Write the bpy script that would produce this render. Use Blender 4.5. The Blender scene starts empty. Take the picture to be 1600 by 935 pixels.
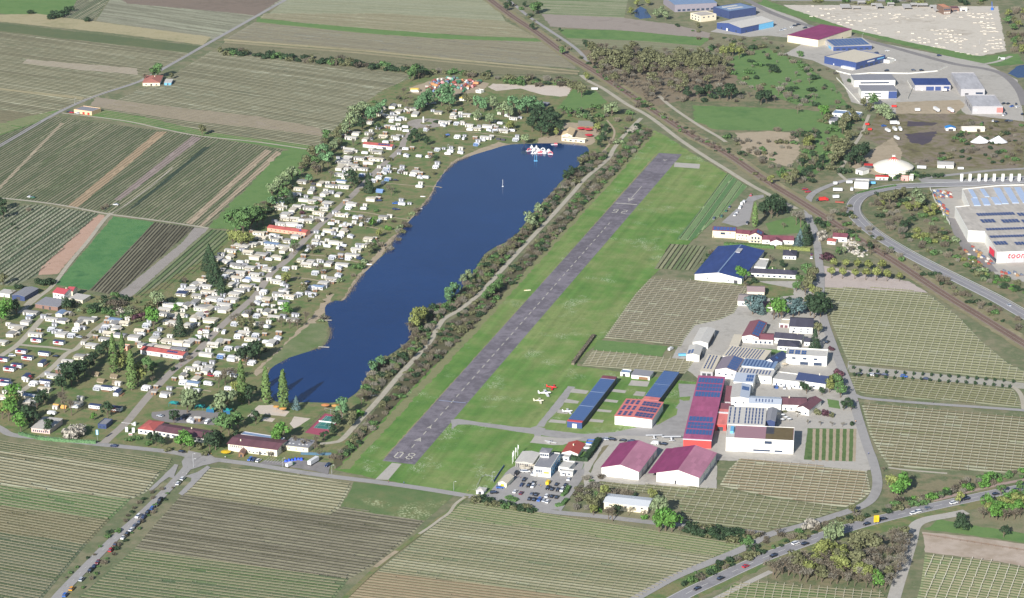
import bpy, math, random
from mathutils import Vector, Matrix
from mathutils.geometry import tessellate_polygon
R = math.radians
random.seed(7)
SC = bpy.context.scene
COL = SC.collection
# ---------------------------------------------------------------- camera
FPX, YH, CAMH = 4000.0, -850.0, 623.0
TH = math.atan((467.5 - YH) / FPX)
CY = -CAMH / math.tan(TH)
cam = bpy.data.cameras.new('camera'); camo = bpy.data.objects.new('camera', cam); COL.objects.link(camo)
cam.sensor_width = 36.0; cam.lens = FPX / 1600 * 36; cam.clip_start = 5; cam.clip_end = 20000
camo.location = (0, CY, CAMH); camo.rotation_euler = (math.pi / 2 - TH, 0, 0)
SC.camera = camo
CT, ST = math.cos(TH), math.sin(TH)
def P(px, py, z=0.0):
    "point on the level z seen where the survey grid reads (px, py)"
    x = (px - 800) / FPX; y = -(py - 467.5) / FPX
    dx, dy, dz = x, CT + y * ST, -ST + y * CT
    t = (z - CAMH) / dz
    return Vector((dx * t, CY + dy * t, z))
def pts(s, ox=0, oy=0, k=1.0):
    out = []
    for w in s.split():
        a, b = w.split(',')[:2]
        out.append((ox + float(a) / k, oy + float(b) / k))
    return out
T4 = 3.895; T8 = 7.99
# ---------------------------------------------------------------- objects
def short(l):
    w = l.split()
    for d in ('the', 'the', 'leafless', 'holiday', 'the', 'grey', 'a', 'and', 'the', 'roofed', 'white', 'camp', 'of', 'near'):
        if len(w) <= 16: break
        if d in w[1:]: i = len(w) - 1 - w[::-1].index(d); w.pop(i)
    return ' '.join(w)
def tag(o, label=None, cat=None, group=None, kind=None):
    if label: label = short(label)
    if label: o['label'] = label
    if cat: o['category'] = cat
    if group: o['group'] = group
    if kind: o['kind'] = kind
    return o
def empty(name, loc, rz=0.0):
    o = bpy.data.objects.new(name, None); COL.objects.link(o)
    o.location = loc; o.rotation_euler = (0, 0, rz); o.empty_display_size = 1
    return o
class MB:
    def __init__(s): s.v = []; s.f = []; s.m = []; s.smooth = False
    def quad(s, a, b, c, d, m=0):
        n = len(s.v); s.v += [tuple(a), tuple(b), tuple(c), tuple(d)]; s.f.append((n, n+1, n+2, n+3)); s.m.append(m)
    def tri(s, a, b, c, m=0):
        n = len(s.v); s.v += [tuple(a), tuple(b), tuple(c)]; s.f.append((n, n+1, n+2)); s.m.append(m)
    def box(s, x0, x1, y0, y1, z0, z1, m=0, taper=0.0, tx=None, ty=None):
        n = len(s.v); tx = taper if tx is None else tx; ty = taper if ty is None else ty
        for z, q, r in ((z0, 0, 0), (z1, tx, ty)):
            s.v += [(x0+q, y0+r, z), (x1-q, y0+r, z), (x1-q, y1-r, z), (x0+q, y1-r, z)]
        for f in ((0, 3, 2, 1), (4, 5, 6, 7), (0, 1, 5, 4), (1, 2, 6, 5), (2, 3, 7, 6), (3, 0, 4, 7)):
            s.f.append(tuple(n + i for i in f)); s.m.append(m)
    def bar(s, a, b, r0, r1=None, k=5, m=0, cap=False):
        a = Vector(a); b = Vector(b); r1 = r0 if r1 is None else r1
        d = (b - a)
        if d.length < 1e-6: return
        d.normalize(); q = d.orthogonal().normalized(); w = d.cross(q); n = len(s.v)
        for p, r in ((a, r0), (b, r1)):
            for i in range(k):
                t = 2 * math.pi * i / k
                s.v.append(tuple(p + q * math.cos(t) * r + w * math.sin(t) * r))
        for i in range(k):
            j = (i + 1) % k; s.f.append((n+i, n+j, n+k+j, n+k+i)); s.m.append(m)
        if cap: s.f.append(tuple(n + k + i for i in range(k))); s.m.append(m); s.f.append(tuple(n + k - 1 - i for i in range(k))); s.m.append(m)
    def prism(s, poly, z0, z1, m=0):
        "vertical prism from a 2D outline"
        n = len(s.v); k = len(poly)
        s.v += [(p[0], p[1], z0) for p in poly] + [(p[0], p[1], z1) for p in poly]
        for i in range(k):
            j = (i + 1) % k; s.f.append((n+i, n+j, n+k+j, n+k+i)); s.m.append(m)
        s.f.append(tuple(n + k + i for i in range(k))); s.m.append(m)
        s.f.append(tuple(n + k - 1 - i for i in range(k))); s.m.append(m)
    def extr(s, prof, y0, y1, m=0):
        "outline in x,z pushed along y"
        n = len(s.v); k = len(prof)
        s.v += [(p[0], y0, p[1]) for p in prof] + [(p[0], y1, p[1]) for p in prof]
        for i in range(k):
            j = (i + 1) % k; s.f.append((n+i, n+j, n+k+j, n+k+i)); s.m.append(m)
        s.f.append(tuple(n + k + i for i in range(k))); s.m.append(m)
        s.f.append(tuple(n + k - 1 - i for i in range(k))); s.m.append(m)
    def mesh(s, name, *mats):
        me = bpy.data.meshes.new(name); me.from_pydata(s.v, [], s.f)
        for m in mats: me.materials.append(m)
        if len(mats) > 1: me.polygons.foreach_set('material_index', s.m)
        if s.smooth: me.polygons.foreach_set('use_smooth', [True] * len(s.f))
        me.update(); return me
    def build(s, name, mats, parent=None):
        if not isinstance(mats, (list, tuple)): mats = [mats]
        o = bpy.data.objects.new(name, s.mesh(name, *mats)); COL.objects.link(o)
        if parent: o.parent = parent
        return o
def fixnormals(o):
    import bmesh
    b = bmesh.new(); b.from_mesh(o.data); bmesh.ops.recalc_face_normals(b, faces=b.faces); b.to_mesh(o.data); b.free()
KIDS = {}
def dup(root, loc, rz, sc=None, label=None, group=None, swap=None):
    "copy of a thing with copies of its parts; swap maps material to material on the object level"
    if root not in KIDS: KIDS[root] = [(c, list(c.children)) for c in root.children]
    r = root.copy(); COL.objects.link(r); r.location = loc; r.rotation_euler = (0, 0, rz)
    if sc is not None: r.scale = sc if hasattr(sc, '__len__') else (sc, sc, sc)
    if label: r['label'] = short(label)
    if group: r['group'] = group
    def cp(o, par):
        c = o.copy(); COL.objects.link(c); c.parent = par
        if swap: doswap(c, swap)
        return c
    if swap: doswap(r, swap)
    for c, gs in KIDS[root]:
        k = cp(c, r)
        for g in gs: cp(g, k)
    return r
def doswap(o, swap):
    if o.type != 'MESH': return
    for sl in o.material_slots:
        if sl.material and sl.material.name in swap:
            m = swap[sl.material.name]; sl.link = 'OBJECT'; sl.material = m
# ---------------------------------------------------------------- materials
KG = 0.92
def lin(c):
    return tuple(((x / 12.92) if x <= 0.04045 else ((x + 0.055) / 1.055) ** 2.4) for x in [v / 255 for v in c])
def alb(c, k=None):
    if isinstance(c, str): c = tuple(int(c[i:i+2], 16) for i in (0, 2, 4))
    return tuple(min(0.85, x / (k or KG)) for x in lin(c)) + (1.0,)
class NT:
    def __init__(s, name):
        s.mat = bpy.data.materials.new(name); s.mat.use_nodes = True; s.t = s.mat.node_tree
        s.b = s.t.nodes['Principled BSDF']
        s.b.inputs['Roughness'].default_value = 0.85
        s.b.inputs['Specular IOR Level'].default_value = 0.2
    def n(s, typ, **kw):
        o = s.t.nodes.new(typ)
        for k, v in kw.items(): setattr(o, k, v)
        return o
    def put(s, sock, v):
        if isinstance(v, bpy.types.NodeSocket): s.t.links.new(v, sock)
        elif v is not None: sock.default_value = v
    def math(s, op, a, b=None, c=None, clamp=False):
        o = s.n('ShaderNodeMath', operation=op); o.use_clamp = clamp
        for i, v in enumerate((a, b, c)):
            if v is not None: s.put(o.inputs[i], v)
        return o.outputs[0]
    def noise(s, vec, scale, detail=2.0, rough=0.5, dim='3D'):
        o = s.n('ShaderNodeTexNoise', noise_dimensions=dim)
        if vec is not None: s.put(o.inputs['Vector'], vec)
        o.inputs['Scale'].default_value = scale; o.inputs['Detail'].default_value = detail; o.inputs['Roughness'].default_value = rough
        return o.outputs['Fac']
    def mix(s, f, a, b, mode='MIX'):
        o = s.n('ShaderNodeMix', data_type='RGBA', blend_type=mode)
        s.put(o.inputs[0], f); s.put(o.inputs[6], a); s.put(o.inputs[7], b)
        return o.outputs[2]
    def ramp(s, f, stops):
        o = s.n('ShaderNodeValToRGB'); s.put(o.inputs[0], f)
        e = o.color_ramp.elements
        while len(e) < len(stops): e.new(0.5)
        for q, (p, c) in zip(e, stops): q.position = p; q.color = c
        return o.outputs[0]
    def step(s, v, lo, hi):
        o = s.n('ShaderNodeMapRange'); s.put(o.inputs[0], v); o.inputs[1].default_value = lo; o.inputs[2].default_value = hi
        return o.outputs[0]
    def obj(s): return s.n('ShaderNodeTexCoord').outputs['Object']
    def done(s, col): s.put(s.b.inputs['Base Color'], col); return s.mat
MATS = {}
def ground_mat(name, cols, big=0.02, mid=0.12, fine=1.2, fa=0.35, specks=None, rough=0.9, lane=None):
    "patchy ground: three tones in large patches broken by mid and fine noise"
    if name in MATS: return MATS[name]
    t = NT(name); g = t.n('ShaderNodeNewGeometry').outputs['Position']
    a = t.noise(g, big, 4, 0.6); b = t.noise(g, mid, 3, 0.6); c = t.noise(g, fine, 2, 0.6)
    f = t.math('ADD', t.math('MULTIPLY', a, 1.5), t.math('MULTIPLY', b, 1.1)); f = t.math('ADD', f, -0.8, clamp=True)
    n = len(cols)
    col = t.ramp(f, [(i / (n - 1) if n > 1 else 0, alb(x)) for i, x in enumerate(cols)])
    m = t.math('ADD', t.math('MULTIPLY', c, 2 * fa), 1 - fa)
    col = t.mix(1.0, col, t.ramp(m, [(0, (0, 0, 0, 1)), (1, (1, 1, 1, 1))]), 'MULTIPLY')
    if lane:
        mp = t.n('ShaderNodeMapping'); mp.inputs['Rotation'].default_value = (0, 0, -lane[0]); t.put(mp.inputs['Vector'], g)
        sp = t.n('ShaderNodeSeparateXYZ'); t.put(sp.inputs[0], mp.outputs[0]); cb = t.n('ShaderNodeCombineXYZ')
        t.put(cb.inputs[0], t.math('MULTIPLY', sp.outputs[0], .004)); t.put(cb.inputs[1], t.math('MULTIPLY', sp.outputs[1], lane[1]))
        y = t.noise(cb.outputs[0], 1, 3, .65); y = t.math('ADD', t.math('MULTIPLY', t.math('SUBTRACT', y, .5), lane[2]), 1)
        if lane[3]:
            cb = t.n('ShaderNodeCombineXYZ'); t.put(cb.inputs[0], t.math('FLOOR', t.math('DIVIDE', sp.outputs[0], lane[3]))); t.put(cb.inputs[1], t.math('FLOOR', t.math('DIVIDE', sp.outputs[1], 5.15)))
            w = t.n('ShaderNodeTexWhiteNoise', noise_dimensions='2D'); t.put(w.inputs['Vector'], cb.outputs[0]); y = t.math('MULTIPLY', y, t.math('ADD', t.math('MULTIPLY', w.outputs['Value'], .12), .94))
        o = t.n('ShaderNodeVectorMath', operation='SCALE'); t.put(o.inputs[0], col); t.put(o.inputs['Scale'], y); col = o.outputs[0]
    if specks:
        c2, thr, scl, pat = specks
        w = t.n('ShaderNodeTexVoronoi'); t.put(w.inputs['Vector'], g); w.inputs['Scale'].default_value = scl
        d = t.math('LESS_THAN', w.outputs['Distance'], 0.42)
        pm = t.step(t.noise(g, pat, 3, 0.65), thr, thr + 0.09)
        col = t.mix(t.math('MULTIPLY', d, pm), col, alb(c2))
    t.b.inputs['Roughness'].default_value = rough
    MATS[name] = t.done(col); return MATS[name]
def plain(name, c, rough=0.6, var=0.15, scale=0.6, metal=0.0, spec=0.3, k=None, island=0.0, seam=0):
    if name in MATS: return MATS[name]
    t = NT(name); g = t.n('ShaderNodeNewGeometry')
    x = t.noise(g.outputs['Position'], scale, 4, 0.65)
    x = t.math('ADD', t.math('MULTIPLY', x, 2 * var), 1 - var)
    if island: x = t.math('MULTIPLY', x, t.math('ADD', t.math('MULTIPLY', g.outputs['Random Per Island'], 2 * island), 1 - island))
    if seam:
        sp = t.n('ShaderNodeSeparateXYZ'); t.put(sp.inputs[0], t.obj()); w = t.n('ShaderNodeTexWhiteNoise', noise_dimensions='2D'); cb = t.n('ShaderNodeCombineXYZ')
        t.put(cb.inputs[0], t.math('FLOOR', t.math('DIVIDE', sp.outputs[0], seam))); t.put(cb.inputs[1], t.math('FLOOR', t.math('DIVIDE', sp.outputs[1], seam*4))); t.put(w.inputs['Vector'], cb.outputs[0])
        x = t.math('MULTIPLY', x, t.math('ADD', t.math('MULTIPLY', w.outputs['Value'], .2), .9))
        y = t.noise(t.obj(), .09, 4, .7); x = t.math('MULTIPLY', x, t.math('ADD', t.math('MULTIPLY', y, .4), .8))
    base = alb(c, k)
    o = t.n('ShaderNodeVectorMath', operation='SCALE'); o.inputs[0].default_value = base[:3]; t.put(o.inputs['Scale'], x)
    t.b.inputs['Roughness'].default_value = rough; t.b.inputs['Metallic'].default_value = metal; t.b.inputs['Specular IOR Level'].default_value = spec
    MATS[name] = t.done(o.outputs[0]); return MATS[name]
def field_mat(name, cols, row, per, rw=0.35, broad=0.045, a=0.5, b=0.6, off=0.0):
    "vineyard ground: lanes whose cover changes from lane to lane, darker strip of bare soil and painted shadow under the vines"
    t = NT(name); uv = t.n('ShaderNodeUVMap'); uv.uv_map = 'rows'
    sp = t.n('ShaderNodeSeparateXYZ'); t.put(sp.inputs[0], uv.outputs[0]); u, v = sp.outputs[0], sp.outputs[1]
    vp = t.math('DIVIDE', v, per); rid = t.math('FLOOR', vp); fr = t.math('FRACT', vp)
    wn = t.n('ShaderNodeTexWhiteNoise', noise_dimensions='1D'); t.put(wn.inputs['W'], rid)
    def cmb(x, y):
        o = t.n('ShaderNodeCombineXYZ'); t.put(o.inputs[0], x); t.put(o.inputs[1], y); o.inputs[2].default_value = off; return o.outputs[0]
    br = t.noise(cmb(t.math('MULTIPLY', u, 0.003), t.math('MULTIPLY', v, broad)), 1.0, 3, 0.6)
    pa = t.noise(cmb(t.math('MULTIPLY', u, 0.05), t.math('MULTIPLY', v, 0.14)), 1.0, 4, 0.65)
    fi = t.noise(cmb(t.math('MULTIPLY', u, 0.35), t.math('MULTIPLY', v, 0.9)), 1.0, 2, 0.6)
    f = t.math('ADD', t.math('MULTIPLY', t.math('SUBTRACT', br, 0.5), 2.6), t.math('MULTIPLY', t.math('SUBTRACT', wn.outputs['Value'], 0.5), a))
    f = t.math('ADD', f, t.math('MULTIPLY', t.math('SUBTRACT', pa, 0.5), b)); f = t.math('ADD', f, 0.5, clamp=True)
    def fa(x, g): c = alb(x); return (c[0]*g*.94, c[1]*g*1.01, c[2]*g*.95, 1)
    n = len(cols); lane = t.ramp(f, [(i / (n - 1), fa(x, 1.34)) for i, x in enumerate(cols)])
    tr = t.math('ABSOLUTE', t.math('SUBTRACT', fr, 0.5)); m = t.step(tr, 0.5 - rw / 2 - 0.06, 0.5 - rw / 2 + 0.06)
    m = t.math('MULTIPLY', m, t.step(pa, 0.05, 0.38))
    col = t.mix(m, lane, fa(row, 1.3))  # row tone holds bare soil together with the painted vine shadow
    fm = t.math('ADD', t.math('MULTIPLY', fi, 0.7), 0.65)
    o = t.n('ShaderNodeVectorMath', operation='SCALE'); t.put(o.inputs[0], col); t.put(o.inputs['Scale'], fm)
    return t.done(o.outputs[0])
# ---------------------------------------------------------------- sheets of ground, each above those it overlaps
LV = 0.02; SHEETS = []
def _seg(a, b, c, d):
    def o(p, q, r): return (q[0]-p[0])*(r[1]-p[1]) - (q[1]-p[1])*(r[0]-p[0])
    return (o(a, b, c) > 0) != (o(a, b, d) > 0) and (o(c, d, a) > 0) != (o(c, d, b) > 0)
def inpoly(p, poly):
    c = False; j = len(poly) - 1
    for i in range(len(poly)):
        a, b = poly[i], poly[j]
        if (a[1] > p[1]) != (b[1] > p[1]) and p[0] < (b[0]-a[0])*(p[1]-a[1])/(b[1]-a[1]) + a[0]: c = not c
        j = i
    return c
def overlap(A, B):
    if inpoly(A[0], B) or inpoly(B[0], A): return True
    for i in range(len(A)):
        for j in range(len(B)):
            if _seg(A[i-1], A[i], B[j-1], B[j]): return True
    return False
def level(poly):
    xs = [p[0] for p in poly]; ys = [p[1] for p in poly]; bb = (min(xs)-.5, max(xs)+.5, min(ys)-.5, max(ys)+.5); l = 1
    for q, b2, ql in SHEETS:
        if ql < l or b2[0] > bb[1] or b2[1] < bb[0] or b2[2] > bb[3] or b2[3] < bb[2]: continue
        if overlap(poly, q): l = ql + 1
    SHEETS.append((poly, bb, l)); return l * LV
def smooth(p, n=4, closed=True):
    out = []; k = len(p)
    for i in range(k if closed else k - 1):
        if closed: a, b, c, d = p[i-1], p[i], p[(i+1) % k], p[(i+2) % k]
        else: a, b, c, d = p[max(i-1, 0)], p[i], p[i+1], p[min(i+2, k-1)]
        for j in range(n):
            t = j / n
            out.append(tuple(0.5*((2*b[m])+(-a[m]+c[m])*t+(2*a[m]-5*b[m]+4*c[m]-d[m])*t*t+(-a[m]+3*b[m]-3*c[m]+d[m])*t**3) for m in (0, 1)))
    if not closed: out.append(p[-1])
    return out
def jag(p, amp, step=7.0, seed=1):
    "outline with an uneven natural edge"
    r = random.Random(seed); out = []
    for i in range(len(p)):
        a, b = p[i], p[(i+1) % len(p)]; L = math.dist(a, b); n = max(1, int(L / step))
        for j in range(n):
            t = j / n; o = (r.random()-.5) * amp * 2; o2 = (r.random()-.5) * amp * 2
            out.append((a[0]+(b[0]-a[0])*t+o, a[1]+(b[1]-a[1])*t+o2))
    return out
def W2(px): return [tuple(P(*q)[:2]) for q in px]
def sheet_w(name, poly, mat, kind='structure', z=None, uvdir=None):
    z = level(poly) if z is None else z
    ar = sum(poly[i-1][0]*poly[i][1] - poly[i][0]*poly[i-1][1] for i in range(len(poly)))
    if ar < 0: poly = poly[::-1]
    V = [Vector((p[0], p[1], z)) for p in poly]
    tris = tessellate_polygon([V])
    me = bpy.data.meshes.new(name)
    fs = []
    for t in tris:
        a, b, c = (V[i] for i in t)
        if (b-a).cross(c-a).z < 0: t = (t[0], t[2], t[1])
        fs.append(tuple(t))
    me.from_pydata([tuple(v) for v in V], [], fs); me.materials.append(mat)
    if uvdir is not None:
        ul = me.uv_layers.new(name='rows'); d = uvdir; n = Vector((-d[1], d[0]))
        for lp in me.loops:
            v = me.vertices[lp.vertex_index].co; ul.data[lp.index].uv = (v.x*d[0]+v.y*d[1], v.x*n[0]+v.y*n[1])
    me.update()
    o = bpy.data.objects.new(name, me); COL.objects.link(o); tag(o, kind=kind)
    return o, z
def sheet(name, px, mat, rough=0.0, sm=0, seed=1, **k):
    w = W2(px)
    if sm: w = smooth(w, sm)
    if rough: w = jag(w, rough, max(4.0, rough*3), seed)
    return sheet_w(name, w, mat, **k)
def strip(p, w0, w1=None):
    "left and right edges of a line of given width"
    L = []; Rr = []
    for i, q in enumerate(p):
        a = p[max(i-1, 0)]; b = p[min(i+1, len(p)-1)]; dx, dy = b[0]-a[0], b[1]-a[1]; l = math.hypot(dx, dy) or 1
        L.append((q[0]-dy/l*w0, q[1]+dx/l*w0)); Rr.append((q[0]-dy/l*(w0 if w1 is None else w1), q[1]+dx/l*(w0 if w1 is None else w1)))
    return L, Rr
def road_line(px, n=4): return smooth(W2(px), n, False)
def road(name, px, width, mat, n=4, line=None, z=None, **k):
    c = line or road_line(px, n); L, _ = strip(c, width/2); _, Rr = strip(c, 0, -width/2)
    return sheet_w(name, L + Rr[::-1], mat, z=z, **k), c
def dashes(name, c, off, w, dash, gap, mat, z, start=0, stop=None):
    "painted line beside a centre line; dash=0 gives a solid one. One sheet per line"
    mb = MB(); L, _ = strip(c, off); d = 0; nxt = start; on = False; total = sum(math.dist(L[i], L[i+1]) for i in range(len(L)-1))
    stop = stop or total; segs = []
    if not dash: segs = [(start, stop)]
    else:
        s = start
        while s + dash < stop: segs.append((s, s+dash)); s += dash + gap
    cum = [0]
    for i in range(len(L)-1): cum.append(cum[-1] + math.dist(L[i], L[i+1]))
    def at(s):
        for i in range(len(cum)-1):
            if s <= cum[i+1] or i == len(cum)-2:
                t = (s-cum[i])/(cum[i+1]-cum[i] or 1); a, b = L[i], L[i+1]
                return Vector((a[0]+(b[0]-a[0])*t, a[1]+(b[1]-a[1])*t)), Vector((b[0]-a[0], b[1]-a[1])).normalized()
    for a, b in segs:
        ss = [a] + [x for x in cum if a < x < b] + [b]
        for s0, s1 in zip(ss, ss[1:]):
            p, d0 = at(s0); q, d1 = at(s1); n0 = Vector((-d0.y, d0.x))*w/2; n1 = Vector((-d1.y, d1.x))*w/2
            mb.quad((*(p-n0), z), (*(q-n1), z), (*(q+n1), z), (*(p+n0), z))
    return tag(mb.build(name, mat), kind='structure')
def along(c, s):
    d = 0
    for i in range(len(c)-1):
        l = math.dist(c[i], c[i+1])
        if d + l >= s or i == len(c)-2:
            t = (s-d)/l; return (c[i][0]+(c[i+1][0]-c[i][0])*t, c[i][1]+(c[i+1][1]-c[i][1])*t), math.atan2(c[i+1][1]-c[i][1], c[i+1][0]-c[i][0])
        d += l
# ---------------------------------------------------------------- vineyards
VINE_N = [0]
def vineyard(what, px, d0, d1, per, cols, row, rw=0.35, post=5.4, ph=1.9, vine=0.55, vcol=None, vz=0.45, a=0.8, b=0.75, broad=0.045, geo=True, pcol='b8b4a8', pw=0.15):
    w = W2(px); A = P(*d0); B = P(*d1); d = (B - A).to_2d().normalized(); n = Vector((-d.y, d.x))
    VINE_N[0] += 1; rr = random.Random(VINE_N[0])
    m = field_mat('vineyard_ground', cols, row, per, rw, broad, a, b, VINE_N[0] * 3.7)
    o, z = sheet_w('field', w, m, uvdir=(d.x, d.y))
    if not geo: return o
    pu = [(x*d.x + y*d.y, x*n.x + y*n.y) for x, y in w]
    v0 = min(p[1] for p in pu); v1 = max(p[1] for p in pu)
    mb = MB(); pb = MB(); k = math.ceil(v0 / per); u0 = min(p[0] for p in pu)
    while k * per < v1:
        v = k * per; xs = []
        for i in range(len(pu)):
            a_, b_ = pu[i-1], pu[i]
            if (a_[1] > v) != (b_[1] > v): xs.append(a_[0] + (b_[0]-a_[0])*(v-a_[1])/(b_[1]-a_[1]))
        xs.sort()
        for s, e in zip(xs[::2], xs[1::2]):
            s += 1.5; e -= 1.5; u = s
            while u < e and vine:
                L = rr.uniform(6, 16); u2 = min(e, u + L); h = vine * .7 * rr.uniform(0.75, 1.15); j = rr.uniform(-.05, .05)
                if rr.random() > 0.05:
                    p = Vector((u*d.x + (v+j)*n.x, u*d.y + (v+j)*n.y)); q = Vector((u2*d.x + (v+j)*n.x, u2*d.y + (v+j)*n.y)); t = n * 0.12
                    zz = z + vz; n0 = len(mb.v)
                    for r_ in (p, q):
                        for sg in (-1, 1):
                            mb.v += [(*(r_ + t*sg), zz), (*(r_ + t*sg*.6), zz + h)]
                    for f in ((0, 4, 5, 1), (6, 2, 3, 7), (1, 5, 7, 3), (2, 6, 4, 0)): mb.f.append(tuple(n0+i for i in f)); mb.m.append(0)
                u = u2
            if post:
                i = math.ceil((s - u0) / post)
                while u0 + i*post < e:
                    uu = u0 + i*post + rr.uniform(-.15, .15); p = Vector((uu*d.x + v*n.x, uu*d.y + v*n.y)); n0 = len(pb.v); hh = ph * rr.uniform(.93, 1.05)
                    for zz in (z, z + hh):
                        for t in (0, 2.1, 4.2): pb.v.append((p.x + pw*math.cos(t), p.y + pw*math.sin(t), zz))
                    for j in range(3): jj = (j+1) % 3; pb.f.append((n0+j, n0+jj, n0+3+jj, n0+3+j)); pb.m.append(0)
                    i += 1
        k += 1
    if mb.f: tag(mb.build('vine_rows', plain('vine_wood_' + (vcol or '565243'), vcol or '565243', 0.9, 0.3, 0.2, k=.42)), 'rows of bare vines in the ' + what, 'vines', kind='stuff')
    if pb.f: tag(pb.build('vine_posts', plain('trellis_post_' + pcol, pcol, 0.5, 0.2, 0.1)), 'pale trellis posts lined up across the ' + what, 'posts', kind='stuff')
    return o
# ================================================================ GROUND
Z1 = lambda s, ox, oy: pts(s, ox, oy, T4)
Z8 = lambda s, ox, oy: pts(s, ox, oy, T8)
G_ROUGH = ground_mat('rough_ground', ['7b7d60', '8c876c', '6c7655', '9c9478'], 0.015, 0.1, 0.8, 0.4)
G_MEAD = ground_mat('meadow_green', ['5c7f48', '6e8a52', '507542'], 0.012, 0.08, 0.6, 0.25)
_a, _b = P(622.7, 723.6), P(1047.7, 240.5); RWA = math.atan2(_b.y-_a.y, _b.x-_a.x)
G_AIR = ground_mat('airfield_grass', ['527b3b', '678a45', '85935a', '4d7437'], 0.008, 0.05, 0.5, 0.28, specks=('a9b692', 0.565, 0.9, 0.03), lane=(RWA, .16, .75, 0))
G_LAWN = ground_mat('camp_grass', ['5a7544', '6c7d4e', '89835f', '4e7040'], 0.03, 0.12, 0.8, 0.34)
G_SCRUB = ground_mat('scrub_ground', ['7a775c', '8c8468', '63704e', 'a3967a'], 0.025, 0.14, 0.7, 0.4)
G_DIRT = ground_mat('bare_dirt', ['a2937c', 'b3a48c', '93876f'], 0.02, 0.15, 0.9, 0.22)
G_PINK = ground_mat('pinkish_soil', ['b5947e', 'c0a08c', 'a98a74'], 0.02, 0.15, 0.9, 0.15)
G_SAND = ground_mat('pale_sand', ['c8bcae', 'd0c4b6', 'bbae9e'], 0.03, 0.2, 1.2, 0.12)
G_YARD = ground_mat('stone_yard', ['c6bdae', 'd0c8ba', 'b2a898'], 0.02, 0.12, 0.8, 0.2)
G_ASPH = ground_mat('grey_asphalt', ['9a9795', 'a5a29f', '908d8a'], 0.02, 0.2, 1.5, 0.12)
G_ASPD = ground_mat('runway_asphalt', ['767078', '878188', '6c676e', '908a90'], 0.03, 0.16, 1.0, 0.12, lane=(RWA, .3, .3, 45))
G_CONC = ground_mat('pale_concrete', ['aba69d', 'b8b3aa', '9d988f'], 0.03, 0.2, 1.2, 0.14)
G_PATH = ground_mat('gravel_path', ['aca594', 'b7b09f', '9f9887'], 0.03, 0.2, 1.2, 0.14)
G_TAR = ground_mat('dark_tar', ['84807f', '8e8a88', '787473'], 0.02, 0.2, 1.5, 0.14)
G_HIGH = ground_mat('highway_asphalt', ['8c8a8c', '979597', '848284'], 0.02, 0.15, 1.5, 0.1)
G_TAN = ground_mat('dry_grass', ['a39a76', 'b0a684', '94906c'], 0.02, 0.15, 0.9, 0.22)
G_BALL = ground_mat('railway_ballast', ['85776c', '92847a', '786b60'], 0.03, 0.3, 1.6, 0.22)
G_BROWN = ground_mat('dark_soil', ['7d7468', '8a8072', '6f685c'], 0.03, 0.2, 1.2, 0.2)
G_WET = ground_mat('muddy_ground', ['6e6257', '8d8171', '77724f', '5c5249'], 0.03, 0.12, 1.0, 0.3)
PAINT = plain('road_paint', 'dcdad2', 0.6, 0.12, 0.5)
PAINTW = plain('worn_paint', 'c9c4b6', 0.7, 0.2, 0.5)
# the land sheet
sheet_w('ground', [(-9000, -2500), (9000, -2500), (9000, 14000), (-9000, 14000)], G_ROUGH, z=0.0)
SHEETS.clear()
GREY = ['6f6a5c', '8a8472', '9a947e', '77725f', '625d50']; BRN = ['6a6052', '7d7364', '8f8674', '5f574a']
MIX = ['5f6a4a', '857f69', 'a49c82', '6c6a55', '8e8870']; PALE = ['8b8a6e', 'a8a288', 'bcb59c', '7e8262']
GRN = ['4c6541', '5e7449', '7b8062', '55694a']; YEL = ['7f8a56', '97985f', '6d7f4e']
# ---- top left
sheet('meadow', pts('-40,-30 130,-30 130,0 112,16 104,29 60,30 0,21 -40,18'), G_MEAD, 1.5)
vineyard('small field at the top left corner', pts('130,-20 188,-25 150,28 138,33 96,29 112,16'), (108, 30), (160, 0), 3.2, MIX, '55604a', vine=.5)
vineyard('upper field left of the farm road', pts('188,-25 520,-60 446,0 400,26 336,62 240,46 150,33'), (170, 8), (420, 42), 3.4, ['8a8374', '9c9785', '777262', 'a39f8c'], '6e6a5c', geo=False, broad=.03)
sheet('field_strip', pts('185,-2 442,-3 400,25 360,20 200,6'), ground_mat('brown_plough', ['7d7064', '87796c', '756a5e'], .01, .1, .7, .2), 1)
sheet('field_strip', pts('60,22 330,58 318,71 200,55 0,34 -40,30 -40,20 0,23'), G_TAN, 1)
sheet('field_strip', pts('-40,31 0,36 318,73 300,83 0,49 -40,44'), ground_mat('olive_green', ['5c6a4d', '66714f', '727556'], .01, .1, .7, .25), 1)
vineyard('wide field left of the farmhouse', pts('-60,43 0,50 300,84 217,127 130,160 85,178 40,178 -60,160'), (0, 96), (217, 126), 5.0, ['726c5a', '8c8670', 'a39c86', '76745e', 'b2aa94'], '5a5846', rw=.4, vine=.4, post=0, broad=.07, a=1.0, b=.9)
sheet('field_strip', pts('42,93 214,107 215,117 120,109 36,99'), ground_mat('pale_soil', ['aba08e', 'b6ab9a', 'a09583'], .02, .1, .7, .12), 1)
sheet('field_strip', pts('-40,134 0,138 132,152 128,156 0,141 -40,138'), G_TAN, .5)
vineyard('lower strip at the left edge', pts('-60,160 40,178 86,178 60,192 -60,232'), (0, 178), (60, 186), 3.0, ['55563e', '6f6650', '857c66', '5b6647'], '4f4f3e', vine=.45, post=0)
sheet('meadow', pts('-40,205 40,183 90,172 86,180 40,205 -40,240'), G_MEAD, 1.5)
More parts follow.
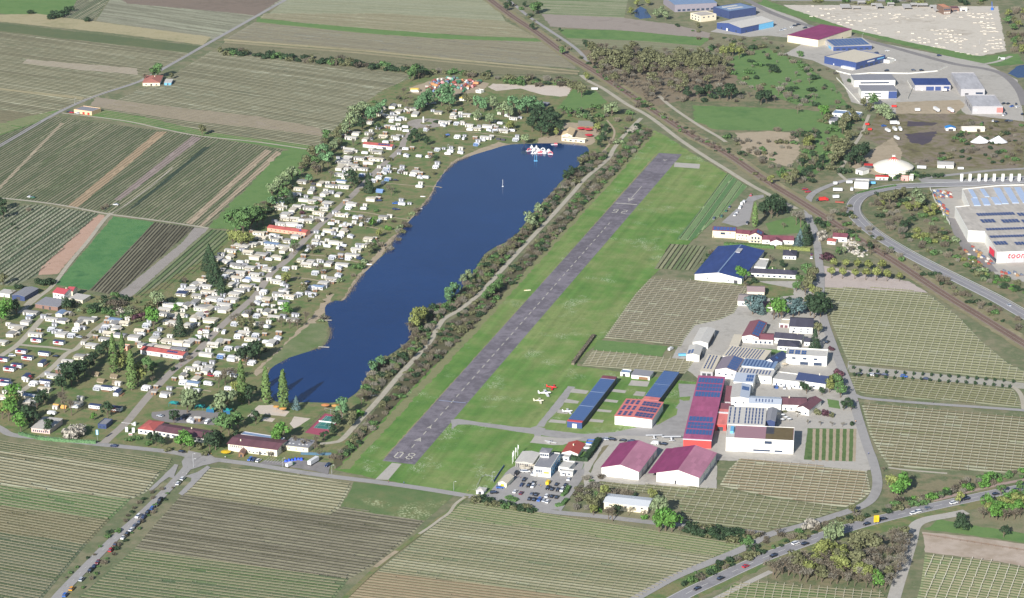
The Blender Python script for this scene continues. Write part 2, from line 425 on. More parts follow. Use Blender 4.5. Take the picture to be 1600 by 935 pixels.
# ---- upper centre left
vineyard('pale field at the top centre', pts('470,-30 725,-40 770,0 790,34 600,22 420,22 446,0'), (430, 20), (790, 40), 2.6, ['8f8b74', '9d9780', '828068', '989480'], '7c7a66', geo=False, broad=.02)
vineyard('striped field at the top centre', pts('412,22 600,22 790,34 845,62 600,48 405,30'), (410, 22), (800, 52), 2.8, ['8d886f', 'a49d86', '7c775f', 'b3ab94'], '77735e', vine=.4, post=0, broad=.06)
sheet('field_strip', pts('402,27 470,36 600,47 740,57 840,60 850,66 700,62 560,52 400,35'), G_MEAD, 1)
vineyard('grey brown field above the hedge', pts('398,35 560,52 700,62 850,66 902,108 700,92 500,74 352,62'), (360, 50), (890, 100), 2.6, ['79726a', '867f75', '979183', '716b61'], '6a655b', vine=.35, post=0, broad=.03)
vineyard('green strip above the hedge', pts('350,66 500,76 700,95 905,112 905,118 660,117 400,84 340,76'), (350, 70), (900, 116), 2.6, ['60644c', '6d6f56', '5b5f47'], '55553f', vine=.3, post=0)
sheet('field_track', pts('350,61 560,77 700,91 905,111 905,113 700,94 560,80 350,64'), G_TAN, .3)
sheet('field_track', pts('352,65 560,82 700,96 903,115 903,117 700,98 560,84 350,67'), G_TAN, .3)
vineyard('long field below the hedge', pts('330,80 400,88 560,106 640,117 622,133 575,165 540,184 520,205 500,233 320,212 240,198 140,178 217,140 262,122'), (150, 158), (400, 195), 5.0, ['767260', '8d8772', 'a39d88', '7a7864', 'b2ab96'], '5a5846', rw=.4, vine=.4, post=0, broad=.07, a=1.0, b=.9)
sheet('field_strip', pts('150,152 250,165 400,182 500,200 505,213 400,200 300,190 200,176 140,165'), ground_mat('tan_strip', ['978c78', 'a39784', '8b816d'], .02, .1, .8, .2), 1)
sheet('meadow', pts('130,166 230,184 320,206 440,222 490,228 486,240 320,213 130,180'), G_MEAD, 1)
# ---- left: the fields running up-right
UR = ((190, 334), (331, 231))
vineyard('field between the two farm tracks', pts('-60,262 -60,232 86,183 320,214 440,234 442,237 322,356 165,332 14,310 -60,300'), *UR, 3.4, ['5a6248', '706f59', '827c67', '5d6549', '8d866f'], '555844', vine=.3, post=0, broad=.055, a=.5)
for s, c in (('300,213 315,216 188,314 178,313', 'a0918a'), ('213,323 197,331 318,231 330,229', '3f5040'), ('0,290 95,192 100,193 0,296', 'b3a68d'), ('104,324 120,326 262,206 246,206', 'b39d80'), ('290,349 300,351 425,236 415,234', 'b5a48c'), ('310,354 316,355 440,240 432,236', 'b5a48c')):
    sheet('field_strip', pts(s), ground_mat('strip_' + c, [c, c], .02, .15, .8, .22), .4)
sheet('meadow', pts('323,357 442,236 478,234 492,242 470,275 440,300 405,345 385,362 372,360'), G_MEAD, 2)
UL = ((60, 412), (150, 345))
vineyard('field left of the pink soil strip', pts('-60,352 -60,330 0,326 58,320 155,334 140,350 58,432 20,447 -60,440'), (0, 418), (118, 335), 4.6, ['5b6450', '787864', '8f8a78', '646d55'], '4c5442', vine=.6, post=6.5, broad=.05)
sheet('field', Z1('605,412 632,413 636,430 600,490 345,775 228,778 240,745 580,425', 0, 230), G_PINK, 1)
sheet('meadow', Z1('690,422 940,457 545,872 340,838', 0, 230), ground_mat('seeded_green', ['47764a', '53804e', '618a55', '437046'], .02, .08, .5, .18), .6)
vineyard('dark field beside the green plot', Z1('940,457 1185,490 705,905 545,872', 0, 230), (140, 455), (241, 348), 3.0, ['6b6456', '5d5749', '777060'], '4a453b', rw=.4, vine=.5, post=0, vcol='3c362e')
sheet('field', Z1('1185,490 1270,497 800,912 705,905 1100,590', 0, 230), ground_mat('grey_soil', ['97908a', 'a29b94', '8b857e'], .02, .15, .8, .2), .5)
vineyard('field beside the poplar clump', Z1('1272,500 1425,515 1330,640 1180,770 1000,872 900,925 800,915', 0, 230), (210, 465), (330, 360), 4.0, ['566746', '6f7755', '7f7b66', '5c6a48'], '4b5a3e', vine=.5, post=0)
# ---- camp ground
sheet('camp_ground', pts('-60,445 40,447 82,445 150,462 200,466 240,450 330,400 360,370 405,345 440,300 470,275 500,232 520,205 545,180 600,140 660,116 740,120 905,125 925,145 960,165 1000,190 1020,203 960,240 915,240 906,228 864,222 800,223 775,230 736,242 708,255 685,283 677,301 657,327 628,358 605,391 590,407 564,432 540,466 512,478 510,490 515,505 518,520 500,545 455,560 425,578 422,600 440,628 528,628 560,612 580,630 540,700 520,735 400,722 270,705 160,690 77,684 15,676 -60,640'), G_LAWN, 1)
sheet('bare_ground', Z8('500,90 560,50 1560,80 1540,110 1500,200 1400,210 1180,190 900,110 600,140', 700, 125), G_SAND, .6)
sheet('bare_ground', Z8('0,380 150,330 380,250 850,290 1000,330 900,430 500,480 280,500 0,440', 640, 90), G_DIRT, 1)
sheet('beach', Z8('280,500 700,490 760,620 700,760 560,800 300,750 0,760 0,690 240,650', 840, 130), G_DIRT, 1)
sheet('shore', smooth(Z1('1558,20 1480,0 1350,50 1200,110 1120,210 1080,290 1000,390 900,510 800,610 740,690 640,790 545,935 520,935 620,780 700,690 770,600 860,520 980,390 1060,290 1100,210 1190,90 1340,20 1480,-30 1558,-10', 400, 230), 1), G_DIRT, .8)
sheet('worn_ground', Z1('330,150 440,0 480,0 400,130 280,270 170,380 60,460 0,500 0,450 100,380', 400, 460), G_DIRT, 1.5)
sheet('meadow', Z1('20,460 200,290 330,180 420,180 465,250 440,300 390,330 270,380 160,430', 400, 460), ground_mat('lake_meadow', ['647a48', '76825a', '8a8c68'], .03, .12, .7, .3), 1)
sheet('bare_ground', Z1('930,720 1060,700 1350,720 1340,800 1000,780 920,750', 0, 460), G_TAR, .8)
sheet('sand_pit', Z8('210,490 350,350 520,345 735,430 690,490 360,455 310,500', 360, 590), G_SAND, .4)
sheet('sand_pit', Z8('430,497 560,515 520,560 385,540', 360, 590), G_SAND, .2)
sheet('volleyball_court', Z8('800,490 1000,515 870,600 790,640 740,580', 360, 590), G_SAND, .2)
# ---- lake
t = NT('lake_water'); g = t.n('ShaderNodeNewGeometry').outputs['Position']
wv = t.noise(g, 0.5, 4, 0.65); bp = t.n('ShaderNodeBump'); bp.inputs['Strength'].default_value = 0.25; bp.inputs['Distance'].default_value = 0.25
t.put(bp.inputs['Height'], wv); t.put(t.b.inputs['Normal'], bp.outputs[0])
lw = t.ramp(t.noise(g, 0.008, 4, 0.6), [(0.3, (0.005, 0.030, 0.125, 1)), (0.7, (0.008, 0.043, 0.165, 1))])
t.b.inputs['Roughness'].default_value = 0.08; t.b.inputs['IOR'].default_value = 1.33; t.b.inputs['Specular IOR Level'].default_value = 0.5
WATER = t.done(lw)
LAKE = pts('425,578 455,560 500,545 513,535 518,520 515,505 510,490 512,478 525,471 540,469 564,435 590,410 605,394 628,361 657,330 677,304 685,286 708,258 736,245 775,233 800,227 864,225 910,228 918,238 906,246 903,258 877,281 864,297 850,312 826,338 800,371 759,394 741,420 731,435 703,469 667,480 639,504 640,527 618,547 580,573 559,609 528,628 480,628 433,627 420,600')
sheet('lake_shore_rim', LAKE, G_BROWN, sm=3, rough=.5)
lk = smooth(W2(LAKE), 3); ctr = (sum(p[0] for p in lk)/len(lk), sum(p[1] for p in lk)/len(lk))
L2, _ = strip(lk + [lk[0]], 1.2); sheet_w('lake', jag(L2[:-1], .35, 5, 3), WATER)
# ---- airfield
L1S = '918,240 945,240 945,252 910,277 890,298 862,330 836,360 795,402 765,436 742,460 712,483 690,495 680,510 667,533 647,556 618,586 585,622 570,628 562,612 582,578 620,552 643,530 643,507 670,484 706,473 735,440 745,424 764,398 804,376 829,342 853,316 870,300 883,284 906,261 911,246'
L2S = '1000,200 1021,206 760,490 640,610 527,733 520,717 545,690 570,660 597,630 628,592 657,560 678,536 690,517 702,502 722,490 754,466 777,441 808,408 850,364 875,336 903,305 922,283 958,253 967,237'
sheet('airfield_grass', pts('523,735 1022,204 1036,210 1082,240 1130,268 1166,292 1090,370 1018,433 945,528 905,563 900,572 1062,595 1110,600 1100,700 1064,706 960,690 935,688 880,790 760,778 668,764 600,750'), G_AIR, .8)
sheet('dry_verge', pts('527,735 700,552 1020,208 1026,207 712,555 545,733'), ground_mat('verge_olive', ['7c8058', '8a8a64', '6c7a4e'], .03, .2, 1, .3), 1.2)
sheet('dry_verge', pts('600,715 780,517 905,378 1022,244 1029,239 900,386 770,532 606,716'), ground_mat('mown_edge', ['8a8760', '97906c', '6f7a4c'], .03, .2, 1, .3), .5)
VERGE = 1
RW = pts('597.7,720.7 647.8,726.6 1065.7,241.6 1029.8,239.5')
sheet('runway', RW, G_ASPD)
rz = SHEETS[-1][2] * LV + 0.02
rwA = (Vector(P(*RW[0])) + Vector(P(*RW[1]))) / 2; rwB = (Vector(P(*RW[2])) + Vector(P(*RW[3]))) / 2
ru = (rwB - rwA).normalized(); rv = Vector((-ru.y, ru.x, 0)); RL = (rwB - rwA).length; RWID = (P(*RW[1]) - P(*RW[0])).length
def rpt(s, t): q = rwA + ru*s + rv*t; return (q.x, q.y)
def rquad(mb, s0, s1, t0, t1):
    a, b, c, d = rpt(s0, t0), rpt(s1, t0), rpt(s1, t1), rpt(s0, t1); mb.quad((*a, rz), (*b, rz), (*c, rz), (*d, rz))
def rs(px, py):
    q = P(px, py) - rwA; return q.dot(ru), q.dot(rv)
crk = MB(); rr_ = random.Random(5)
for i in range(34):
    s = rr_.uniform(5, RL-5); w = .12; x = rr_.uniform(-9, 9) if i % 3 else -9.5; e = x + rr_.uniform(3, 12) if i % 3 else 9.5
    rquad(crk, s, s+w, x, min(e, 9.5))
for x in (-5.1, 0.05, 5.2): rquad(crk, 4, RL-4, x, x+.1)
tag(crk.build('runway_seams', plain('tar_seam', '6c686c', .8)), kind='structure')
mk = MB()
s_thr = rs(978, 319)[0]; rquad(mk, s_thr-.8, s_thr+.8, -9.6, 9.6)
s0 = rs(672, 664)[0]
d0 = rs(640, 700)[0]; dashes_s = d0
while dashes_s < rs(955, 350)[0]:
    rquad(mk, dashes_s, dashes_s+6.5, -.35, .35); dashes_s += 12.5
rquad(mk, s_thr+8, s_thr+95*.62, -.3, .3)
def arrow(s, size, sg=1):
    for k in (-1, 1):
        a = rpt(s, 0); b = rpt(s - sg*size, k*size*.3); c = rpt(s - sg*size*.8, k*size*.1)
        mk.tri((*a, rz), (*b, rz), (*c, rz)) if k*sg > 0 else mk.tri((*a, rz), (*c, rz), (*b, rz))
arrow(rs(654, 687)[0]+4, 8); arrow(rs(672, 668)[0]+3, 6); arrow(s_thr+9, 10, -1); arrow(rs(1035, 252)[0], 6, -1)
def glyph(ch, s0, t0, w, h, th, flip):
    seg = {'0': 'abcdef', '8': 'abcdefg', '2': 'abged', '6': 'afgcde'}[ch]
    # local x to the reader's right, y away from the reader
    S = dict(a=(0, w, h-th, h), d=(0, w, 0, th), g=(0, w, h/2-th/2, h/2+th/2), f=(0, th*.8, h/2, h), e=(0, th*.8, 0, h/2), b=(w-th*.8, w, h/2, h), c=(w-th*.8, w, 0, h/2))
    for c in seg:
        x0, x1, y0, y1 = S[c]
        if flip: rquad(mk, s0 - y1, s0 - y0, t0 + x0, t0 + x1)
        else: rquad(mk, s0 + y0, s0 + y1, t0 - x1, t0 - x0)
NS = rs(628, 712)[0] - 5.5
glyph('0', NS, 6.4, 4.6, 11, 1.1, False); glyph('8', NS, -1.6, 4.6, 11, 1.1, False)
N2 = rs(967, 331)[0] + 6
glyph('2', N2, -6.2, 4.2, 11, 1.1, True); glyph('6', N2, 1.8, 4.2, 11, 1.1, True)
tag(mk.build('runway_markings', PAINTW), kind='structure')
rquad(m2 := MB(), rs(695, 627)[0]-.5, rs(695, 627)[0]+.5, -9.8, 9.8); tag(m2.build('runway_line', plain('faded_blue', '9aa3bd', .7)), kind='structure')
sheet('runway_stub', Z1('828,112 886,119 805,216 725,214', 400, 695), G_CONC)
sheet('taxiway', Z1('990,95 1145,105 1140,133 985,122', 800, 230), G_CONC)
for q in (L1S, L2S): sheet('scrub', pts(q), ground_mat('brush_floor', ['555840', '66624a', '485236'], .03, .15, .8, .4), 1)
# taxi roads and aprons
sheet('taxiway', pts('705,657 716,655 740,659 800,667 838,670 880,675 912,679 960,676 1010,665 1040,655 1062,630 1060,600 1105,602 1100,712 1060,706 1058,690 1010,688 955,690 938,693 880,686 840,680 800,674 735,664 716,664 706,672'), G_ASPH, .3)
sheet('taxiway', Z8('460,272 552,280 500,340 450,420 370,540 200,710 160,780 60,772 150,660 280,500', 830, 570), G_ASPH, .2)
sheet('apron', Z8('0,790 60,770 180,800 90,935 40,935 40,880', 830, 570), G_ASPH, .2)
for s in ('520,300 720,330 690,370 480,350', '440,430 600,460 580,490 400,475', '340,562 480,580 450,620 320,605', '245,685 440,705 430,740 210,720', '1000,305 1190,325 1170,360 970,335', '920,430 1090,450 1070,480 890,460', '830,555 1008,575 990,602 810,585', '740,680 910,695 890,728 715,712'):
    sheet('apron', Z8(s, 830, 570), G_CONC, .1)
for s in ('1250,198 1480,215 1450,278 1210,262', '1310,335 1430,345 1400,400 1270,385'): sheet('apron', Z8(s, 830, 570), G_CONC, .1)
sheet('apron', Z1('110,905 140,862 320,880 450,870 310,920 250,920', 800, 460), G_CONC, .2)
sheet('meadow', Z1('880,800 1000,735 1010,700 975,690 915,700 880,770', 800, 460), G_AIR, .3)
sheet('meadow', Z1('590,868 1035,895 1035,922 560,890', 800, 460), G_AIR, .3)
sheet('meadow', Z8('-40,650 150,640 140,690 60,695', 1060, 540), G_AIR, .2)
# clubhouse yard and hangar yard
sheet('car_park', Z8('0,740 60,690 270,440 420,350 900,340 1130,310 1220,330 1150,600 1050,760 940,935 700,935 380,850 200,800 0,770', 760, 680), G_ASPH, .2)
sheet('lane', Z8('1420,60 1500,120 1360,250 1290,420 1150,620 1030,800 930,960 850,900 1000,760 1140,540 1230,360 1330,200', 760, 680), G_ASPH, .2)
sheet('yard', Z8('-60,420 200,120 420,90 900,100 1200,100 1300,40 1598,60 1598,935 1400,790 840,740 150,660 -60,740', 920, 670), G_CONC, .4)
sheet('verge', Z8('0,540 180,220 260,205 240,230 80,420 20,560', 920, 670), G_SCRUB, .3)
# winery yard, street fronts
sheet('yard', pts('1050,560 1080,500 1150,478 1180,440 1282,440 1290,500 1330,600 1345,660 1364,725 1354,738 1200,722 1110,720 1095,700 1100,600'), G_CONC, .4)
sheet('yard', pts('1110,375 1130,330 1165,296 1200,308 1265,330 1275,380 1283,440 1180,440 1090,432'), G_ROUGH, .4)
sheet('garden_lawn', pts('1196,350 1240,338 1262,350 1250,365 1205,368'), G_MEAD, .4)
sheet('yard', Z8('300,385 560,150 640,60 820,40 830,70 700,120 640,400 500,440', 1090, 300), G_ASPH, .2)
sheet('garden_lawn', pts('1165,447 1085,436 1090,428 1180,440 1240,452 1240,462 1180,470'), G_LAWN, .5)
sheet('garden_lawn', pts('1157,543 1230,548 1226,556 1160,552'), G_MEAD, .3)
sheet('garden_lawn', Z1('360,640 430,650 440,700 370,690', 1200, 460), G_MEAD, .2)
# ---- vineyards right of the runway
vineyard('strip beside the end of the runway', Z1('1312,160 1432,242 1290,400 1090,572 1000,565 1160,365', 800, 230), (1060, 375), (1136, 272), 6.2, ['55704a', '647a52', '7c8464'], '8f9872', rw=.25, vine=.9, post=0, vcol='58624a')
vineyard('small plot left of the blue roof', Z1('965,590 1185,605 1150,690 1100,752 865,742', 800, 230), (1025, 420), (1052, 382), 3.6, ['73735c', '8b866c', '667050'], '55553f', vine=.7, post=0)
vineyard('field above the hangars', pts('1016,436 1080,440 1168,449 1158,470 1147,490 1126,500 1086,509 1070,530 1064,543 1000,533 944,529 993,460'), (944, 529), (1067, 541), 4.4, ['9c9580', 'aca48d', 'a09a84'], '625d50', rw=.4, vine=.7, post=5.6, vcol='4c473c', a=.3)
sheet('meadow', Z1('520,278 950,318 912,380 700,362 495,340', 800, 460), G_MEAD, .4)
vineyard('plot behind the hangars', Z1('492,346 700,364 1110,406 1052,487 850,470 640,455 425,435', 800, 460), (910, 570), (1070, 582), 3.6, ['98917b', 'a59d86', '8c866f'], '67614f', vine=.5, post=5, a=.3)
vineyard('large field beside the street', pts('1288,450 1360,450 1431,456 1450,460 1495,493 1534,534 1575,568 1640,600 1640,603 1500,585 1330,567 1323,560 1300,505'), (1328, 566), (1600, 590), 5.6, ['8d8b70', '99947a', 'a29c84', '85866a'], '5f5d49', rw=.32, vine=.75, post=5.4, ph=2.1, vcol='50503c', a=.3, b=.4)
sheet('bare_ground', pts('1284,415 1300,418 1380,432 1420,440 1450,458 1431,456 1288,449'), ground_mat('pale_pink_gravel', ['b7aaa2', 'c0b3ab', 'aa9d95'], .03, .2, 1, .12), .4)
sheet('track', pts('1325,570 1400,578 1500,588 1640,603 1640,612 1580,606 1500,598 1400,589 1328,582'), ground_mat('track_grey', ['a39f93', 'ada99d', '96927f'], .03, .2, 1, .14), .3)
vineyard('strip under the row of small dark bushes', pts('1329,589 1400,592 1500,601 1583,609 1597,637 1480,627 1354,618 1333,607'), (1330, 590), (1590, 618), 4.6, ['8d8c70', '9c977e', '7f8264'], '5a5742', rw=.36, vine=.75, post=5.4, vcol='4a4936')
vineyard('field right of the street bend', pts('1346,632 1380,633 1460,640 1640,658 1640,742 1500,735 1390,730 1377,712 1360,680'), (1350, 650), (1600, 672), 5.2, ['8f8d75', 'a09a84', 'a8a28c', '8a8a6c'], '57523f', rw=.34, vine=.8, post=5.4, vcol='4a4536', a=.4)
vineyard('field below the white winery', pts('1156,717 1200,722 1354,737 1361,770 1340,786 1320,794 1200,777 1124,760 1138,735'), (1140, 740), (1350, 758), 4.6, ['a49c86', 'b0a892', '9c957d'], '5f5846', rw=.34, vine=.8, post=5.6, vcol='4f4638', a=.3)
vineyard('field below the magenta hangars', pts('931,755 1000,758 1120,764 1200,780 1316,797 1250,818 1200,829 1134,822 1068,814 1060,785 1010,772 925,764'), (930, 758), (1200, 788), 4.2, ['7e8264', '8f8b70', '9b957c', '767c5c'], '5c5a44', rw=.36, vine=.7, post=5.4, vcol='4a4838')
# green and tan lanes
w9 = pts('1262,670 1338,671 1332,722 1256,719')
sheet('meadow', w9, ground_mat('lane_green', ['56703f', '647a4a', '4b663a'], .05, .2, 1, .3), .2)
for i in range(7):
    x = 1270 + i * 10.6; sheet('lane_soil', [(x, 671), (x + 4.6, 671), (x + 3.2, 722), (x - 1.6, 721)], G_DIRT, .15)
# ---- bottom fields
BD = ((0, 728), (226, 766))
def band(s, cols, row, what, per=3.6, **k): k.setdefault('pcol', '8e8a7e'); k.setdefault('pw', .08); vineyard(what, pts(s), *BD, per, cols, row, **k)
band('-60,682 0,690 77,697 180,707 272,718 262,735 250,740 150,722 0,705 -60,698', ['68704f', '7d7a60', '585f45'], '4d5340', 'brown strip below the camp road', post=6)
band('-60,698 0,705 150,722 250,740 228,770 205,780 0,758 -60,748', ['8f8974', 'a8a18b', 'b6af99', '7b765f'], '4f4e3f', 'pale rows at the left edge', per=4.2, rw=.38, vine=.8)
band('-60,748 0,758 205,780 172,812 0,790 -60,782', ['5d7048', '6a7a52', '7f8565'], '4a5b3e', 'green rows at the left edge', per=4)
band('-60,782 0,790 172,812 136,850 0,832 -60,822', ['716950', '857c64', '68684e'], '54513e', 'brown rows at the left edge')
band('-60,822 0,832 136,850 62,940 -60,940', ['565f48', '686d56', '7a7765', '5b6347'], '48503e', 'grey green rows at the bottom left corner', b=.8)
vineyard('upper part of the field below the bus stop', pts('329,731 400,734 470,743 550,757 531,793 514,805 390,790 285,772'), (400, 752), (560, 774), 4.4, ['a39c84', 'ada58e', '8f8871'], '625f4b', rw=.42, vine=.6, post=6, pcol='8e8a7e', pw=.08)
vineyard('middle part of the field below the runway', pts('285,772 390,790 514,805 531,793 664,814 640,838 590,880 545,905 400,885 210,858 240,822'), (400, 828), (590, 856), 4.0, ['736b5b', '857c69', '948b76', '68614f'], '504d40', rw=.36, vine=.6, post=7, vcol='44413a', b=.9, pcol='7e7a70', pw=.08)
vineyard('lower part of the field below the runway', pts('210,858 400,885 545,905 522,935 512,945 110,945'), (200, 880), (500, 920), 3.8, ['5c6a46', '6b7553', '7a7a5e', '58654a'], '4d5640', vine=.5, post=7, pcol='8e8a7e', pw=.08)
sheet('meadow', Z1('600,228 800,250 1210,305 1175,335 1030,463 760,425 512,383', 400, 695), ground_mat('weedy_green', ['567544', '6a7c50', '85845c'], .02, .1, .7, .3, specks=('aab38a', .56, .6, .02)), .6)
T5W = pts('715,788 760,783 850,801 960,818 1060,833 1160,852 1130,868 1108,882 1060,900 985,945 530,945 560,918 593,886 646,845')
vineyard('yellow green band below the lane', pts('716,789 760,784 850,802 960,819 1060,834 1160,852 1120,872 1000,850 850,826 690,812'), (720, 800), (1100, 860), 3.6, ['7e8660', '8c8b68', '747d58', '928e72'], '636d4e', vine=.5, post=6, pcol='8e8a7e', pw=.08)
vineyard('grey green field at the bottom centre', pts('690,812 850,826 1000,850 1120,872 1060,900 985,945 800,920 590,893 646,848'), (600, 852), (1100, 920), 3.8, ['7b7d63', '908d74', '868368', 'a39d86'], '5b5d49', rw=.36, vine=.6, post=6, pcol='98948a', pw=.09)
vineyard('pinkish rows at the bottom centre', pts('590,893 800,920 985,945 530,945 560,918'), (560, 905), (800, 935), 3.6, ['a58f78', '957f69', '8d8368'], '6f6550', vine=.5, post=0)
sheet('field', Z1('940,532 1200,555 1600,610 1700,625 1700,775 1400,710 955,655', 1200, 695), ground_mat('tilled_soil', ['b3a394', 'bdae9f', 'a89886', 'a88f7a'], .02, .1, .9, .1), .5)
vineyard('posted field at the bottom right corner', Z1('955,668 1400,722 1700,785 1700,960 900,960 930,850', 1200, 695), (1441, 872), (1600, 893), 3.6, ['808862', '8f9070', 'a39c7c', '78825c'], '5f6848', vine=.7, post=5.6, broad=.06, pcol='c8c4b8', pw=.21, ph=2.4)
vineyard('field at the bottom right edge', Z1('-200,840 0,842 220,860 700,892 745,960 -360,960', 1200, 695), (1200, 915), (1380, 930), 3.6, ['6f7c50', '82845e', '5f7046'], '5a6645', vine=.6, post=5)
sheet('meadow', Z1('1045,455 1300,500 1700,560 1700,622 1300,560 955,515', 1200, 695), G_MEAD, 1)
sheet('scrub', Z1('700,140 960,180 1558,200 1700,180 1700,280 1400,290 1000,360 800,400 700,350 700,200', 1200, 695), G_SCRUB, 1)
sheet('wood_floor', pts('1200,875 1330,850 1425,845 1405,935 1380,945 1200,910'), G_SCRUB, 1)
sheet('verge', pts('1000,935 1100,885 1200,850 1330,810 1480,785 1600,765 1640,760 1640,772 1500,800 1330,845 1200,885 1080,940'), G_LAWN, 1)
# ---- right and top right
sheet('scrub', pts('1335,300 1440,296 1455,292 1480,340 1520,400 1600,470 1600,488 1560,468 1460,415 1385,372 1345,338 1337,318'), G_SCRUB, 1)
sheet('scrub', pts('1262,330 1325,310 1335,345 1400,400 1480,445 1600,505 1600,540 1480,462 1400,411 1300,345'), G_SCRUB, 1)
sheet('scrub', pts('905,75 1120,92 1175,60 1240,80 1330,160 1345,185 1300,285 1260,300 1200,280 1110,215 1000,170 920,110'), G_SCRUB, 1.5)
sheet('wood_floor', pts('905,78 1000,80 1100,88 1160,112 1140,145 1060,158 1010,170 980,150 935,122'), ground_mat('leaf_litter', ['7e725f', '8c7f6a', '6b6650'], .03, .15, .8, .35), 2)
sheet('meadow', pts('1140,90 1200,75 1250,100 1300,130 1325,165 1250,165 1180,140 1150,120'), G_MEAD, 2)
sheet('meadow', pts('1085,165 1180,168 1260,172 1300,178 1275,215 1240,205 1120,203 1085,190'), G_MEAD, 2)
sheet('meadow', pts('1285,185 1335,180 1330,210 1300,250 1262,282 1240,270 1270,230'), G_MEAD, 2)
sheet('bare_ground', pts('1150,208 1200,205 1245,208 1250,240 1232,262 1195,250 1160,235'), G_DIRT, 1.5)
sheet('meadow', pts('895,140 930,142 950,160 900,175 870,170'), G_MEAD, 1)
sheet('storage_yard', pts('1225,8 1300,8 1400,10 1560,10 1572,80 1520,90 1420,70 1330,48 1245,22'), G_YARD, 1)
sheet('verge', pts('1195,0 1230,12 1330,46 1430,68 1530,88 1590,84 1600,100 1560,104 1500,92 1400,68 1300,42 1180,8'), G_MEAD, 1)
sheet('yard', pts('1270,60 1345,62 1400,72 1480,88 1540,100 1590,125 1600,190 1570,195 1520,190 1500,170 1400,178 1330,160 1310,112 1270,95 1225,85'), G_CONC, .5)
sheet('yard', pts('1120,45 1180,5 1250,30 1300,60 1240,60 1200,56 1170,58 1110,50'), G_CONC, .5)
sheet('bare_ground', Z8('0,240 800,210 860,280 700,420 80,420 0,400', 1400, 130), G_DIRT, .8)
sheet('muddy_ground', pts('1370,178 1500,178 1600,190 1600,265 1440,262 1400,240 1350,215'), G_WET, 1)
sheet('bare_ground', pts('1362,235 1395,215 1410,240 1400,275 1370,275 1330,262'), G_DIRT, .8)
for s in ('1415,210 1465,205 1455,222 1440,227 1420,222', '1420,190 1465,192 1462,196 1418,198', '1446,208 1462,207 1460,212 1448,213'):
    sheet('wet_soil', pts(s), ground_mat('dark_wet_soil', ['4c4850', '58505a', '5c5648'], .04, .2, 1, .25), 1.5)
sheet('pond', pts('1575,115 1590,103 1620,98 1620,120 1590,122'), WATER, .5)
sheet('pond', pts('990,18 1000,10 1010,15 1018,28 1000,30 992,26'), WATER, .5)
# fields top right of the railway
vineyard('green field beyond the railway', pts('838,0 985,-20 975,30 850,22'), (845, 6), (970, 10), 3, ['6f7a58', '8b8a70', '9c957f', '5f7049'], '6c6c55', geo=False)
sheet('field', pts('846,22 970,28 1050,38 1110,52 1108,62 1000,50 860,42'), ground_mat('bare_mauve', ['958a80', 'a0958b', '8a8076'], .01, .1, .7, .15), 1)
sheet('meadow', pts('872,46 960,47 1060,56 1110,60 1095,72 1000,64 885,60'), G_MEAD, 1)
vineyard('striped strip before the wood', pts('885,60 1000,64 1095,72 1100,80 1000,76 905,72'), (890, 62), (1090, 76), 3, ['8a806c', '75745a', '99907a'], '6b6a52', geo=False)
sheet('parking', Z8('-120,-40 1598,-40 1598,20 -120,10', 1220, 0), G_ASPH, .5)
# ---- big box store yard
sheet('yard', Z8('80,90 720,70 1300,0 1300,900 1000,900 640,820 500,740 250,400 90,130', 1440, 280 * 1.0) if 0 else pts('1453,296 1530,289 1640,286 1640,450 1560,432 1525,400 1490,355 1465,312'), G_CONC, .4)
sheet('lane', Z8('235,345 300,350 420,560 600,700 690,820 560,820 380,640 290,470', 1440, 280), G_TAR, .3) if 0 else sheet('lane', pts('1481,340 1492,342 1512,378 1542,405 1560,425 1540,424 1505,392 1490,365'), G_TAR, .3)
sheet('road_surface', pts('1440,280 1600,268 1600,300 1450,296') if 0 else pts('1435,279 1500,281 1640,272 1640,279 1500,287 1440,285'), G_ASPH, .3)
# ---- roads
RD = {}
def rd(key, px, w, mat, name='road', n=4): o, c = road(name, px, w, mat, n); RD[key] = (c, o[1]); return c
rd('farm', pts('-40,248 0,228 87,178 150,150 217,128 260,105 336,62 400,26 446,0 500,-32'), 5.0, G_ASPH)
rd('track_a', pts('97,177 140,182 200,190 250,201 312,213 400,222 490,235'), 3.0, G_PATH, 'farm_track')
rd('track_b', pts('-40,308 13,311 90,320 164,334 200,339 260,347 326,357'), 3.2, G_PATH, 'farm_track')
rd('track_c', pts('174,333 160,347 140,374 110,410 82,447 60,465 30,490'), 3.6, G_PATH, 'farm_track')
rd('track_d', pts('173,335 200,318 240,288 270,262'), 1.8, G_PATH, 'farm_track')
rd('camp_main', pts('158,697 176,680 198,660 223,630 246,604 272,578 303,555 329,527 359,498 400,461 423,428 451,405 477,374 513,340 544,312 564,292 595,261 626,233 631,221 646,203 656,196'), 6.0, ground_mat('camp_road', ['9c958c', 'a79f96', '908a81'], .03, .2, 1.2, .14), n=4)
rb = P(666, 193); sheet_w('road', [(rb.x + 19*math.cos(a*.35), rb.y + 19*math.sin(a*.35)) for a in range(18)], MATS['camp_road'])
sheet_w('meadow', [(rb.x + 6*math.cos(a*.52), rb.y + 6*math.sin(a*.52)) for a in range(12)], G_LAWN)
rd('camp_a', pts('-10,563 7,553 29,538 50,516 65,499 78,490'), 5, G_PATH)
rd('camp_b', pts('30,615 60,592 86,571 104,553 120,545 134,530 150,515 166,503 172,496'), 4.6, G_PATH)
rd('camp_c', pts('112,548 90,545 75,543 49,541 30,539'), 3.6, G_PATH)
rd('camp_d', pts('40,478 52,466 62,460'), 4, G_PATH)
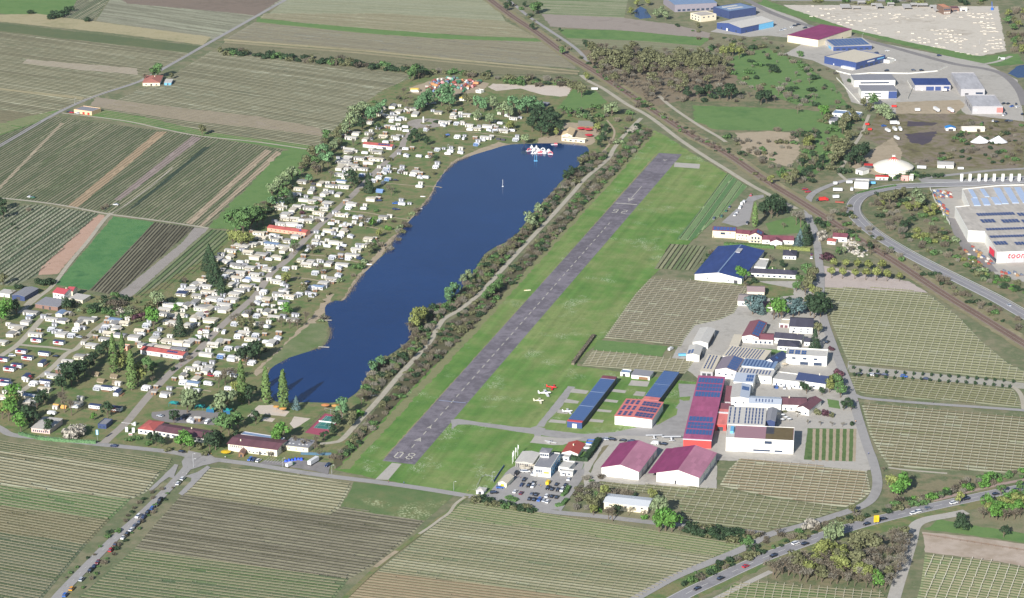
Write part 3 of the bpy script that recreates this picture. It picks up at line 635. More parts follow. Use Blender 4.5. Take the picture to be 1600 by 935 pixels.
for i, s in enumerate(('595,286 640,290 680,292 690,294', '545,330 580,334 600,338 640,344', '513,348 560,352 600,360', '470,398 520,402 560,410', '430,432 480,436 520,444', '375,492 400,495 430,499', '318,555 350,562 390,572', '263,606 300,608 330,612', '700,205 740,207 790,214 800,214', '310,590 340,594')):
    rd('camp_s%d' % i, pts(s), 2.0, G_DIRT, 'path')
rd('south', pts('-40,650 0,670 15,679 40,683 77,686 154,695 195,699 267,707 308,715 400,727 460,737 516,745 590,754 667,765 734,776 800,786 851,799 941,808 1018,817 1070,822 1134,828 1193,834'), 6.2, G_ASPH)
rd('cars', pts('312,715 300,723 282,744 252,775 218,808 180,841 141,880 100,922 80,945'), 6.4, G_ASPH)
sheet('lay_by', Z1('1065,120 1085,125 1070,165 1060,195 1100,190 1075,215 1030,200 990,225 925,285 905,278', 0, 695), G_ASPH, .2)
sheet('lay_by', Z1('1262,130 1280,140 1160,270 1110,312 1088,300 1160,225 1165,205 1120,195 1170,180 1200,170', 0, 695), G_ASPH, .2)
sheet('parking', Z8('350,560 620,580 760,540 900,570 1180,590 1140,740 1000,700 640,640 280,600', 370, 650), G_TAR, .2)
sheet('junction', pts('295,705 330,712 345,722 318,728 300,734 288,738 284,722'), G_ASPH, .2)
rd('t5', pts('730,776 716,786 703,800 685,812 646,842 593,884 536,938'), 3.4, G_LAWN, 'farm_track')
rd('t5a', pts('727,777 712,788 702,802 688,812 672,824 655,835'), 2.2, G_PATH, 'farm_track')
rd('t5b', pts('620,862 600,876 586,887'), 3, G_DIRT, 'farm_track')
rd('gravel', pts('1002,185 975,212 959,233 949,250 915,279 895,302 867,333 841,361 800,405 770,438 747,462 716,486 695,498 685,511 672,534 652,557 623,588 590,627 564,655 536,686 521,692 500,694'), 4.2, G_PATH, 'gravel_path')
rd('gravel2', pts('588,618 575,620 565,624'), 2.0, G_PATH, 'path')
rd('hedge_track', pts('948,188 960,205 955,222 940,240'), 2.0, G_DIRT, 'path')
rd('service', pts('740,-40 765,-20 800,5 826,26 856,46 900,76 921,100'), 4.5, G_ASPH)
rd('airpath', pts('908,118 921,128 944,140 980,164 1005,177 1026,191 1057,215 1080,231 1103,246 1129,262 1172,289 1200,304 1226,318 1245,327'), 5, G_PATH, 'path')
rd('airpath2', pts('1030,150 1049,167 1090,195 1121,213 1134,222'), 4, G_PATH, 'path')
rd('street', pts('1420,281 1380,282 1345,280 1325,282 1303,288 1272,302 1262,318 1264,342 1272,360 1277,385 1279,405 1282,430 1282,470 1287,499 1303,545 1318,583 1331,617 1340,650 1356,700 1364,721 1371,754 1364,778 1344,793 1303,807 1251,823 1200,837 1159,859 1108,880 1057,901 1018,922 990,938'), 6.4, G_ASPH)
rd('street2', pts('1335,618 1359,624 1457,632 1530,637 1600,642 1640,645'), 4.6, G_ASPH)
rd('street3', pts('1578,603 1590,610 1597,622 1600,640'), 3.4, G_PATH, 'path')
rd('winery', pts('1100,712 1150,714 1200,720 1260,726 1320,730 1360,733'), 6, G_CONC)
rd('northlane', pts('1325,284 1310,270 1318,258 1330,235 1345,212 1352,195 1358,180'), 3.4, G_PATH)
rd('fieldpath', pts('1388,731 1420,735 1480,740'), 2.5, G_PATH, 'farm_track')
rd('industry', pts('1120,-20 1170,2 1205,20 1255,38 1310,52 1372,68 1430,84 1490,100 1540,108 1570,118 1592,140 1602,165'), 9, G_TAR)
rd('industry2', pts('1540,100 1560,96 1580,88'), 5, G_CONC)
rd('circus_lane', pts('1500,264 1470,266 1425,281') if 0 else pts('1640,262 1560,266 1500,272 1440,279'), 6, G_ASPH)
c = rd('curve', pts('1640,281 1600,284 1560,286 1508,289 1439,291 1393,294 1359,302 1341,311 1333,325 1339,341 1364,364 1405,390 1457,418 1521,450 1560,470 1600,493 1640,515'), 12.5, G_HIGH, 'highway')
z = RD['curve'][1] + .02
dashes('highway_line', c, 5.6, .3, 0, 0, PAINT, z); dashes('highway_line', c, -5.6, .3, 0, 0, PAINT, z); dashes('highway_line', c, 0, .25, 0, 0, PAINT, z)
c = rd('highway', pts('1000,965 1040,945 1080,924 1121,905 1159,887 1200,869 1251,850 1303,832 1354,817 1405,804 1457,792 1508,781 1559,770 1600,762 1650,754'), 10.5, G_HIGH, 'highway')
z = RD['highway'][1] + .02
dashes('highway_line', c, 4.7, .28, 0, 0, PAINT, z); dashes('highway_line', c, -4.7, .28, 0, 0, PAINT, z); dashes('highway_line', c, 0, .3, 6, 8, PAINT, z)
rd('bike', pts('1457,783 1508,770 1559,758 1600,750 1640,744'), 3.2, ground_mat('red_path', ['a48f86', 'b09b92'], .03, .2, 1, .12), 'path')
rd('ramp', pts('1392,945 1408,900 1418,868 1424,840 1428,822 1445,812 1480,806 1508,800 1560,792') if 0 else pts('1394,945 1404,910 1415,875 1424,845 1430,822 1448,812 1480,806 1510,800'), 7.5, G_CONC)
rd('sidepath', pts('1110,940 1130,930 1160,915 1205,893'), 4, G_CONC, 'path')
# markings on the camp access road
z = RD['cars'][1] + .02; dashes('road_line', RD['cars'][0], 0, .15, 3, 6, PAINT, z)
# parking bays
pk = MB(); q0, q1 = P(413, 722), P(442, 727); zz = max(RD['south'][1], SHEETS[-1][2]*LV) + .06
for i in range(8):
    a = q0 + (q1-q0)*(i/7); pk.quad((a.x-.1, a.y, zz), (a.x+.1, a.y, zz), (a.x+2.6, a.y+7, zz), (a.x+2.4, a.y+7, zz))
tag(pk.build('parking_lines', PAINT), kind='structure')
# railway: ballast, sleepers, rails
rc = road_line(pts('720,-30 757,-6 800,26 838,51 885,86 928,112 980,146 1031,180 1080,212 1134,240 1200,285 1246,313 1303,349 1350,380 1400,411 1474,460 1536,498 1600,538 1650,570'))
L, _ = strip(rc, 9.5); _, Rr = strip(rc, 0, -8.5); sheet_w('verge', jag(L + Rr[::-1], .9, 6, 9), ground_mat('dry_railside', ['9a8f74', '8a8464', 'a89c80'], .03, .2, 1, .3))
L, _ = strip(rc, 4.6); _, Rr = strip(rc, 0, -4.6); (_, z) = sheet_w('railway_bed', L + Rr[::-1], G_BALL)
sl = MB(); tot = sum(math.dist(rc[i], rc[i+1]) for i in range(len(rc)-1)); s = 0
tracks = (0,) if 0 else (-1.9, 1.9)
def at_fast():
    d = 0
    for i in range(len(rc)-1):
        l = math.dist(rc[i], rc[i+1]); yield i, d, l; d += l
seglist = list(at_fast())
for i, d, l in seglist:
    a, b = Vector(rc[i]), Vector(rc[i+1]); u = (b-a).normalized(); n = Vector((-u.y, u.x)); k = math.ceil(d/1.2)
    while k*1.2 < d + l:
        p = a + u*(k*1.2-d)
        for t_ in tracks:
            q = p + n*t_; A_ = q - n*1.2 - u*.14; B_ = q + n*1.2 - u*.14; C_ = q + n*1.2 + u*.14; D_ = q - n*1.2 + u*.14
            sl.quad((*A_, z+.1), (*D_, z+.1), (*C_, z+.1), (*B_, z+.1)) if 0 else sl.quad((*A_, z+.1), (*B_, z+.1), (*C_, z+.1), (*D_, z+.1))
        k += 1
ra = MB()
for t_ in tracks:
    for g_ in (-.75, .75):
        e, _ = strip(rc, t_ + g_ + .09); f, _ = strip(rc, t_ + g_ - .09)
        for i in range(len(rc)-1):
            ra.quad((*f[i], z+.28), (*f[i+1], z+.28), (*e[i+1], z+.28), (*e[i], z+.28)); ra.quad((*f[i], z), (*f[i+1], z), (*f[i+1], z+.28), (*f[i], z+.28))
rt = tag(ra.build('railway_track', plain('rusty_rail', '6a4c3c', .5)), 'double railway track with rusty rails crossing diagonally past the runway end', 'railway track')
sl.build('sleepers', plain('sleeper', '6e655e', .9, .2), rt)
# ================================================================ LIBRARY
ZT = 0.1
def ordn(n):
    return '%d%s' % (n, 'th' if 10 <= n % 100 <= 20 else {1: 'st', 2: 'nd', 3: 'rd'}.get(n % 10, 'th'))
def rank(items, ref, key=lambda i: i[:2]):
    r = P(*ref); o = sorted(range(len(items)), key=lambda i: (P(*key(items[i])[:2]) - r).length)
    out = [0]*len(items)
    for k, i in enumerate(o): out[i] = k + 1
    return out
# ---- trees
def leaf_mat(name, c, c2=None):
    t = NT(name); g = t.n('ShaderNodeNewGeometry'); oi = t.n('ShaderNodeObjectInfo')
    r = g.outputs['Random Per Island']; q = t.noise(t.obj(), 5.0, 2, .6)
    f = t.math('ADD', t.math('MULTIPLY', r, .55), t.math('MULTIPLY', oi.outputs['Random'], .45))
    col = t.mix(f, alb(c), alb(c2 or c)); m = t.math('ADD', t.math('MULTIPLY', r, .7), .62); m = t.math('MULTIPLY', m, t.math('ADD', q, .5))
    m = t.math('MULTIPLY', m, t.math('ADD', t.math('MULTIPLY', oi.outputs['Random'], .3), .85))
    o = t.n('ShaderNodeVectorMath', operation='SCALE'); t.put(o.inputs[0], col); t.put(o.inputs['Scale'], m)
    t.b.inputs['Roughness'].default_value = .7
    return t.done(o.outputs[0])
LM = dict(fresh=leaf_mat('leaf_fresh', '648c40', '54803c'), mid=leaf_mat('leaf_mid', '5f7d48', '527044'), dark=leaf_mat('leaf_dark', '3c4f38', '34492f'),
          olive=leaf_mat('leaf_olive', '70724f', '6a6c50'), yellow=leaf_mat('leaf_yellow', '82894e', '7a824c'), willow=leaf_mat('leaf_willow', '84936f', '7a8a62'),
          bluish=leaf_mat('leaf_bluish', '5f7674', '54696a'), poplar=leaf_mat('leaf_poplar', '58713e', '627745'), brown=leaf_mat('twig_brown', '7d7464', '6f695b'),
          grey=leaf_mat('twig_grey', '8a8579', '7a776a'), blossom=leaf_mat('blossom_grey', 'b8b2a6', 'a39d90'), maroon=leaf_mat('leaf_maroon', '553a44', '5f4048'),
          teal=leaf_mat('leaf_teal', '5c8058', '688a60'))
BARK = plain('bark', '6e6254', .9, .25, 2); BARKP = plain('pale_bark', 'a59c8c', .9, .25, 2)
def leafquad(mb, p, n, s, rr, asp=1.0):
    n = n.normalized(); a = n.orthogonal().normalized(); b = n.cross(a); t = rr.uniform(0, 6.28); a, b = a*math.cos(t)+b*math.sin(t), b*math.cos(t)-a*math.sin(t)
    a *= s; b *= s*asp; k = rr.uniform(.5, 1)
    mb.quad(p-a-b*k, p+a*k-b, p+a+b*k, p-a*k+b)
def rsph(rr):
    while 1:
        v = Vector((rr.uniform(-1, 1), rr.uniform(-1, 1), rr.uniform(-1, 1)))
        if .05 < v.length < 1: return v.normalized()
def crown_mesh(kind, seed):
    rr = random.Random(seed * 31 + len(kind)); mb = MB(); tr = MB()
    if kind == 'round':   # unit height 1, width ~0.8
        bl = []
        for i in range(13):
            a = rr.uniform(0, 6.28); z = rr.uniform(.34, .84); rad = rr.uniform(.1, .28) * (1.15 - abs(z-.55))
            bl.append((Vector((rad*math.cos(a), rad*math.sin(a), z)), rr.uniform(.11, .2)))
        bl.append((Vector((0, 0, .8)), .17))
        for c, r in bl:
            for i in range(44):
                d = rsph(rr)
                if d.z < -.55: continue
                leafquad(mb, c + d*r*rr.uniform(.7, 1.08), d + rsph(rr)*.5 + Vector((0, 0, .2)), rr.uniform(.026, .05), rr)
            tr.bar((0, 0, .2), c, .014, .005, 4)
        tr.bar((0, 0, 0), (0, 0, .45), .03, .018, 6)
    elif kind == 'poplar':
        for i in range(620):
            z = rr.random()**.8; z = .06 + .94*z; w = .125*math.sin(math.pi*min(1, (z-.02)*.93+.07))**.55*(1.05-.55*z); a = rr.uniform(0, 6.28)
            w *= 1 + .25*math.sin(a*3 + z*23 + seed) * math.sin(z*40+seed)
            d = Vector((math.cos(a), math.sin(a), .35)); leafquad(mb, Vector((w*math.cos(a), w*math.sin(a), z))*1.0, d + rsph(rr)*.5, rr.uniform(.014, .026), rr)
        tr.bar((0, 0, 0), (0, 0, .6), .02, .008, 6)
        for i in range(9): z = rr.uniform(.1, .5); a = rr.uniform(0, 6.28); tr.bar((0, 0, z), (.07*math.cos(a), .07*math.sin(a), z+.2), .006, .003, 3)
    elif kind == 'conifer':
        for i in range(640):
            z = rr.random()**1.5; z = .08 + .92*z; w = .27*(1-z)**.8 * (.78 + .3*abs(math.sin(z*38))) ; a = rr.uniform(0, 6.28); w *= rr.uniform(.75, 1.1)
            d = Vector((math.cos(a), math.sin(a), .5)); leafquad(mb, Vector((w*math.cos(a), w*math.sin(a), z)), d + rsph(rr)*.4, rr.uniform(.022, .04), rr, .6)
        tr.bar((0, 0, 0), (0, 0, .95), .024, .004, 6)
        for i in range(10): z = rr.uniform(.15, .8); a = rr.uniform(0, 6.28); w = .2*(1-z); tr.bar((0, 0, z), (w*math.cos(a), w*math.sin(a), z-.02), .006, .003, 3)
    elif kind == 'bare':
        tips = []
        def br(p, d, L, r, k):
            q = p + d*L; tr.bar(p, q, r, r*.62, 4 if k else 6)
            if k >= 3: tips.append((q, d)); return
            for i in range(3 if k else 5):
                e = (d*1.0 + rsph(rr)*.75 + Vector((0, 0, .28))).normalized(); br(p + d*L*rr.uniform(.6, 1), e, L*rr.uniform(.6, .8), r*.55, k+1)
        br(Vector((0, 0, 0)), Vector((0, 0, 1)), .3, .022, 0)
        for q, d in tips:
            for i in range(5):
                e = (d + rsph(rr)*.9 + Vector((0, 0, .2))).normalized(); s = rr.uniform(.05, .12); o = e.orthogonal().normalized()*.0045
                p = q - d*rr.uniform(0, .08); mb.quad(p-o, p+o, p+e*s+o*.6, p+e*s-o*.6)
        for i in range(4):
            for q, d in tips:
                p = q + rsph(rr)*.07; leafquad(mb, p, rsph(rr), rr.uniform(.009, .02), rr)
    elif kind == 'bush':  # unit height 1, width ~1.5
        bl = [(Vector((rr.uniform(-.5, .5), rr.uniform(-.5, .5), rr.uniform(.25, .6))), rr.uniform(.25, .42)) for i in range(7)]
        for c, r in bl:
            for i in range(40):
                d = rsph(rr); p = c + d*r*rr.uniform(.75, 1.1)
                if p.z < 0: continue
                leafquad(mb, p, d + rsph(rr)*.6, rr.uniform(.055, .11), rr)
    elif kind == 'twig':
        bl = [(Vector((rr.uniform(-.5, .5), rr.uniform(-.5, .5), 0)), rr.uniform(.6, 1)) for i in range(14)]
        for c, h in bl:
            for i in range(17):
                e = Vector((rr.uniform(-.4, .4), rr.uniform(-.4, .4), 1)); s = h*rr.uniform(.5, 1); o = e.orthogonal().normalized()*rr.uniform(.01, .03)
                mb.quad(c-o*.5, c+o*.5, c+e*s+o, c+e*s-o); leafquad(mb, c+e*s*rr.uniform(.5, 1), rsph(rr)+Vector((0, 0, .3)), rr.uniform(.03, .07), rr)
    elif kind == 'plane':
        for k in range(5):
            a = k*1.256 + rr.uniform(-.3, .3); c = Vector((.17*math.cos(a), .17*math.sin(a), rr.uniform(.58, .7))); tr.bar((0, 0, .36), c, .016, .008, 4)
            for i in range(52):
                d = rsph(rr); leafquad(mb, c + d*.19*rr.uniform(.8, 1.05), d + rsph(rr)*.5, rr.uniform(.03, .055), rr)
        for i in range(60):
            d = rsph(rr); leafquad(mb, Vector((0, 0, .76)) + d*.2, d + rsph(rr)*.5, rr.uniform(.03, .055), rr)
        tr.bar((0, 0, 0), (0, 0, .4), .028, .02, 6)
    return mb, tr
NV = dict(round=6, poplar=3, conifer=4, bare=5, bush=5, twig=4, plane=3)
TM = {}
for k_, n_ in NV.items():
    for i in range(n_):
        a, b = crown_mesh(k_, i+1); TM[k_, i] = (a.mesh('crown', LM['mid']), b.mesh('trunk', BARK) if b.f else None)
KIND = {  # code: (shape, leaf, name, category, adjective, width factor)
 'f': ('round', 'fresh', 'leafy_tree', 'tree', 'bright green leafy tree', 1.0), 'g': ('round', 'mid', 'leafy_tree', 'tree', 'mid green leafy tree', 1.0),
 'd': ('round', 'dark', 'evergreen_tree', 'tree', 'dark green bushy tree', 1.0), 'o': ('round', 'olive', 'budding_tree', 'tree', 'olive brown budding tree', .95),
 'y': ('round', 'yellow', 'budding_tree', 'tree', 'yellow green budding tree', .95), 'w': ('round', 'willow', 'willow_tree', 'tree', 'pale grey green willow', 1.05),
 't': ('round', 'teal', 'leafy_tree', 'tree', 'cool green leafy tree', .9), 'p': ('poplar', 'poplar', 'poplar_tree', 'tree', 'slim columnar green poplar', 1.0),
 'c': ('conifer', 'dark', 'conifer_tree', 'tree', 'dark green conifer', 1.2), 's': ('conifer', 'bluish', 'conifer_tree', 'tree', 'blue grey spruce', 1.3),
 'b': ('bare', 'brown', 'bare_tree', 'tree', 'leafless brown tree', 1.1), 'a': ('bare', 'grey', 'bare_tree', 'tree', 'leafless grey tree', 1.1),
 'B': ('bush', 'mid', 'bush', 'bush', 'green bush', 1.0), 'D': ('bush', 'dark', 'bush', 'bush', 'dark green bush', 1.0), 'O': ('bush', 'olive', 'bush', 'bush', 'olive bush', 1.0),
 'Y': ('bush', 'yellow', 'bush', 'bush', 'yellow green bush', 1.0), 'W': ('bush', 'willow', 'pale_bush', 'bush', 'pale grey green bush', 1.0), 'X': ('bush', 'blossom', 'pale_bush', 'bush', 'whitish blossoming bush', 1.0),
 'T': ('twig', 'brown', 'bare_bush', 'bush', 'leafless brown bush', 1.0), 'G': ('twig', 'grey', 'bare_bush', 'bush', 'leafless grey bush', 1.0),
 'M': ('bush', 'maroon', 'bush', 'bush', 'dark maroon bush', 1.0), 'v': ('plane', 'yellow', 'plane_tree', 'tree', 'pollarded yellow green plane tree', 1.0),
 'F': ('bush', 'fresh', 'bush', 'bush', 'bright green bush', 1.0), 'q': ('round', 'bluish', 'spreading_spruce', 'tree', 'broad blue grey evergreen tree', 1.1)}
TR = random.Random(99)
def tree(code, x, y, h, w=None, label=None, group=None):
    sh, lf, nm, cat, adj, wf = KIND[code]; v = TR.randrange(NV[sh]); cm, tm = TM[sh, v]; p = P(x, y); p.z = ZT
    big = 1.3 if code.islower() else 1.2
    w = (w or h) * wf * big; h *= big; sc = (w*TR.uniform(.9, 1.1), w*TR.uniform(.9, 1.1), h)
    def mk(n, me, par=None):
        o = bpy.data.objects.new(n, me); COL.objects.link(o)
        if n != 'trunk': o.material_slots[0].link = 'OBJECT'; o.material_slots[0].material = LM[lf]
        if par: o.parent = par
        return o
    if tm is None: r = mk(nm, cm); r.location = p; r.rotation_euler = (0, 0, TR.uniform(0, 6.28))
    else:
        r = empty(nm, p, TR.uniform(0, 6.28)); mk('crown', cm, r); mk('trunk', tm, r)
    r.scale = sc; tag(r, label or adj, cat, group); return r
ALLT = []
def trees(where, ref, refname, items, ox=0, oy=0, k=1.0):
    "items: 'code x,y,h[,w]; ...'; label = look + rank by distance from a landmark + where"
    L = []
    for it in items.split(';'):
        it = it.strip()
        if not it: continue
        c, rest = it.split(None, 1)
        for q in rest.split():
            n = [float(a) for a in q.split(',')]; L.append((ox+n[0]/k, oy+n[1]/k, c, n[2], n[3] if len(n) > 3 else None))
    plant(where, ref, refname, L)
def plant(where, ref, refname, L):
    bycode = {}
    for it in L: bycode.setdefault(it[2], []).append(it)
    for c, its in bycode.items():
        rk = rank(its, ref)
        for it, r in zip(its, rk):
            adj = KIND[c][4]
            lab = f"{adj} {where}" if len(its) == 1 else f"{adj}, {ordn(r)} nearest the {refname}, {where}"
            tree(c, it[0], it[1], it[3], it[4], lab, (adj + 's ' + where) if len(its) > 1 else None)
def scatter(where, ref, refname, poly, n, codes, h0, h1, seed, mind=3.5, wf=(.9, 1.4), extra=()):
    poly = pts(poly) if isinstance(poly, str) else poly
    wpoly = W2(poly); rr = random.Random(seed); xs = [p[0] for p in wpoly]; ys = [p[1] for p in wpoly]; got = []; L = []; tries = 0
    while len(L) < n and tries < n*60:
        tries += 1; x, y = rr.uniform(min(xs), max(xs)), rr.uniform(min(ys), max(ys))
        if not inpoly((x, y), wpoly): continue
        if any((x-a)**2 + (y-b)**2 < mind*mind for a, b in got): continue
        got.append((x, y)); c = rr.choice(codes); h = rr.uniform(h0, h1)
        if c.islower(): h *= 1.5
        px = proj(x, y); L.append((px[0], px[1], c, h, h*rr.uniform(*wf)))
    L += list(extra); plant(where, ref, refname, L)
def proj(x, y, z=0):
    dx, dy, dz = x, y - CY, z - CAMH
    f = dy*CT - dz*ST; u = dy*ST + dz*CT
    return (800 + FPX*dx/f, 467.5 - FPX*u/f)
# ---- shared small-object materials
GL = plain('window_glass', '39465c', .15, .2, .5, spec=.6)
WHT = plain('white_paint', 'ffffff', .5, .06, .5, k=1.25); CREAM = plain('cream_paint', 'fff8e2', .6, .06, .5, k=1.3)
CHW = plain('chalet_wall', 'efeade', .7, .1, .4, k=1.15); RFW = plain('white_roof', 'd0ccc4', .6, .2, .5, k=1.0, island=.12); RFG = plain('light_grey_roof', 'bdb9b2', .6, .2, .5, island=.1); RFD = plain('grey_roof', '8f8f94', .6, .15, .5); RFB = plain('blue_grey_roof', '8096b4', .5, .15, .5)
RFC = plain('cream_roof', 'd2c8b4', .6, .14, .5); RFN = plain('navy_roof', '3e496a', .5, .1, .5); REDA = plain('red_awning', 'b03048', .7, .1, .5); WOOD = plain('brown_wood', '8a6a50', .8, .2, .8)
TYRE = plain('tyre_rubber', '2c2c2e', .8, .1); GREYC = plain('grey_canvas', 'b8bac0', .8, .12, .6); BLUEC = plain('blue_canvas', '6f8cb8', .7, .12, .6); TEALC = plain('teal_roof', '2f8f8c', .6, .12); ORNG = plain('orange_canvas', 'e0a860', .8, .1)
YELP = plain('yellow_paint', 'e8c030', .5, .06); REDP = plain('red_paint', 'd03a34', .5, .08); GRNP = plain('green_paint', '3a8a78', .6, .08); BLUP = plain('blue_paint', '3a6cc0', .5, .08); DARK = plain('dark_frame', '4a4a50', .6, .1); LBLU = plain('light_blue_paint', '6fb4dc', .5, .08)
MET = plain('grey_metal', 'aeb0b4', .4, .1)
def gable(mb, x0, x1, y0, y1, z, rh, ov=.25, th=.12, m=0):
    "roof with the ridge along x"
    ym = (y0+y1)/2; a, b = x0-ov, x1+ov; c, d = y0-ov, y1+ov; s = rh/((y1-y0)/2); zl = z - ov*s
    for (ya, za, yb, zb) in ((c, zl, ym, z+rh), (ym, z+rh, d, zl)):
        mb.quad((a, ya, za+th), (b, ya, za+th), (b, yb, zb+th), (a, yb, zb+th), m)
        mb.quad((a, yb, zb), (b, yb, zb), (b, ya, za), (a, ya, za), m)
    for x in (a, b): mb.quad((x, c, zl), (x, c, zl+th), (x, ym, z+rh+th), (x, ym, z+rh), m); mb.quad((x, ym, z+rh), (x, ym, z+rh+th), (x, d, zl+th), (x, d, zl), m)
    for y in (c, d): mb.quad((a, y, zl), (b, y, zl), (b, y, zl+th), (a, y, zl+th), m)
def gablewall(mb, x0, x1, y0, y1, z0, z, rh, m=0):
    ym = (y0+y1)/2; n = len(mb.v)
    mb.v += [(x0, y0, z0), (x1, y0, z0), (x1, y1, z0), (x0, y1, z0), (x0, y0, z), (x1, y0, z), (x1, y1, z), (x0, y1, z), (x0, ym, z+rh), (x1, ym, z+rh)]
    for f in ((0, 1, 5, 4), (2, 3, 7, 6), (1, 2, 6, 9, 5), (3, 0, 4, 8, 7), (0, 3, 2, 1)): mb.f.append(tuple(n+i for i in f)); mb.m.append(m)
def part(name, mat, par, *boxes):
    for b in boxes:
        mb = MB(); mb.box(*b); o = mb.build(name, mat, par)
    return o
def park(o): o.location = (0, -4000, -50); return o
PROTO = {}
# static holiday chalets
for i, (a, b, h, rh) in enumerate(((7.5, 4.6, 2.1, .5), (6.2, 5.2, 2.2, .3), (8.6, 4.2, 2.0, .35), (6.8, 4.0, 2.2, .7))):
    r = empty('holiday_chalet', (0, 0, 0)); x, y = a/2, b/2
    m = MB(); gablewall(m, -x, x, -y, y, 0, h, rh); m.build('wall', CHW, r); m = MB(); gable(m, -x, x, -y, y, h, rh); m.build('roof', RFW, r)
    for k in range(3):
        if k != i % 3: part('window', GL, r, (-x+.9+k*a/3, -x+2.1+k*a/3, -y-.04, -y-.01, .9, 1.6))
    k = i % 3; part('door', DARK, r, (-x+.9+k*a/3, -x+1.8+k*a/3, -y-.05, -y-.01, .05, 1.9))
    part('window', GL, r, (x+.01, x+.04, -.7, .7, .9, 1.6))
    if i % 2: m = MB(); m.box(-x, x-2, -y-1.9, -y-.3, 1.95, 2.05); m.box(-x, -x+.1, -y-1.9, -y-1.8, 0, 1.95); m.box(x-2.1, x-2, -y-1.9, -y-1.8, 0, 1.95); m.build('porch', RFC, r)
    PROTO['s', i] = r
# touring caravans
for i, aw in enumerate((GREYC, WHT, None, BLUEC)):
    r = empty('caravan', (0, 0, 0)); m = MB()
    m.extr([(-2.7, .55), (-2.9, 1.3), (-2.55, 2.45), (-2.2, 2.6), (2.2, 2.6), (2.5, 2.4), (2.75, 1.4), (2.6, .55)], -1.15, 1.15)
    bd = m.build('body', WHT, r); fixnormals(bd)
    for x in (-1.9, .9): part('window', GL, r, (x, x+1.1, -1.19, -1.155, 1.35, 2.0))
    part('window', GL, r, (2.60, 2.68, -.7, .7, 1.5, 2.1)); part('door', GREYC, r, (-.5, .3, -1.18, -1.155, .65, 2.3))
    for y in (-1.15, .95): m = MB(); m.bar((-.1, y, .35), (-.1, y+.2, .35), .35, .35, 10, cap=True); m.build('wheel', TYRE, r)
    part('tow_bar', DARK, r, (2.6, 3.7, -.08, .08, .45, .55))
    if aw:
        m = MB(); y0, y1 = -3.4, -1.2
        m.v += [(-2.3, y0, 0), (2.2, y0, 0), (2.2, y1, 0), (-2.3, y1, 0), (-2.3, y0, 1.75), (2.2, y0, 1.75), (2.2, y1, 2.35), (-2.3, y1, 2.35)]
        for f in ((4, 5, 6, 7), (0, 1, 5, 4), (1, 2, 6, 5), (3, 0, 4, 7), (2, 3, 7, 6)): m.f.append(f); m.m.append(0)
        o = m.build('awning', aw, r); part('awning_window', GL, r, (-1.8, -.3, y0-.04, y0-.01, .8, 1.5), (.2, 1.7, y0-.04, y0-.01, .8, 1.5))
    PROTO['c', i] = r
# blue roofed mobile homes with red porch awning
for i in range(2):
    r = empty('mobile_home', (0, 0, 0)); m = MB(); gablewall(m, -4.2, 4.2, -1.9, 1.9, .3, 2.6, .35); m.build('wall', WHT, r)
    m = MB(); gable(m, -4.2, 4.2, -1.9, 1.9, 2.6, .35, .12); m.build('roof', RFN, r)
    for x in (-3.4, 1.2, 2.8): part('window', GL, r, (x, x+.9, -1.95, -1.91, 1.2, 2.0))
    part('deck', WOOD, r, (-2.6, 3.4, -4.0, -1.95, 0, .35))
    if i == 0: m = MB(); m.quad((-1.9, -3.9, 2.1), (.7, -3.9, 2.1), (.7, -1.9, 2.65), (-1.9, -1.9, 2.65)); m.quad((-1.9, -1.9, 2.6), (.7, -1.9, 2.6), (.7, -3.9, 2.05), (-1.9, -3.9, 2.05)); m.bar((-1.85, -3.85, 0), (-1.85, -3.85, 2.1), .06); m.bar((.65, -3.85, 0), (.65, -3.85, 2.1), .06); m.build('awning', REDA, r)
    PROTO['h', i] = r
# small round-topped huts
r = empty('camping_hut', (0, 0, 0)); m = MB(); gablewall(m, -2.6, 2.6, -2, 2, 0, 1.2, 1.5); m.build('wall', plain('pale_wood', 'b0a490', .8), r); m = MB(); gable(m, -2.6, 2.6, -2, 2, 1.2, 1.5, .3); m.build('roof', plain('brown_shingle', '837660', .9, .25), r)
part('door', DARK, r, (2.61, 2.66, -.5, .5, 0, 1.9)); part('window', GL, r, (-1.4, -.6, -2.05, -2.01, .4, 1.0), (.6, 1.4, -2.05, -2.01, .4, 1.0)); PROTO['k', 0] = r
# tents and pavilions
for i, mt in enumerate((BLUEC, ORNG, DARK, GREYC)):
    r = empty('tent', (0, 0, 0)); m = MB(); gablewall(m, -2, 2, -1.6, 1.6, 0, .8, 1.1); gable(m, -2, 2, -1.6, 1.6, .8, 1.1, .1, .03); m.build('canvas', mt, r); part('door_flap', DARK, r, (2.11, 2.15, -.4, .4, 0, 1.2)); PROTO['t', i] = r
r = empty('pavilion', (0, 0, 0)); m = MB()
for s, e in (((-2.6, -2.2), (2.6, -2.2)), ((2.6, -2.2), (2.6, 2.2)), ((2.6, 2.2), (-2.6, 2.2)), ((-2.6, 2.2), (-2.6, -2.2))): m.tri((*s, 2.2), (*e, 2.2), (0, 0, 3.2))
m.build('roof', TEALC, r)
for x in (-2.4, 2.4):
    for y in (-2, 2): m = MB(); m.bar((x, y, 0), (x, y, 2.2), .08); m.build('post', WOODP if 0 else TEALC, r)
m = MB(); m.box(-2.3, 2.3, 1.9, 2.0, .1, 2.1); m.build('side_screen', plain('teal_side', '2a5f88', .7), r); PROTO['g', 0] = r
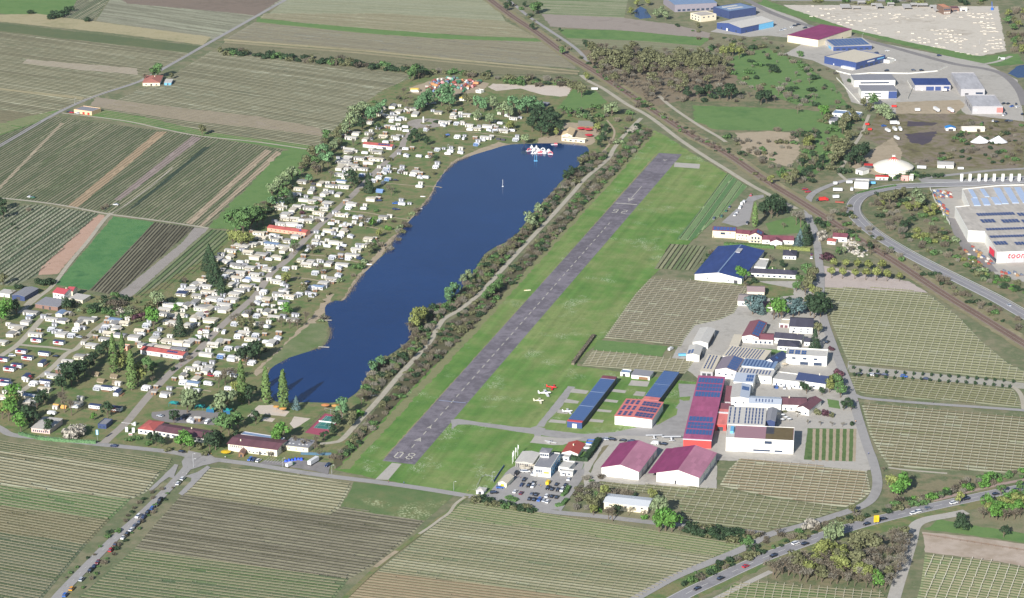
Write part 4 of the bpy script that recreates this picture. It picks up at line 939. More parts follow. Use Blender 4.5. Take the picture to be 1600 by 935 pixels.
# vehicles
CARP = plain('car_paint', 'd8d8da', .25, .03, .5, spec=.6)
def wheels(r, xs, y, rad, w=.22):
    for x in xs:
        for s in (-1, 1): m = MB(); m.bar((x, s*y-w/2, rad), (x, s*y+w/2, rad), rad, rad, 12, cap=True); m.build('wheel', TYRE, r)
def carproto(name, L, W_, body, cab, glassz):
    r = empty(name, (0, 0, 0)); m = MB(); m.extr(body, -W_/2, W_/2); fixnormals(m.build('body', CARP, r))
    x0, x1, x2, x3, z0, z1 = cab; m = MB(); n = 0; w0, w1 = W_/2-.06, W_/2-.22
    m.v += [(x0, -w0, z0), (x3, -w0, z0), (x3, w0, z0), (x0, w0, z0), (x1, -w1, z1), (x2, -w1, z1), (x2, w1, z1), (x1, w1, z1)]
    for f in ((0, 1, 5, 4), (1, 2, 6, 5), (2, 3, 7, 6), (3, 0, 4, 7)): m.f.append(f); m.m.append(0)
    m.build('windows', GL, r); part('roof', CARP, r, (x1, x2, -w1, w1, z1, z1+.04))
    wheels(r, (-L*.3, L*.3), W_/2-.1, .33)
    for s in (-1, 1): part('headlight', WHT, r, (L/2-.04, L/2+.02, s*.62-.16, s*.62+.16, .6, .75))
    return r
PROTO['car', 0] = carproto('parked_car', 4.4, 1.8, [(-2.2, .3), (-2.2, .85), (-1.9, 1.0), (1.0, .95), (2.0, .8), (2.2, .6), (2.2, .3)], (-1.9, -1.4, .3, 1.1, .98, 1.45), 0)
PROTO['car', 1] = carproto('parked_car', 4.6, 1.85, [(-2.3, .35), (-2.3, .95), (1.2, 1.05), (2.1, .9), (2.3, .65), (2.3, .35)], (-2.2, -2.0, .5, 1.25, 1.0, 1.65), 0)
def vanproto():
    r = empty('van', (0, 0, 0)); m = MB(); m.extr([(-2.6, .35), (-2.6, 2.2), (-2.5, 2.3), (1.4, 2.3), (1.9, 1.5), (2.5, 1.15), (2.6, .9), (2.6, .35)], -1, 1); fixnormals(m.build('body', CARP, r))
    m = MB(); m.quad((1.44, -.9, 2.22), (1.94, -.95, 1.48), (1.94, .95, 1.48), (1.44, .9, 2.22)); m.build('windscreen', GL, r); part('side_window', GL, r, (.4, 1.3, -1.03, -1.005, 1.4, 2.0), (.4, 1.3, 1.005, 1.03, 1.4, 2.0)); wheels(r, (-1.6, 1.6), .92, .36); return r
PROTO['van', 0] = vanproto()
r = empty('motorhome', (0, 0, 0)); m = MB(); m.extr([(-3.3, .5), (-3.3, 2.9), (2.2, 2.9), (2.7, 2.3), (1.9, 2.0), (2.3, 1.4), (3.2, 1.1), (3.3, .5)], -1.15, 1.15); fixnormals(m.build('body', WHT, r)); part('windscreen', GL, r, (1.92, 2.0, -.95, .95, 1.5, 2.0))
for x in (-2.6, -.4): part('window', GL, r, (x, x+1.2, -1.2, -1.16, 1.5, 2.1))
wheels(r, (-2, 2.3), 1.0, .38); PROTO['m', 0] = r
r = empty('trailer', (0, 0, 0)); part('box_body', WHT, r, (-5.5, 5.5, -1.25, 1.25, 1.0, 3.7)); m = MB(); m.box(-5.4, 5.4, -1.1, 1.1, .75, .99); m.build('chassis', DARK, r); wheels(r, (-4, -3, 3.5), 1.05, .45); PROTO['trailer', 0] = r
r = empty('truck', (0, 0, 0)); part('box_body', WHT, r, (-4.2, 1.9, -1.25, 1.25, 1.0, 3.6)); m = MB(); m.extr([(2.1, .5), (2.1, 2.8), (3.6, 2.8), (4.1, 1.8), (4.2, .5)], -1.2, 1.2); fixnormals(m.build('cab', CARP, r)); m = MB(); m.quad((3.66, -1.1, 2.7), (4.14, -1.1, 1.8), (4.14, 1.1, 1.8), (3.66, 1.1, 2.7)); m.build('windscreen', GL, r)
part('chassis', DARK, r, (-4.1, 2.05, -1, 1, .7, .97)); wheels(r, (-3, 3), 1.0, .48); PROTO['truck', 0] = r
def person(name='person'): return None
def place(key, x, y, ang, label, group=None, swap=None, sc=None, zz=0.0, name=None):
    p = P(x, y, zz); p.z = ZT + .1
    o = dup(PROTO[key], p, ang, sc, label, group, swap); o['category'] = CATS.get(key[0], key[0])
    if name: o.name = name
    return o
CATS = dict(s='chalet', c='caravan', h='mobile home', k='hut', t='tent', g='pavilion', car='car', van='van', m='motorhome', trailer='trailer', truck='truck')
def cleanup():
    for r in PROTO.values():
        for c in list(r.children): bpy.data.objects.remove(c)
        bpy.data.objects.remove(r)
def pang(x0, y0, x1, y1):
    a, b = P(x0, y0), P(x1, y1); return math.atan2(b.y-a.y, b.x-a.x)
A1 = pang(400, 400, 480, 408)   # across-slope axis of the campsite
A2 = pang(400, 461, 626, 233)   # along the camp road
# ================================================================ CAMPSITE
CAMP = []   # (code, px, py, extra)
def cz(ox, oy, s, k=T8):
    for it in s.split(';'):
        it = it.strip()
        if not it: continue
        c, rest = it.split(None, 1)
        for q in rest.split(): a, b = q.split(','); CAMP.append((c, ox + float(a)/k, oy + float(b)/k))
cz(540, 150, 's 450,170 590,130 420,225 660,195 820,160 570,255 870,225 560,380 300,470 475,505 625,510 130,470 70,525 250,545 290,330 50,670 40,700 400,700 40,770 180,780 390,790 290,830 105,870 60,910 220,910 10,850 1165,205 1345,225 1350,260 1515,240 1240,330 1550,370;'
 'c 700,275 500,245 580,305 660,300 420,390 600,410 745,385 755,435 640,540 500,575 240,710 1010,415 1210,360 1390,340 1550,420 1400,505 1480,530 750,660 745,740 915,750 1035,760 1150,665 1300,680 1275,720 1420,700 1130,880 520,910 690,925')
cz(700, 130, 's 375,570 500,540 670,580 710,600 820,440 370,430 480,680; c 500,580 590,590 650,500 800,590 430,710 360,760 850,700 730,400; t 630,690 690,700')
cz(430, 240, 's 880,75 860,95 850,130 815,175 835,265 350,350 570,375 710,400 860,415 295,440 450,470 610,505 790,510 210,520 105,575 360,580 470,600 660,620 540,565 280,660 220,700 50,680 430,680 620,690 550,740 120,765 130,810 250,820 430,840 560,815 80,880 210,885 1200,570 960,630 840,765 1355,795;'
 'S 50,620 830,345; c 1090,265 330,835 310,905 1390,190 1345,235 1280,295 1235,335 1410,315 1570,220 1345,365 920,670 1100,685 890,765 990,795 1165,825 1300,840 1560,620 700,875 870,880 840,905 1075,885; T 1310,465; t 480,370')
cz(600, 220, 's 385,395; c 360,430 440,450 520,455 440,570 225,790')
cz(330, 340, 's 600,195 630,255 800,275 1050,240 960,290 530,330 360,350 420,365 740,385 920,365 910,410 250,410 470,435 640,460 550,500 230,490 830,500 90,510 180,545 290,590 350,610 490,630 710,640 240,680 370,690 320,755 550,715 570,770 290,835 440,860 360,910 1470,165 1310,290 1530,310 1130,530 1250,550 1200,590 1470,575 820,800 1510,770 1410,820;'
 'S 760,330 1340,870; O 270,455; c 770,220 720,520 360,555 670,610 180,730 440,790 480,755 1400,205 1300,330 1450,355 1200,415 1520,490 1300,590 1305,685 1580,620 1575,715 940,635 850,745 890,830 920,915 660,920')
cz(490, 320, 's 370,330 690,430 600,505 540,560 490,630 360,745; c 340,385 450,390 310,535 440,660; t 385,500 360,550 395,620')
cz(250, 410, 's 530,235 430,280 580,300 400,335 600,375 470,420 660,455 940,400 900,470 120,530 70,590 25,640 330,540 440,495 560,560 510,580 610,585 810,535 800,590 250,655 160,670 490,665 430,700 630,725 170,765 370,785 1340,460 1480,395 1545,350 1330,620 1430,685 1190,760 1060,885;'
 'N 280,390; R 510,860 570,640; G 1080,640 1545,500; c 270,345 760,465 250,525 570,865 1290,380 1250,440 1200,500 1320,535 1530,575 1215,660 1330,800 940,760 800,870 980,915 1200,905')
cz(400, 410, 's 420,430 460,715; c 545,395 715,400 500,655 700,310')
cz(0, 460, 's 390,230 325,350 215,405 205,440 140,495 30,600 450,500 770,500 985,360 1090,310 655,310 1430,370 1560,360 1450,425 1370,490 1310,560 1150,640 1000,780 850,840; G 780,330 1500,510; S 760,240 1440,320 820,900; c 380,270 650,430 730,460 900,505 960,430 1330,400; h 460,570 740,600 270,710 555,740 345,790 215,890 120,930 40,810; H 530,860')
cz(150, 460, 's 550,460 480,540 730,555 900,580 1030,610 1170,600 630,640 840,660 920,350; G 1070,690 1030,690; c 570,500 770,490 1280,530 640,380')
cz(280, 500, 's 500,280 430,310 340,430 220,555 150,605 380,590 330,640 45,700 210,740 1150,285 900,240; c 620,350 840,320 530,445 660,465 650,500 910,525 490,665 690,695 740,690 60,770 210,880 1215,225 1085,275; G 780,360; S 180,790; m 365,795 625,860; t 1210,275')
cz(0, 570, 's 690,140 560,310 400,470 20,400 960,490; S 390,395; h 60,200 80,240 570,215 1190,520 1450,545 1340,290; H 330,150 1470,350; k 1200,110 1430,140 1265,195 1455,220; c 430,225 1230,280 1440,300 645,600 930,520; O 700,500 800,515')
cz(180, 570, 'c 395,280 605,390 930,690; s 640,360; g 730,490 1060,530 1200,560 1400,580; t 845,660')
codes = {'s': ('s', 'white roofed holiday chalet'), 'S': ('s', 'blue grey roofed holiday chalet'), 'N': ('s', 'chalet with dark slate roof'), 'R': ('s', 'maroon roofed holiday chalet'), 'G': ('s', 'grey roofed holiday chalet'), 'O': ('t', 'orange tent'),
 'c': ('c', 'white caravan'), 'h': ('h', 'mobile home with navy roof'), 'H': ('h', 'turned mobile home with navy roof'), 'k': ('k', 'brown shingled camping hut'), 't': ('t', 'small tent'), 'T': ('t', 'large blue tent'), 'g': ('g', 'teal roofed pavilion'), 'm': ('m', 'white motorhome')}
DGR = plain('dull_grey_roof', '9c9a96', .7, .2, .5); MAROON = plain('maroon_roof', '8a5860', .6, .12, .4)
SW = {'S': RFB, 'N': RFN, 'R': MAROON, 'G': RFD}
cr = random.Random(11)
REFS = [('roundabout', (666, 193)), ('red roofed washhouse at the camp road', (500, 225 + 0)), ('long salmon washhouse', (445, 358)), ('red roofed block at the middle of the camp road', (255, 550)), ('camp entrance', (160, 694)), ('tennis court', (510, 662)), ('white beach bar', (895, 212))]
REFS[1] = ('short red roofed washhouse', (590, 227))
main = [(p[0], p[1]) for p in pts('158,697 223,630 272,578 329,527 400,461 451,405 513,340 564,292 626,233 656,196 690,150')]
def side(x, y):
    for a, b in zip(main, main[1:]):
        if b[1] <= y <= a[1]: t = (y-a[1])/(b[1]-a[1]); return x > a[0] + (b[0]-a[0])*t
    return x > 500
grp = {}
for c, x, y in CAMP:
    q = P(x, y); ref = min(REFS[:5], key=lambda r: (P(*r[1]) - q).length)
    vary = {}
    if c == 's': look = cr.choice(['white', 'white', 'pale grey', 'cream', 'dull grey']); adj = look + ' roofed holiday chalet'
    elif c == 'c': v = cr.randrange(4); look = ['with grey awning', 'with white awning', 'without awning', 'with blue awning'][v if cr.random() < .3 or v != 3 else 0]; v = ['with grey awning', 'with white awning', 'without awning', 'with blue awning'].index(look); adj = 'caravan ' + look
    else: look = ''; adj = codes[c][1]
    sd = 'lake side' if side(x, y) else 'field side'
    grp.setdefault((adj, sd, ref), []).append((c, x, y, look))
for (adj, sd, ref), its in grp.items():
    rk = rank(its, ref[1], key=lambda i: i[1:3])
    for (c, x, y, look), r in zip(its, rk):
        k = codes[c][0]; sw = None; sc = None; rot = A1 + cr.uniform(-.08, .08) + (math.pi if cr.random() < .25 else 0)
        if k == 's':
            v = cr.randrange(4); sw = {'white_roof': {'white': RFW, 'pale grey': RFG, 'cream': RFC, 'dull grey': DGR}.get(look) or SW[c]}
            if cr.random() < .35: sw['chalet_wall'] = CREAM
            if cr.random() < .2: rot = A2 + cr.uniform(-.08, .08)
            s = cr.uniform(.98, 1.26) * (1.1 if sd == 'field side' else 1); sc = (s*cr.uniform(.9, 1.15), s, cr.uniform(1, 1.15))
            if c == 'R': sc = (.7, .9, 1)
        elif k == 'c':
            v = ['with grey awning', 'with white awning', 'without awning', 'with blue awning'].index(look); s = cr.uniform(1.0, 1.15); sc = (s, s, 1)
            if sd == 'lake side' and cr.random() < .3: rot = A2 + cr.uniform(-.1, .1)
        elif k == 'h': v = cr.randrange(2); rot = A1 if c == 'h' else A2
        elif k == 't': v = {'T': 0, 'O': 1}.get(c, 2 + cr.randrange(2)); sc = 1.6 if c == 'T' else None
        else: v = 0; sc = 1.15 if k == 'g' else None
        if (c == 'R' or k == 'c') and y < 560 and c == 'R': rot = A2
        lab = f"{adj}, {ordn(r)} nearest the {ref[0]}, {sd}" if len(its) > 1 else f"{adj} near the {ref[0]}, {sd} of the camp road"
        place((k, v), x, y, rot, lab, (adj + 's on the campsite') if len(its) > 1 else None, sw, sc, zz=1.6)
# small garden things: sheds, car ports, hedges between plots
hr = random.Random(21); SHM = []
for i, (wm, rm_) in enumerate(((WOOD, RFG), (CHW, RFW), (GREYC, RFD))):
    r = empty('garden_shed', (0, 0, 0)); m = MB(); gablewall(m, -1.8, 1.8, -1.3, 1.3, 0, 1.9, .4); m.build('wall', wm, r); m = MB(); gable(m, -1.8, 1.8, -1.3, 1.3, 1.9, .4, .2); m.build('roof', rm_, r); part('door', DARK, r, (-.4, .4, -1.35, -1.31, .05, 1.7)); PROTO['shed', i] = r
CATS['shed'] = 'shed'; SL = {}
for c, x, y in CAMP:
    if c not in 'sSc' or hr.random() > .95: continue
    q = P(x, y); a = hr.choice((A1, A1 + math.pi, A2)); d = hr.uniform(5.5, 7.5); px = proj(q.x + d*math.cos(a), q.y + d*math.sin(a)*1.0)
    if inpoly(px, LAKE): continue
    if any((P(u, w) - P(*px)).length < 3.8 for k_, u, w in CAMP): continue
    SL.setdefault((hr.randrange(3), 'lake side' if side(*px) else 'field side'), []).append(px)
for (v, sd), its in SL.items():
    for (x, y), i in zip(its, rank(its, (666, 193))): place(('shed', v), x, y, A1 + hr.uniform(-.1, .1), f"{('brown wooden', 'white', 'dark roofed grey')[v]} garden shed, {ordn(i)} nearest the roundabout, {sd} of camp road", 'garden sheds on the campsite', None, hr.uniform(.9, 1.3))
# ================================================================ BUILDINGS
PV = plain('solar_cell', '4468a4', .35, .1, .3, spec=.6, k=1.1); PVD = plain('solar_cell_dark', '33497a', .3, .1, .3, spec=.5)
MAG = plain('magenta_sheet', '8e4068', .65, .05, .2, seam=2.2); MAGSH = plain('magenta_sheet_sheen', 'b47c90', .75, .06, .2, seam=2.2); REDR = plain('red_tile', 'b4605a', .7, .12, .4, seam=2.2); MARN = plain('maroon_tile', '7f4c56', .7, .12, .4, seam=2.2); BRNR = plain('brown_tile', '6f4d54', .6, .08, .3, seam=2.2)  # paler magenta paints the sheen on the hangars' right slopes
DRK = plain('dark_slate', '4c4a56', .6, .1, .4, seam=2.2); SAL = plain('salmon_wall', 'e8a890', .7, .06); GRV = plain('gravel_roof', 'bdb6ac', .8, .1, .3, seam=2.2); GRYS = plain('grey_sheet', 'b8b6b8', .6, .05, .2, seam=2.2); BLUR = plain('blue_sheet', '35487e', .6, .06, .2, seam=2.2); BLUW = plain('blue_wall', '3d4f80', .5, .06); NVY = plain('navy_wall', '3f4c72', .5, .06); GRYW = plain('grey_wall', 'b0aeb0', .6, .06)
WALLW = plain('white_wall', 'fbf8f0', .7, .05, .3, k=1.12); WALLC = plain('cream_wall', 'f7ecd0', .7, .06, .3, k=1.15); WALLG = plain('brownish_wall', '8a6e64', .8, .1); GREENR = plain('sedum_roof', '6e6044', .9, .25, .3); CORAL = plain('coral_sheet', 'd47c76', .5, .06, seam=2.2); BRED = plain('bright_red_sheet', 'cc504c', .5, .06)
def bld(name, label, cat, cor, h, roof='gable', ridge='u', rh=1.5, wall=None, rm=None, rm2=None, ov=.4, win=(), door=(), pv=(), group=None, parapet=.4, chim=(), base=None, k=None, o=(0, 0), deep=None, extra=None):
    c = pts(cor, o[0], o[1], k or 1); p0, p1 = P(*c[0], h), P(*c[1], h); p2 = P(*c[2], h); u = (p1-p0).to_2d(); a = u.length; u.normalize(); v = Vector((-u.y, u.x))
    if not deep and (p2-p1).length > 1.15*a: v = (p2-p1).to_2d().normalized(); u = Vector((v.y, -v.x)); a = (p1-p0).to_2d().dot(u)
    b = deep or (p2 - p1).to_2d().dot(v); ang = math.atan2(u.y, u.x); wall = wall or WALLW; rm = rm or RFG; rm2 = rm2 or rm
    r = empty(name, (p0.x, p0.y, 0), ang); tag(r, label, cat, group); m = MB()
    if roof == 'gable' and ridge == 'u':
        gablewall(m, 0, a, 0, b, -.2, h, rh); m.build('wall', wall, r); m = MB(); n0 = len(m.f); gable(m, 0, a, 0, b, h, rh, ov)
        for i in range(len(m.f)): m.m[i] = 0
        m.m[2] = 1; m.build('roof', [rm, rm2], r); zr = lambda x, y: h + rh*(1-abs(y-b/2)/(b/2)) + .14
    elif roof == 'gable':
        mm = MB(); gablewall(mm, 0, b, 0, a, -.2, h, rh); mm.v = [(y, b-x, z) if 0 else (a-y, x, z) for x, y, z in mm.v]; mm.build('wall', wall, r)
        mm = MB(); gable(mm, 0, b, 0, a, h, rh, ov); mm.v = [(a-y, x, z) for x, y, z in mm.v]; mm.m[2] = 1 if 0 else 0; mm.m[0] = 1; mm.build('roof', [rm, rm2], r); zr = lambda x, y: h + rh*(1-abs(x-a/2)/(a/2)) + .14
    elif roof == 'hip':
        m.box(0, a, 0, b, -.2, h); m.build('wall', wall, r); m = MB(); hq = min(a, b)/2; y0, y1, x0, x1 = -ov, b+ov, -ov, a+ov; z = h
        if a >= b: r0, r1 = (hq, b/2, h+rh), (a-hq, b/2, h+rh)
        else: r0, r1 = (a/2, hq, h+rh), (a/2, b-hq, h+rh)
        A_, B_, C_, D_ = (x0, y0, z), (x1, y0, z), (x1, y1, z), (x0, y1, z)
        if a >= b: m.quad(A_, B_, r1, r0); m.tri(B_, C_, r1); m.quad(C_, D_, r0, r1); m.tri(D_, A_, r0)
        else: m.tri(A_, B_, r0); m.quad(B_, C_, r1, r0); m.tri(C_, D_, r1); m.quad(D_, A_, r0, r1)
        m.quad(A_, D_, C_, B_); m.build('roof', rm, r); zr = lambda x, y: h + rh*min(x, a-x, y, b-y)/hq + .14
    elif roof == 'shed':
        m.v += [(0, 0, -.2), (a, 0, -.2), (a, b, -.2), (0, b, -.2), (0, 0, h), (a, 0, h), (a, b, h+rh), (0, b, h+rh)]
        for f in ((0, 1, 5, 4), (1, 2, 6, 5), (2, 3, 7, 6), (3, 0, 4, 7), (0, 3, 2, 1)): m.f.append(f); m.m.append(0)
        m.build('wall', wall, r); m = MB(); slp = rh/b
        m.v += [(x, y, h + slp*y + z) for z in (0.01, .15) for x, y in ((-ov, -ov), (a+ov, -ov), (a+ov, b+ov), (-ov, b+ov))]
        for f in ((4, 5, 6, 7), (3, 2, 1, 0), (0, 1, 5, 4), (1, 2, 6, 5), (2, 3, 7, 6), (3, 0, 4, 7)): m.f.append(f); m.m.append(0)
        m.build('roof', rm, r); zr = lambda x, y: h + slp*y + .17
    else:
        m.box(0, a, 0, b, -.2, h-.05); m.build('wall', wall, r); m = MB(); m.box(.3, a-.3, .3, b-.3, h-.045, h-parapet*.3+.12); m.build('roof', rm, r); m = MB()
        for q in ((0, a, 0, .3), (0, a, b-.3, b), (0, .3, .303, b-.303), (a-.3, a, .303, b-.303)): m.box(*q, h-.045, h+parapet)
        m.build('parapet', base or wall, r); zr = lambda x, y: h + .15
    # openings: (side, n, x0, x1, z0, z1, width)  side f front, r right, b back, l left
    for nm, lst, mt in (('window', win, GL), ('door', door, None)):
        for q in lst:
            s, n, x0, x1, z0, z1, w = q[:7]; mt_ = (q[7] if len(q) > 7 else None) or mt or DARK
            for i in range(n):
                cx = x0 + (x1-x0)*((i+.5)/n); lo, hi = cx-w/2, cx+w/2; L = a if s in 'fb' else b; lo, hi = lo*L, hi*L
                if s == 'f': part(nm, mt_, r, (lo, hi, -.06, -.012, z0, z1))
                elif s == 'r': part(nm, mt_, r, (a+.012, a+.06, lo, hi, z0, z1))
                elif s == 'l': part(nm, mt_, r, (-.06, -.012, lo, hi, z0, z1))
    for q in pv:
        x0, x1, y0, y1, nx, ny = q[:6]; mt = q[6] if len(q) > 6 else PV; gp = .06
        x0, x1, y0, y1 = x0*a, x1*a, y0*b, y1*b; m = MB(); dx, dy = (x1-x0)/nx, (y1-y0)/ny; gp = .045 if nx*ny > 40 else .06
        for i in range(nx):
            for j in range(ny):
                xa, xb, ya, yb = x0+i*dx+dx*gp, x0+(i+1)*dx-dx*gp, y0+j*dy+dy*gp, y0+(j+1)*dy-dy*gp
                m.quad((xa, ya, zr(xa, ya)+.08), (xb, ya, zr(xb, ya)+.08), (xb, yb, zr(xb, yb)+.08), (xa, yb, zr(xa, yb)+.08))
        m.build('solar_panels', mt, r)
    for x, y in chim: z = zr(x*a, y*b); part('chimney', WALLC, r, (x*a-.35, x*a+.35, y*b-.35, y*b+.35, z-.3, z+1.1))
    if extra: extra(r, a, b, zr)
    return r
def B8(ox, oy): return dict(k=T8, o=(ox, oy))
def B4(ox, oy): return dict(k=T4, o=(ox, oy))
W = lambda n, z0, z1, w=.05, s='f', x0=.05, x1=.95: (s, n, x0, x1, z0, z1, w)
# --- campsite long houses
bld('washhouse', 'long salmon washhouse with red roof across the middle of the campsite', 'washhouse', '700,125 1180,190 1205,135', 3.4, wall=SAL, rm=REDR, rh=1.2, win=[W(8, 1.4, 2.2, .03)], pv=[(.8, .86, .1, .4, 2, 1)], **B8(330, 340), deep=8)
bld('washhouse', 'short red roofed washhouse with white wall below the roundabout', 'washhouse', '215,600 575,635 580,600', 3.4, wall=plain('pale_wall', 'd4d2d4', .7), rm=REDR, rh=1.2, win=[W(5, 1.4, 2.2, .04)], door=[('f', 1, .6, .9, .1, 2.3, .12)], pv=[(.5, .92, .1, .42, 4, 1, PVD)], **B8(540, 150), deep=8)
bld('washhouse', 'red roofed washhouse behind the tall poplars beside the camp road', 'washhouse', '555,690 1080,765 1100,710', 3.6, wall=plain('pale_wall', 'd4d2d4', .7), rm=REDR, rh=1.2, win=[W(7, 1.5, 2.3, .03)], door=[('f', 1, .4, .6, .1, 2.3, .06)], pv=[(.6, .85, .15, .4, 5, 1, PVD)], **B8(150, 460), deep=8.5)
bld('brick_shed', 'small brick shed left of the poplar washhouse', 'shed', '300,650 390,660 400,640', 3, wall=SAL, rm=RFG, roof='flat', win=[W(1, 1.2, 2)], **B8(150, 460), deep=5)
bld('camp_building', 'long brown roofed camp building with white walls beside the south road', 'building', '500,820 1105,915 1290,830', 3.8, wall=WALLW, rm=BRNR, rh=1.2, ov=.8, win=[W(10, 1.3, 2.5, .045)], door=[('f', 1, .3, .5, .1, 2.4, .05)], chim=[(.6, .8)], **B8(180, 570), deep=13)
bld('reception_house', 'reception house with bright red hipped roof at the camp entrance', 'house', '285,800 450,840 590,730', 3.6, roof='hip', wall=WALLW, rm=REDR, rh=1.6, win=[W(3, 1.2, 2.4, .14)], door=[('r', 1, .2, .5, .1, 2.4, .3, BLUP)], **B8(180, 570))
bld('sports_hall', 'large brown roofed hall with cream wall and row of dark windows', 'hall', '-30,825 580,900 670,790', 5.2, wall=plain('pinkish_wall', 'f0ddca', .7), rm=BRNR, rh=1.2, ov=.8, win=[('f', 8, .04, .34, 3, 4.4, .018), W(7, .8, 1.6, .04, 'f', .4, .95)], door=[('f', 1, .6, .7, .1, 2.4, .04)], chim=[(.2, .3)], **B8(360, 590), deep=17)
bld('annex', 'low blue grey roofed annex behind the brown roofed hall', 'annex', '130,710 640,790 700,770', 4.4, roof='flat', wall=GRYW, rm=RFB, win=[W(4, 1.5, 2.3, .05)], **B8(360, 590), deep=5)
def skyl(r, a, b, zr):
    for i, (x, y) in enumerate(((.15, .3), (.3, .3), (.55, .3), (.7, .3), (.85, .35), (.15, .75), (.3, .78), (.6, .75), (.8, .75))): part('skylight', WHT, r, (x*a-.6, x*a+.6, y*b-.5, y*b+.5, zr(x*a, y*b)-.05, zr(x*a, y*b)+.1))
bld('store_shed', 'cream shed with grey roof and small white skylights beside the tennis court', 'shed', '672,845 970,880 1010,790', 3.6, roof='shed', rh=.4, wall=WALLC, rm=RFD, win=[W(3, 1.5, 2.2)], extra=skyl, **B8(360, 590))
bld('snack_hut', 'small wooden hut with brown gable roof beside the south road', 'hut', '1460,550 1500,590 1550,510', 2.6, ridge='v', wall=WOOD, rm=WALLG, rh=1, door=[('f', 1, .3, .7, .1, 2, .4)], **B8(190, 640))
bld('long_chalet', 'long pale roofed building with pink fronted wall behind the grey tree', 'building', '390,790 620,815 780,690', 3.2, roof='shed', rh=.8, wall=plain('pink_panel', 'd8bcb4', .7), rm=RFG, win=[W(8, .8, 2.2, .06)], **B8(0, 570))
bld('shed', 'grey flat roofed shed beside the blue banner at the camp entrance', 'shed', '1220,745 1320,760 1400,690', 3, roof='flat', wall=NVY, rm=RFD, win=[W(2, 1, 2, .2)], **B8(0, 570))
bld('barn', 'brown walled barn with pale roof beside the camp track', 'barn', '690,60 860,75 930,20', 4, roof='shed', rh=.6, wall=plain('brown_board', '7a5c50', .8, .15), rm=RFG, door=[('f', 1, .4, .8, .1, 2.6, .2, REDP)], **B8(0, 570))
# --- farmhouse group at the left
bld('farmhouse', 'white house with red roof and tall wings at the left edge of the campsite', 'house', '660,615 800,640 830,580', 6.5, wall=WALLW, rm=plain('farm_red', 'b4525a', .7, .1), rh=2.2, win=[W(3, 4, 5.2, .1), W(3, 1, 2.4, .1)], door=[('f', 1, .4, .6, .1, 2.2, .1)], chim=[(.7, .6)], **B8(0, 380), deep=12)
bld('farmhouse_wing', 'cream wing with red roof behind the white red roofed house', 'house', '835,595 905,600 915,570', 6.5, wall=WALLC, rm=plain('farm_red', 'c44a50'), rh=1.8, win=[W(1, 4, 5, .2)], **B8(0, 380), deep=10)
bld('barn', 'long low grey roofed barn below the red roofed house', 'barn', '440,760 720,800 780,720', 3.2, roof='shed', rh=1.0, wall=WALLG, rm=RFD, door=[('f', 2, .2, .8, .1, 2.4, .08)], **B8(0, 380))
bld('barn', 'grey roofed barn left of the farm track with dark open side', 'barn', '150,650 320,660 490,560', 4, roof='gable', rh=1, ridge='v', wall=NVY, rm=RFD, door=[('f', 1, .3, .7, .1, 3, .3)], **B8(0, 380))
bld('barn', 'pale roofed narrow barn at the far left edge', 'barn', '-20,620 120,640 240,610', 3, roof='shed', rh=.5, wall=WALLW, rm=RFG, door=[('f', 1, .3, .7, .1, 2, .1)], **B8(0, 380))
bld('shed', 'low cream roofed sheds right of the red roofed house', 'shed', '860,690 1030,715 1110,660', 3, roof='shed', rh=.5, wall=WALLC, rm=RFG, door=[('f', 2, .2, .8, .1, 2, .1)], **B8(0, 380))
bld('farm_cottage', 'lone farmhouse with hipped red roof beside the field road', 'house', '868,505 965,520 985,475', 3.4, roof='hip', rh=2.2, wall=WALLC, rm=plain('tile_pinkred', 'b07468', .8, .15), win=[W(3, 1, 2, .09)], door=[('f', 1, .4, .6, .1, 2.2, .1)], chim=[(.6, .6)], **B4(0, 0))
bld('farm_shed', 'blue white shed behind the lone farmhouse', 'shed', '1000,505 1040,508 1050,488', 2.6, roof='shed', rh=.4, wall=LBLU, rm=RFW, door=[('f', 1, .3, .7, .1, 2, .2)], **B4(0, 0))
bld('field_barn', 'flat grey roofed barn with orange wall at the field road junction', 'barn', '450,668 558,682 610,660', 3.6, roof='flat', wall=plain('orange_tan_wall', 'e0bc98', .7, .08), rm=RFD, door=[('f', 2, .4, .95, .1, 2.4, .12, REDP)], **B4(0, 0))
# --- beach bar
bld('beach_bar', 'pale beach bar with straw coloured gable roof at the lake head', 'bar', '300,650 430,660 470,580', 3.2, ridge='v', rh=2, wall=WALLC, rm=plain('straw_roof', 'dcc49a', .8, .1), win=[W(2, 1, 2.2, .2)], **B8(840, 130))
bld('beach_terrace', 'long white counter building facing the lake beside the straw roof', 'bar', '300,690 590,715 585,680', 2.8, roof='flat', wall=WALLC, rm=RFC, win=[W(4, .8, 2, .1)], **B8(840, 130), deep=6)
bld('bleacher_roof', 'green and grey striped long roof behind the red parasols', 'pavilion', '510,540 690,560 690,500', 3, roof='shed', rh=.6, wall=WOOD, rm=plain('striped_roof', '9a9686', .7, .2), door=[('f', 2, .2, .8, .1, 2, .2)], **B8(840, 130))
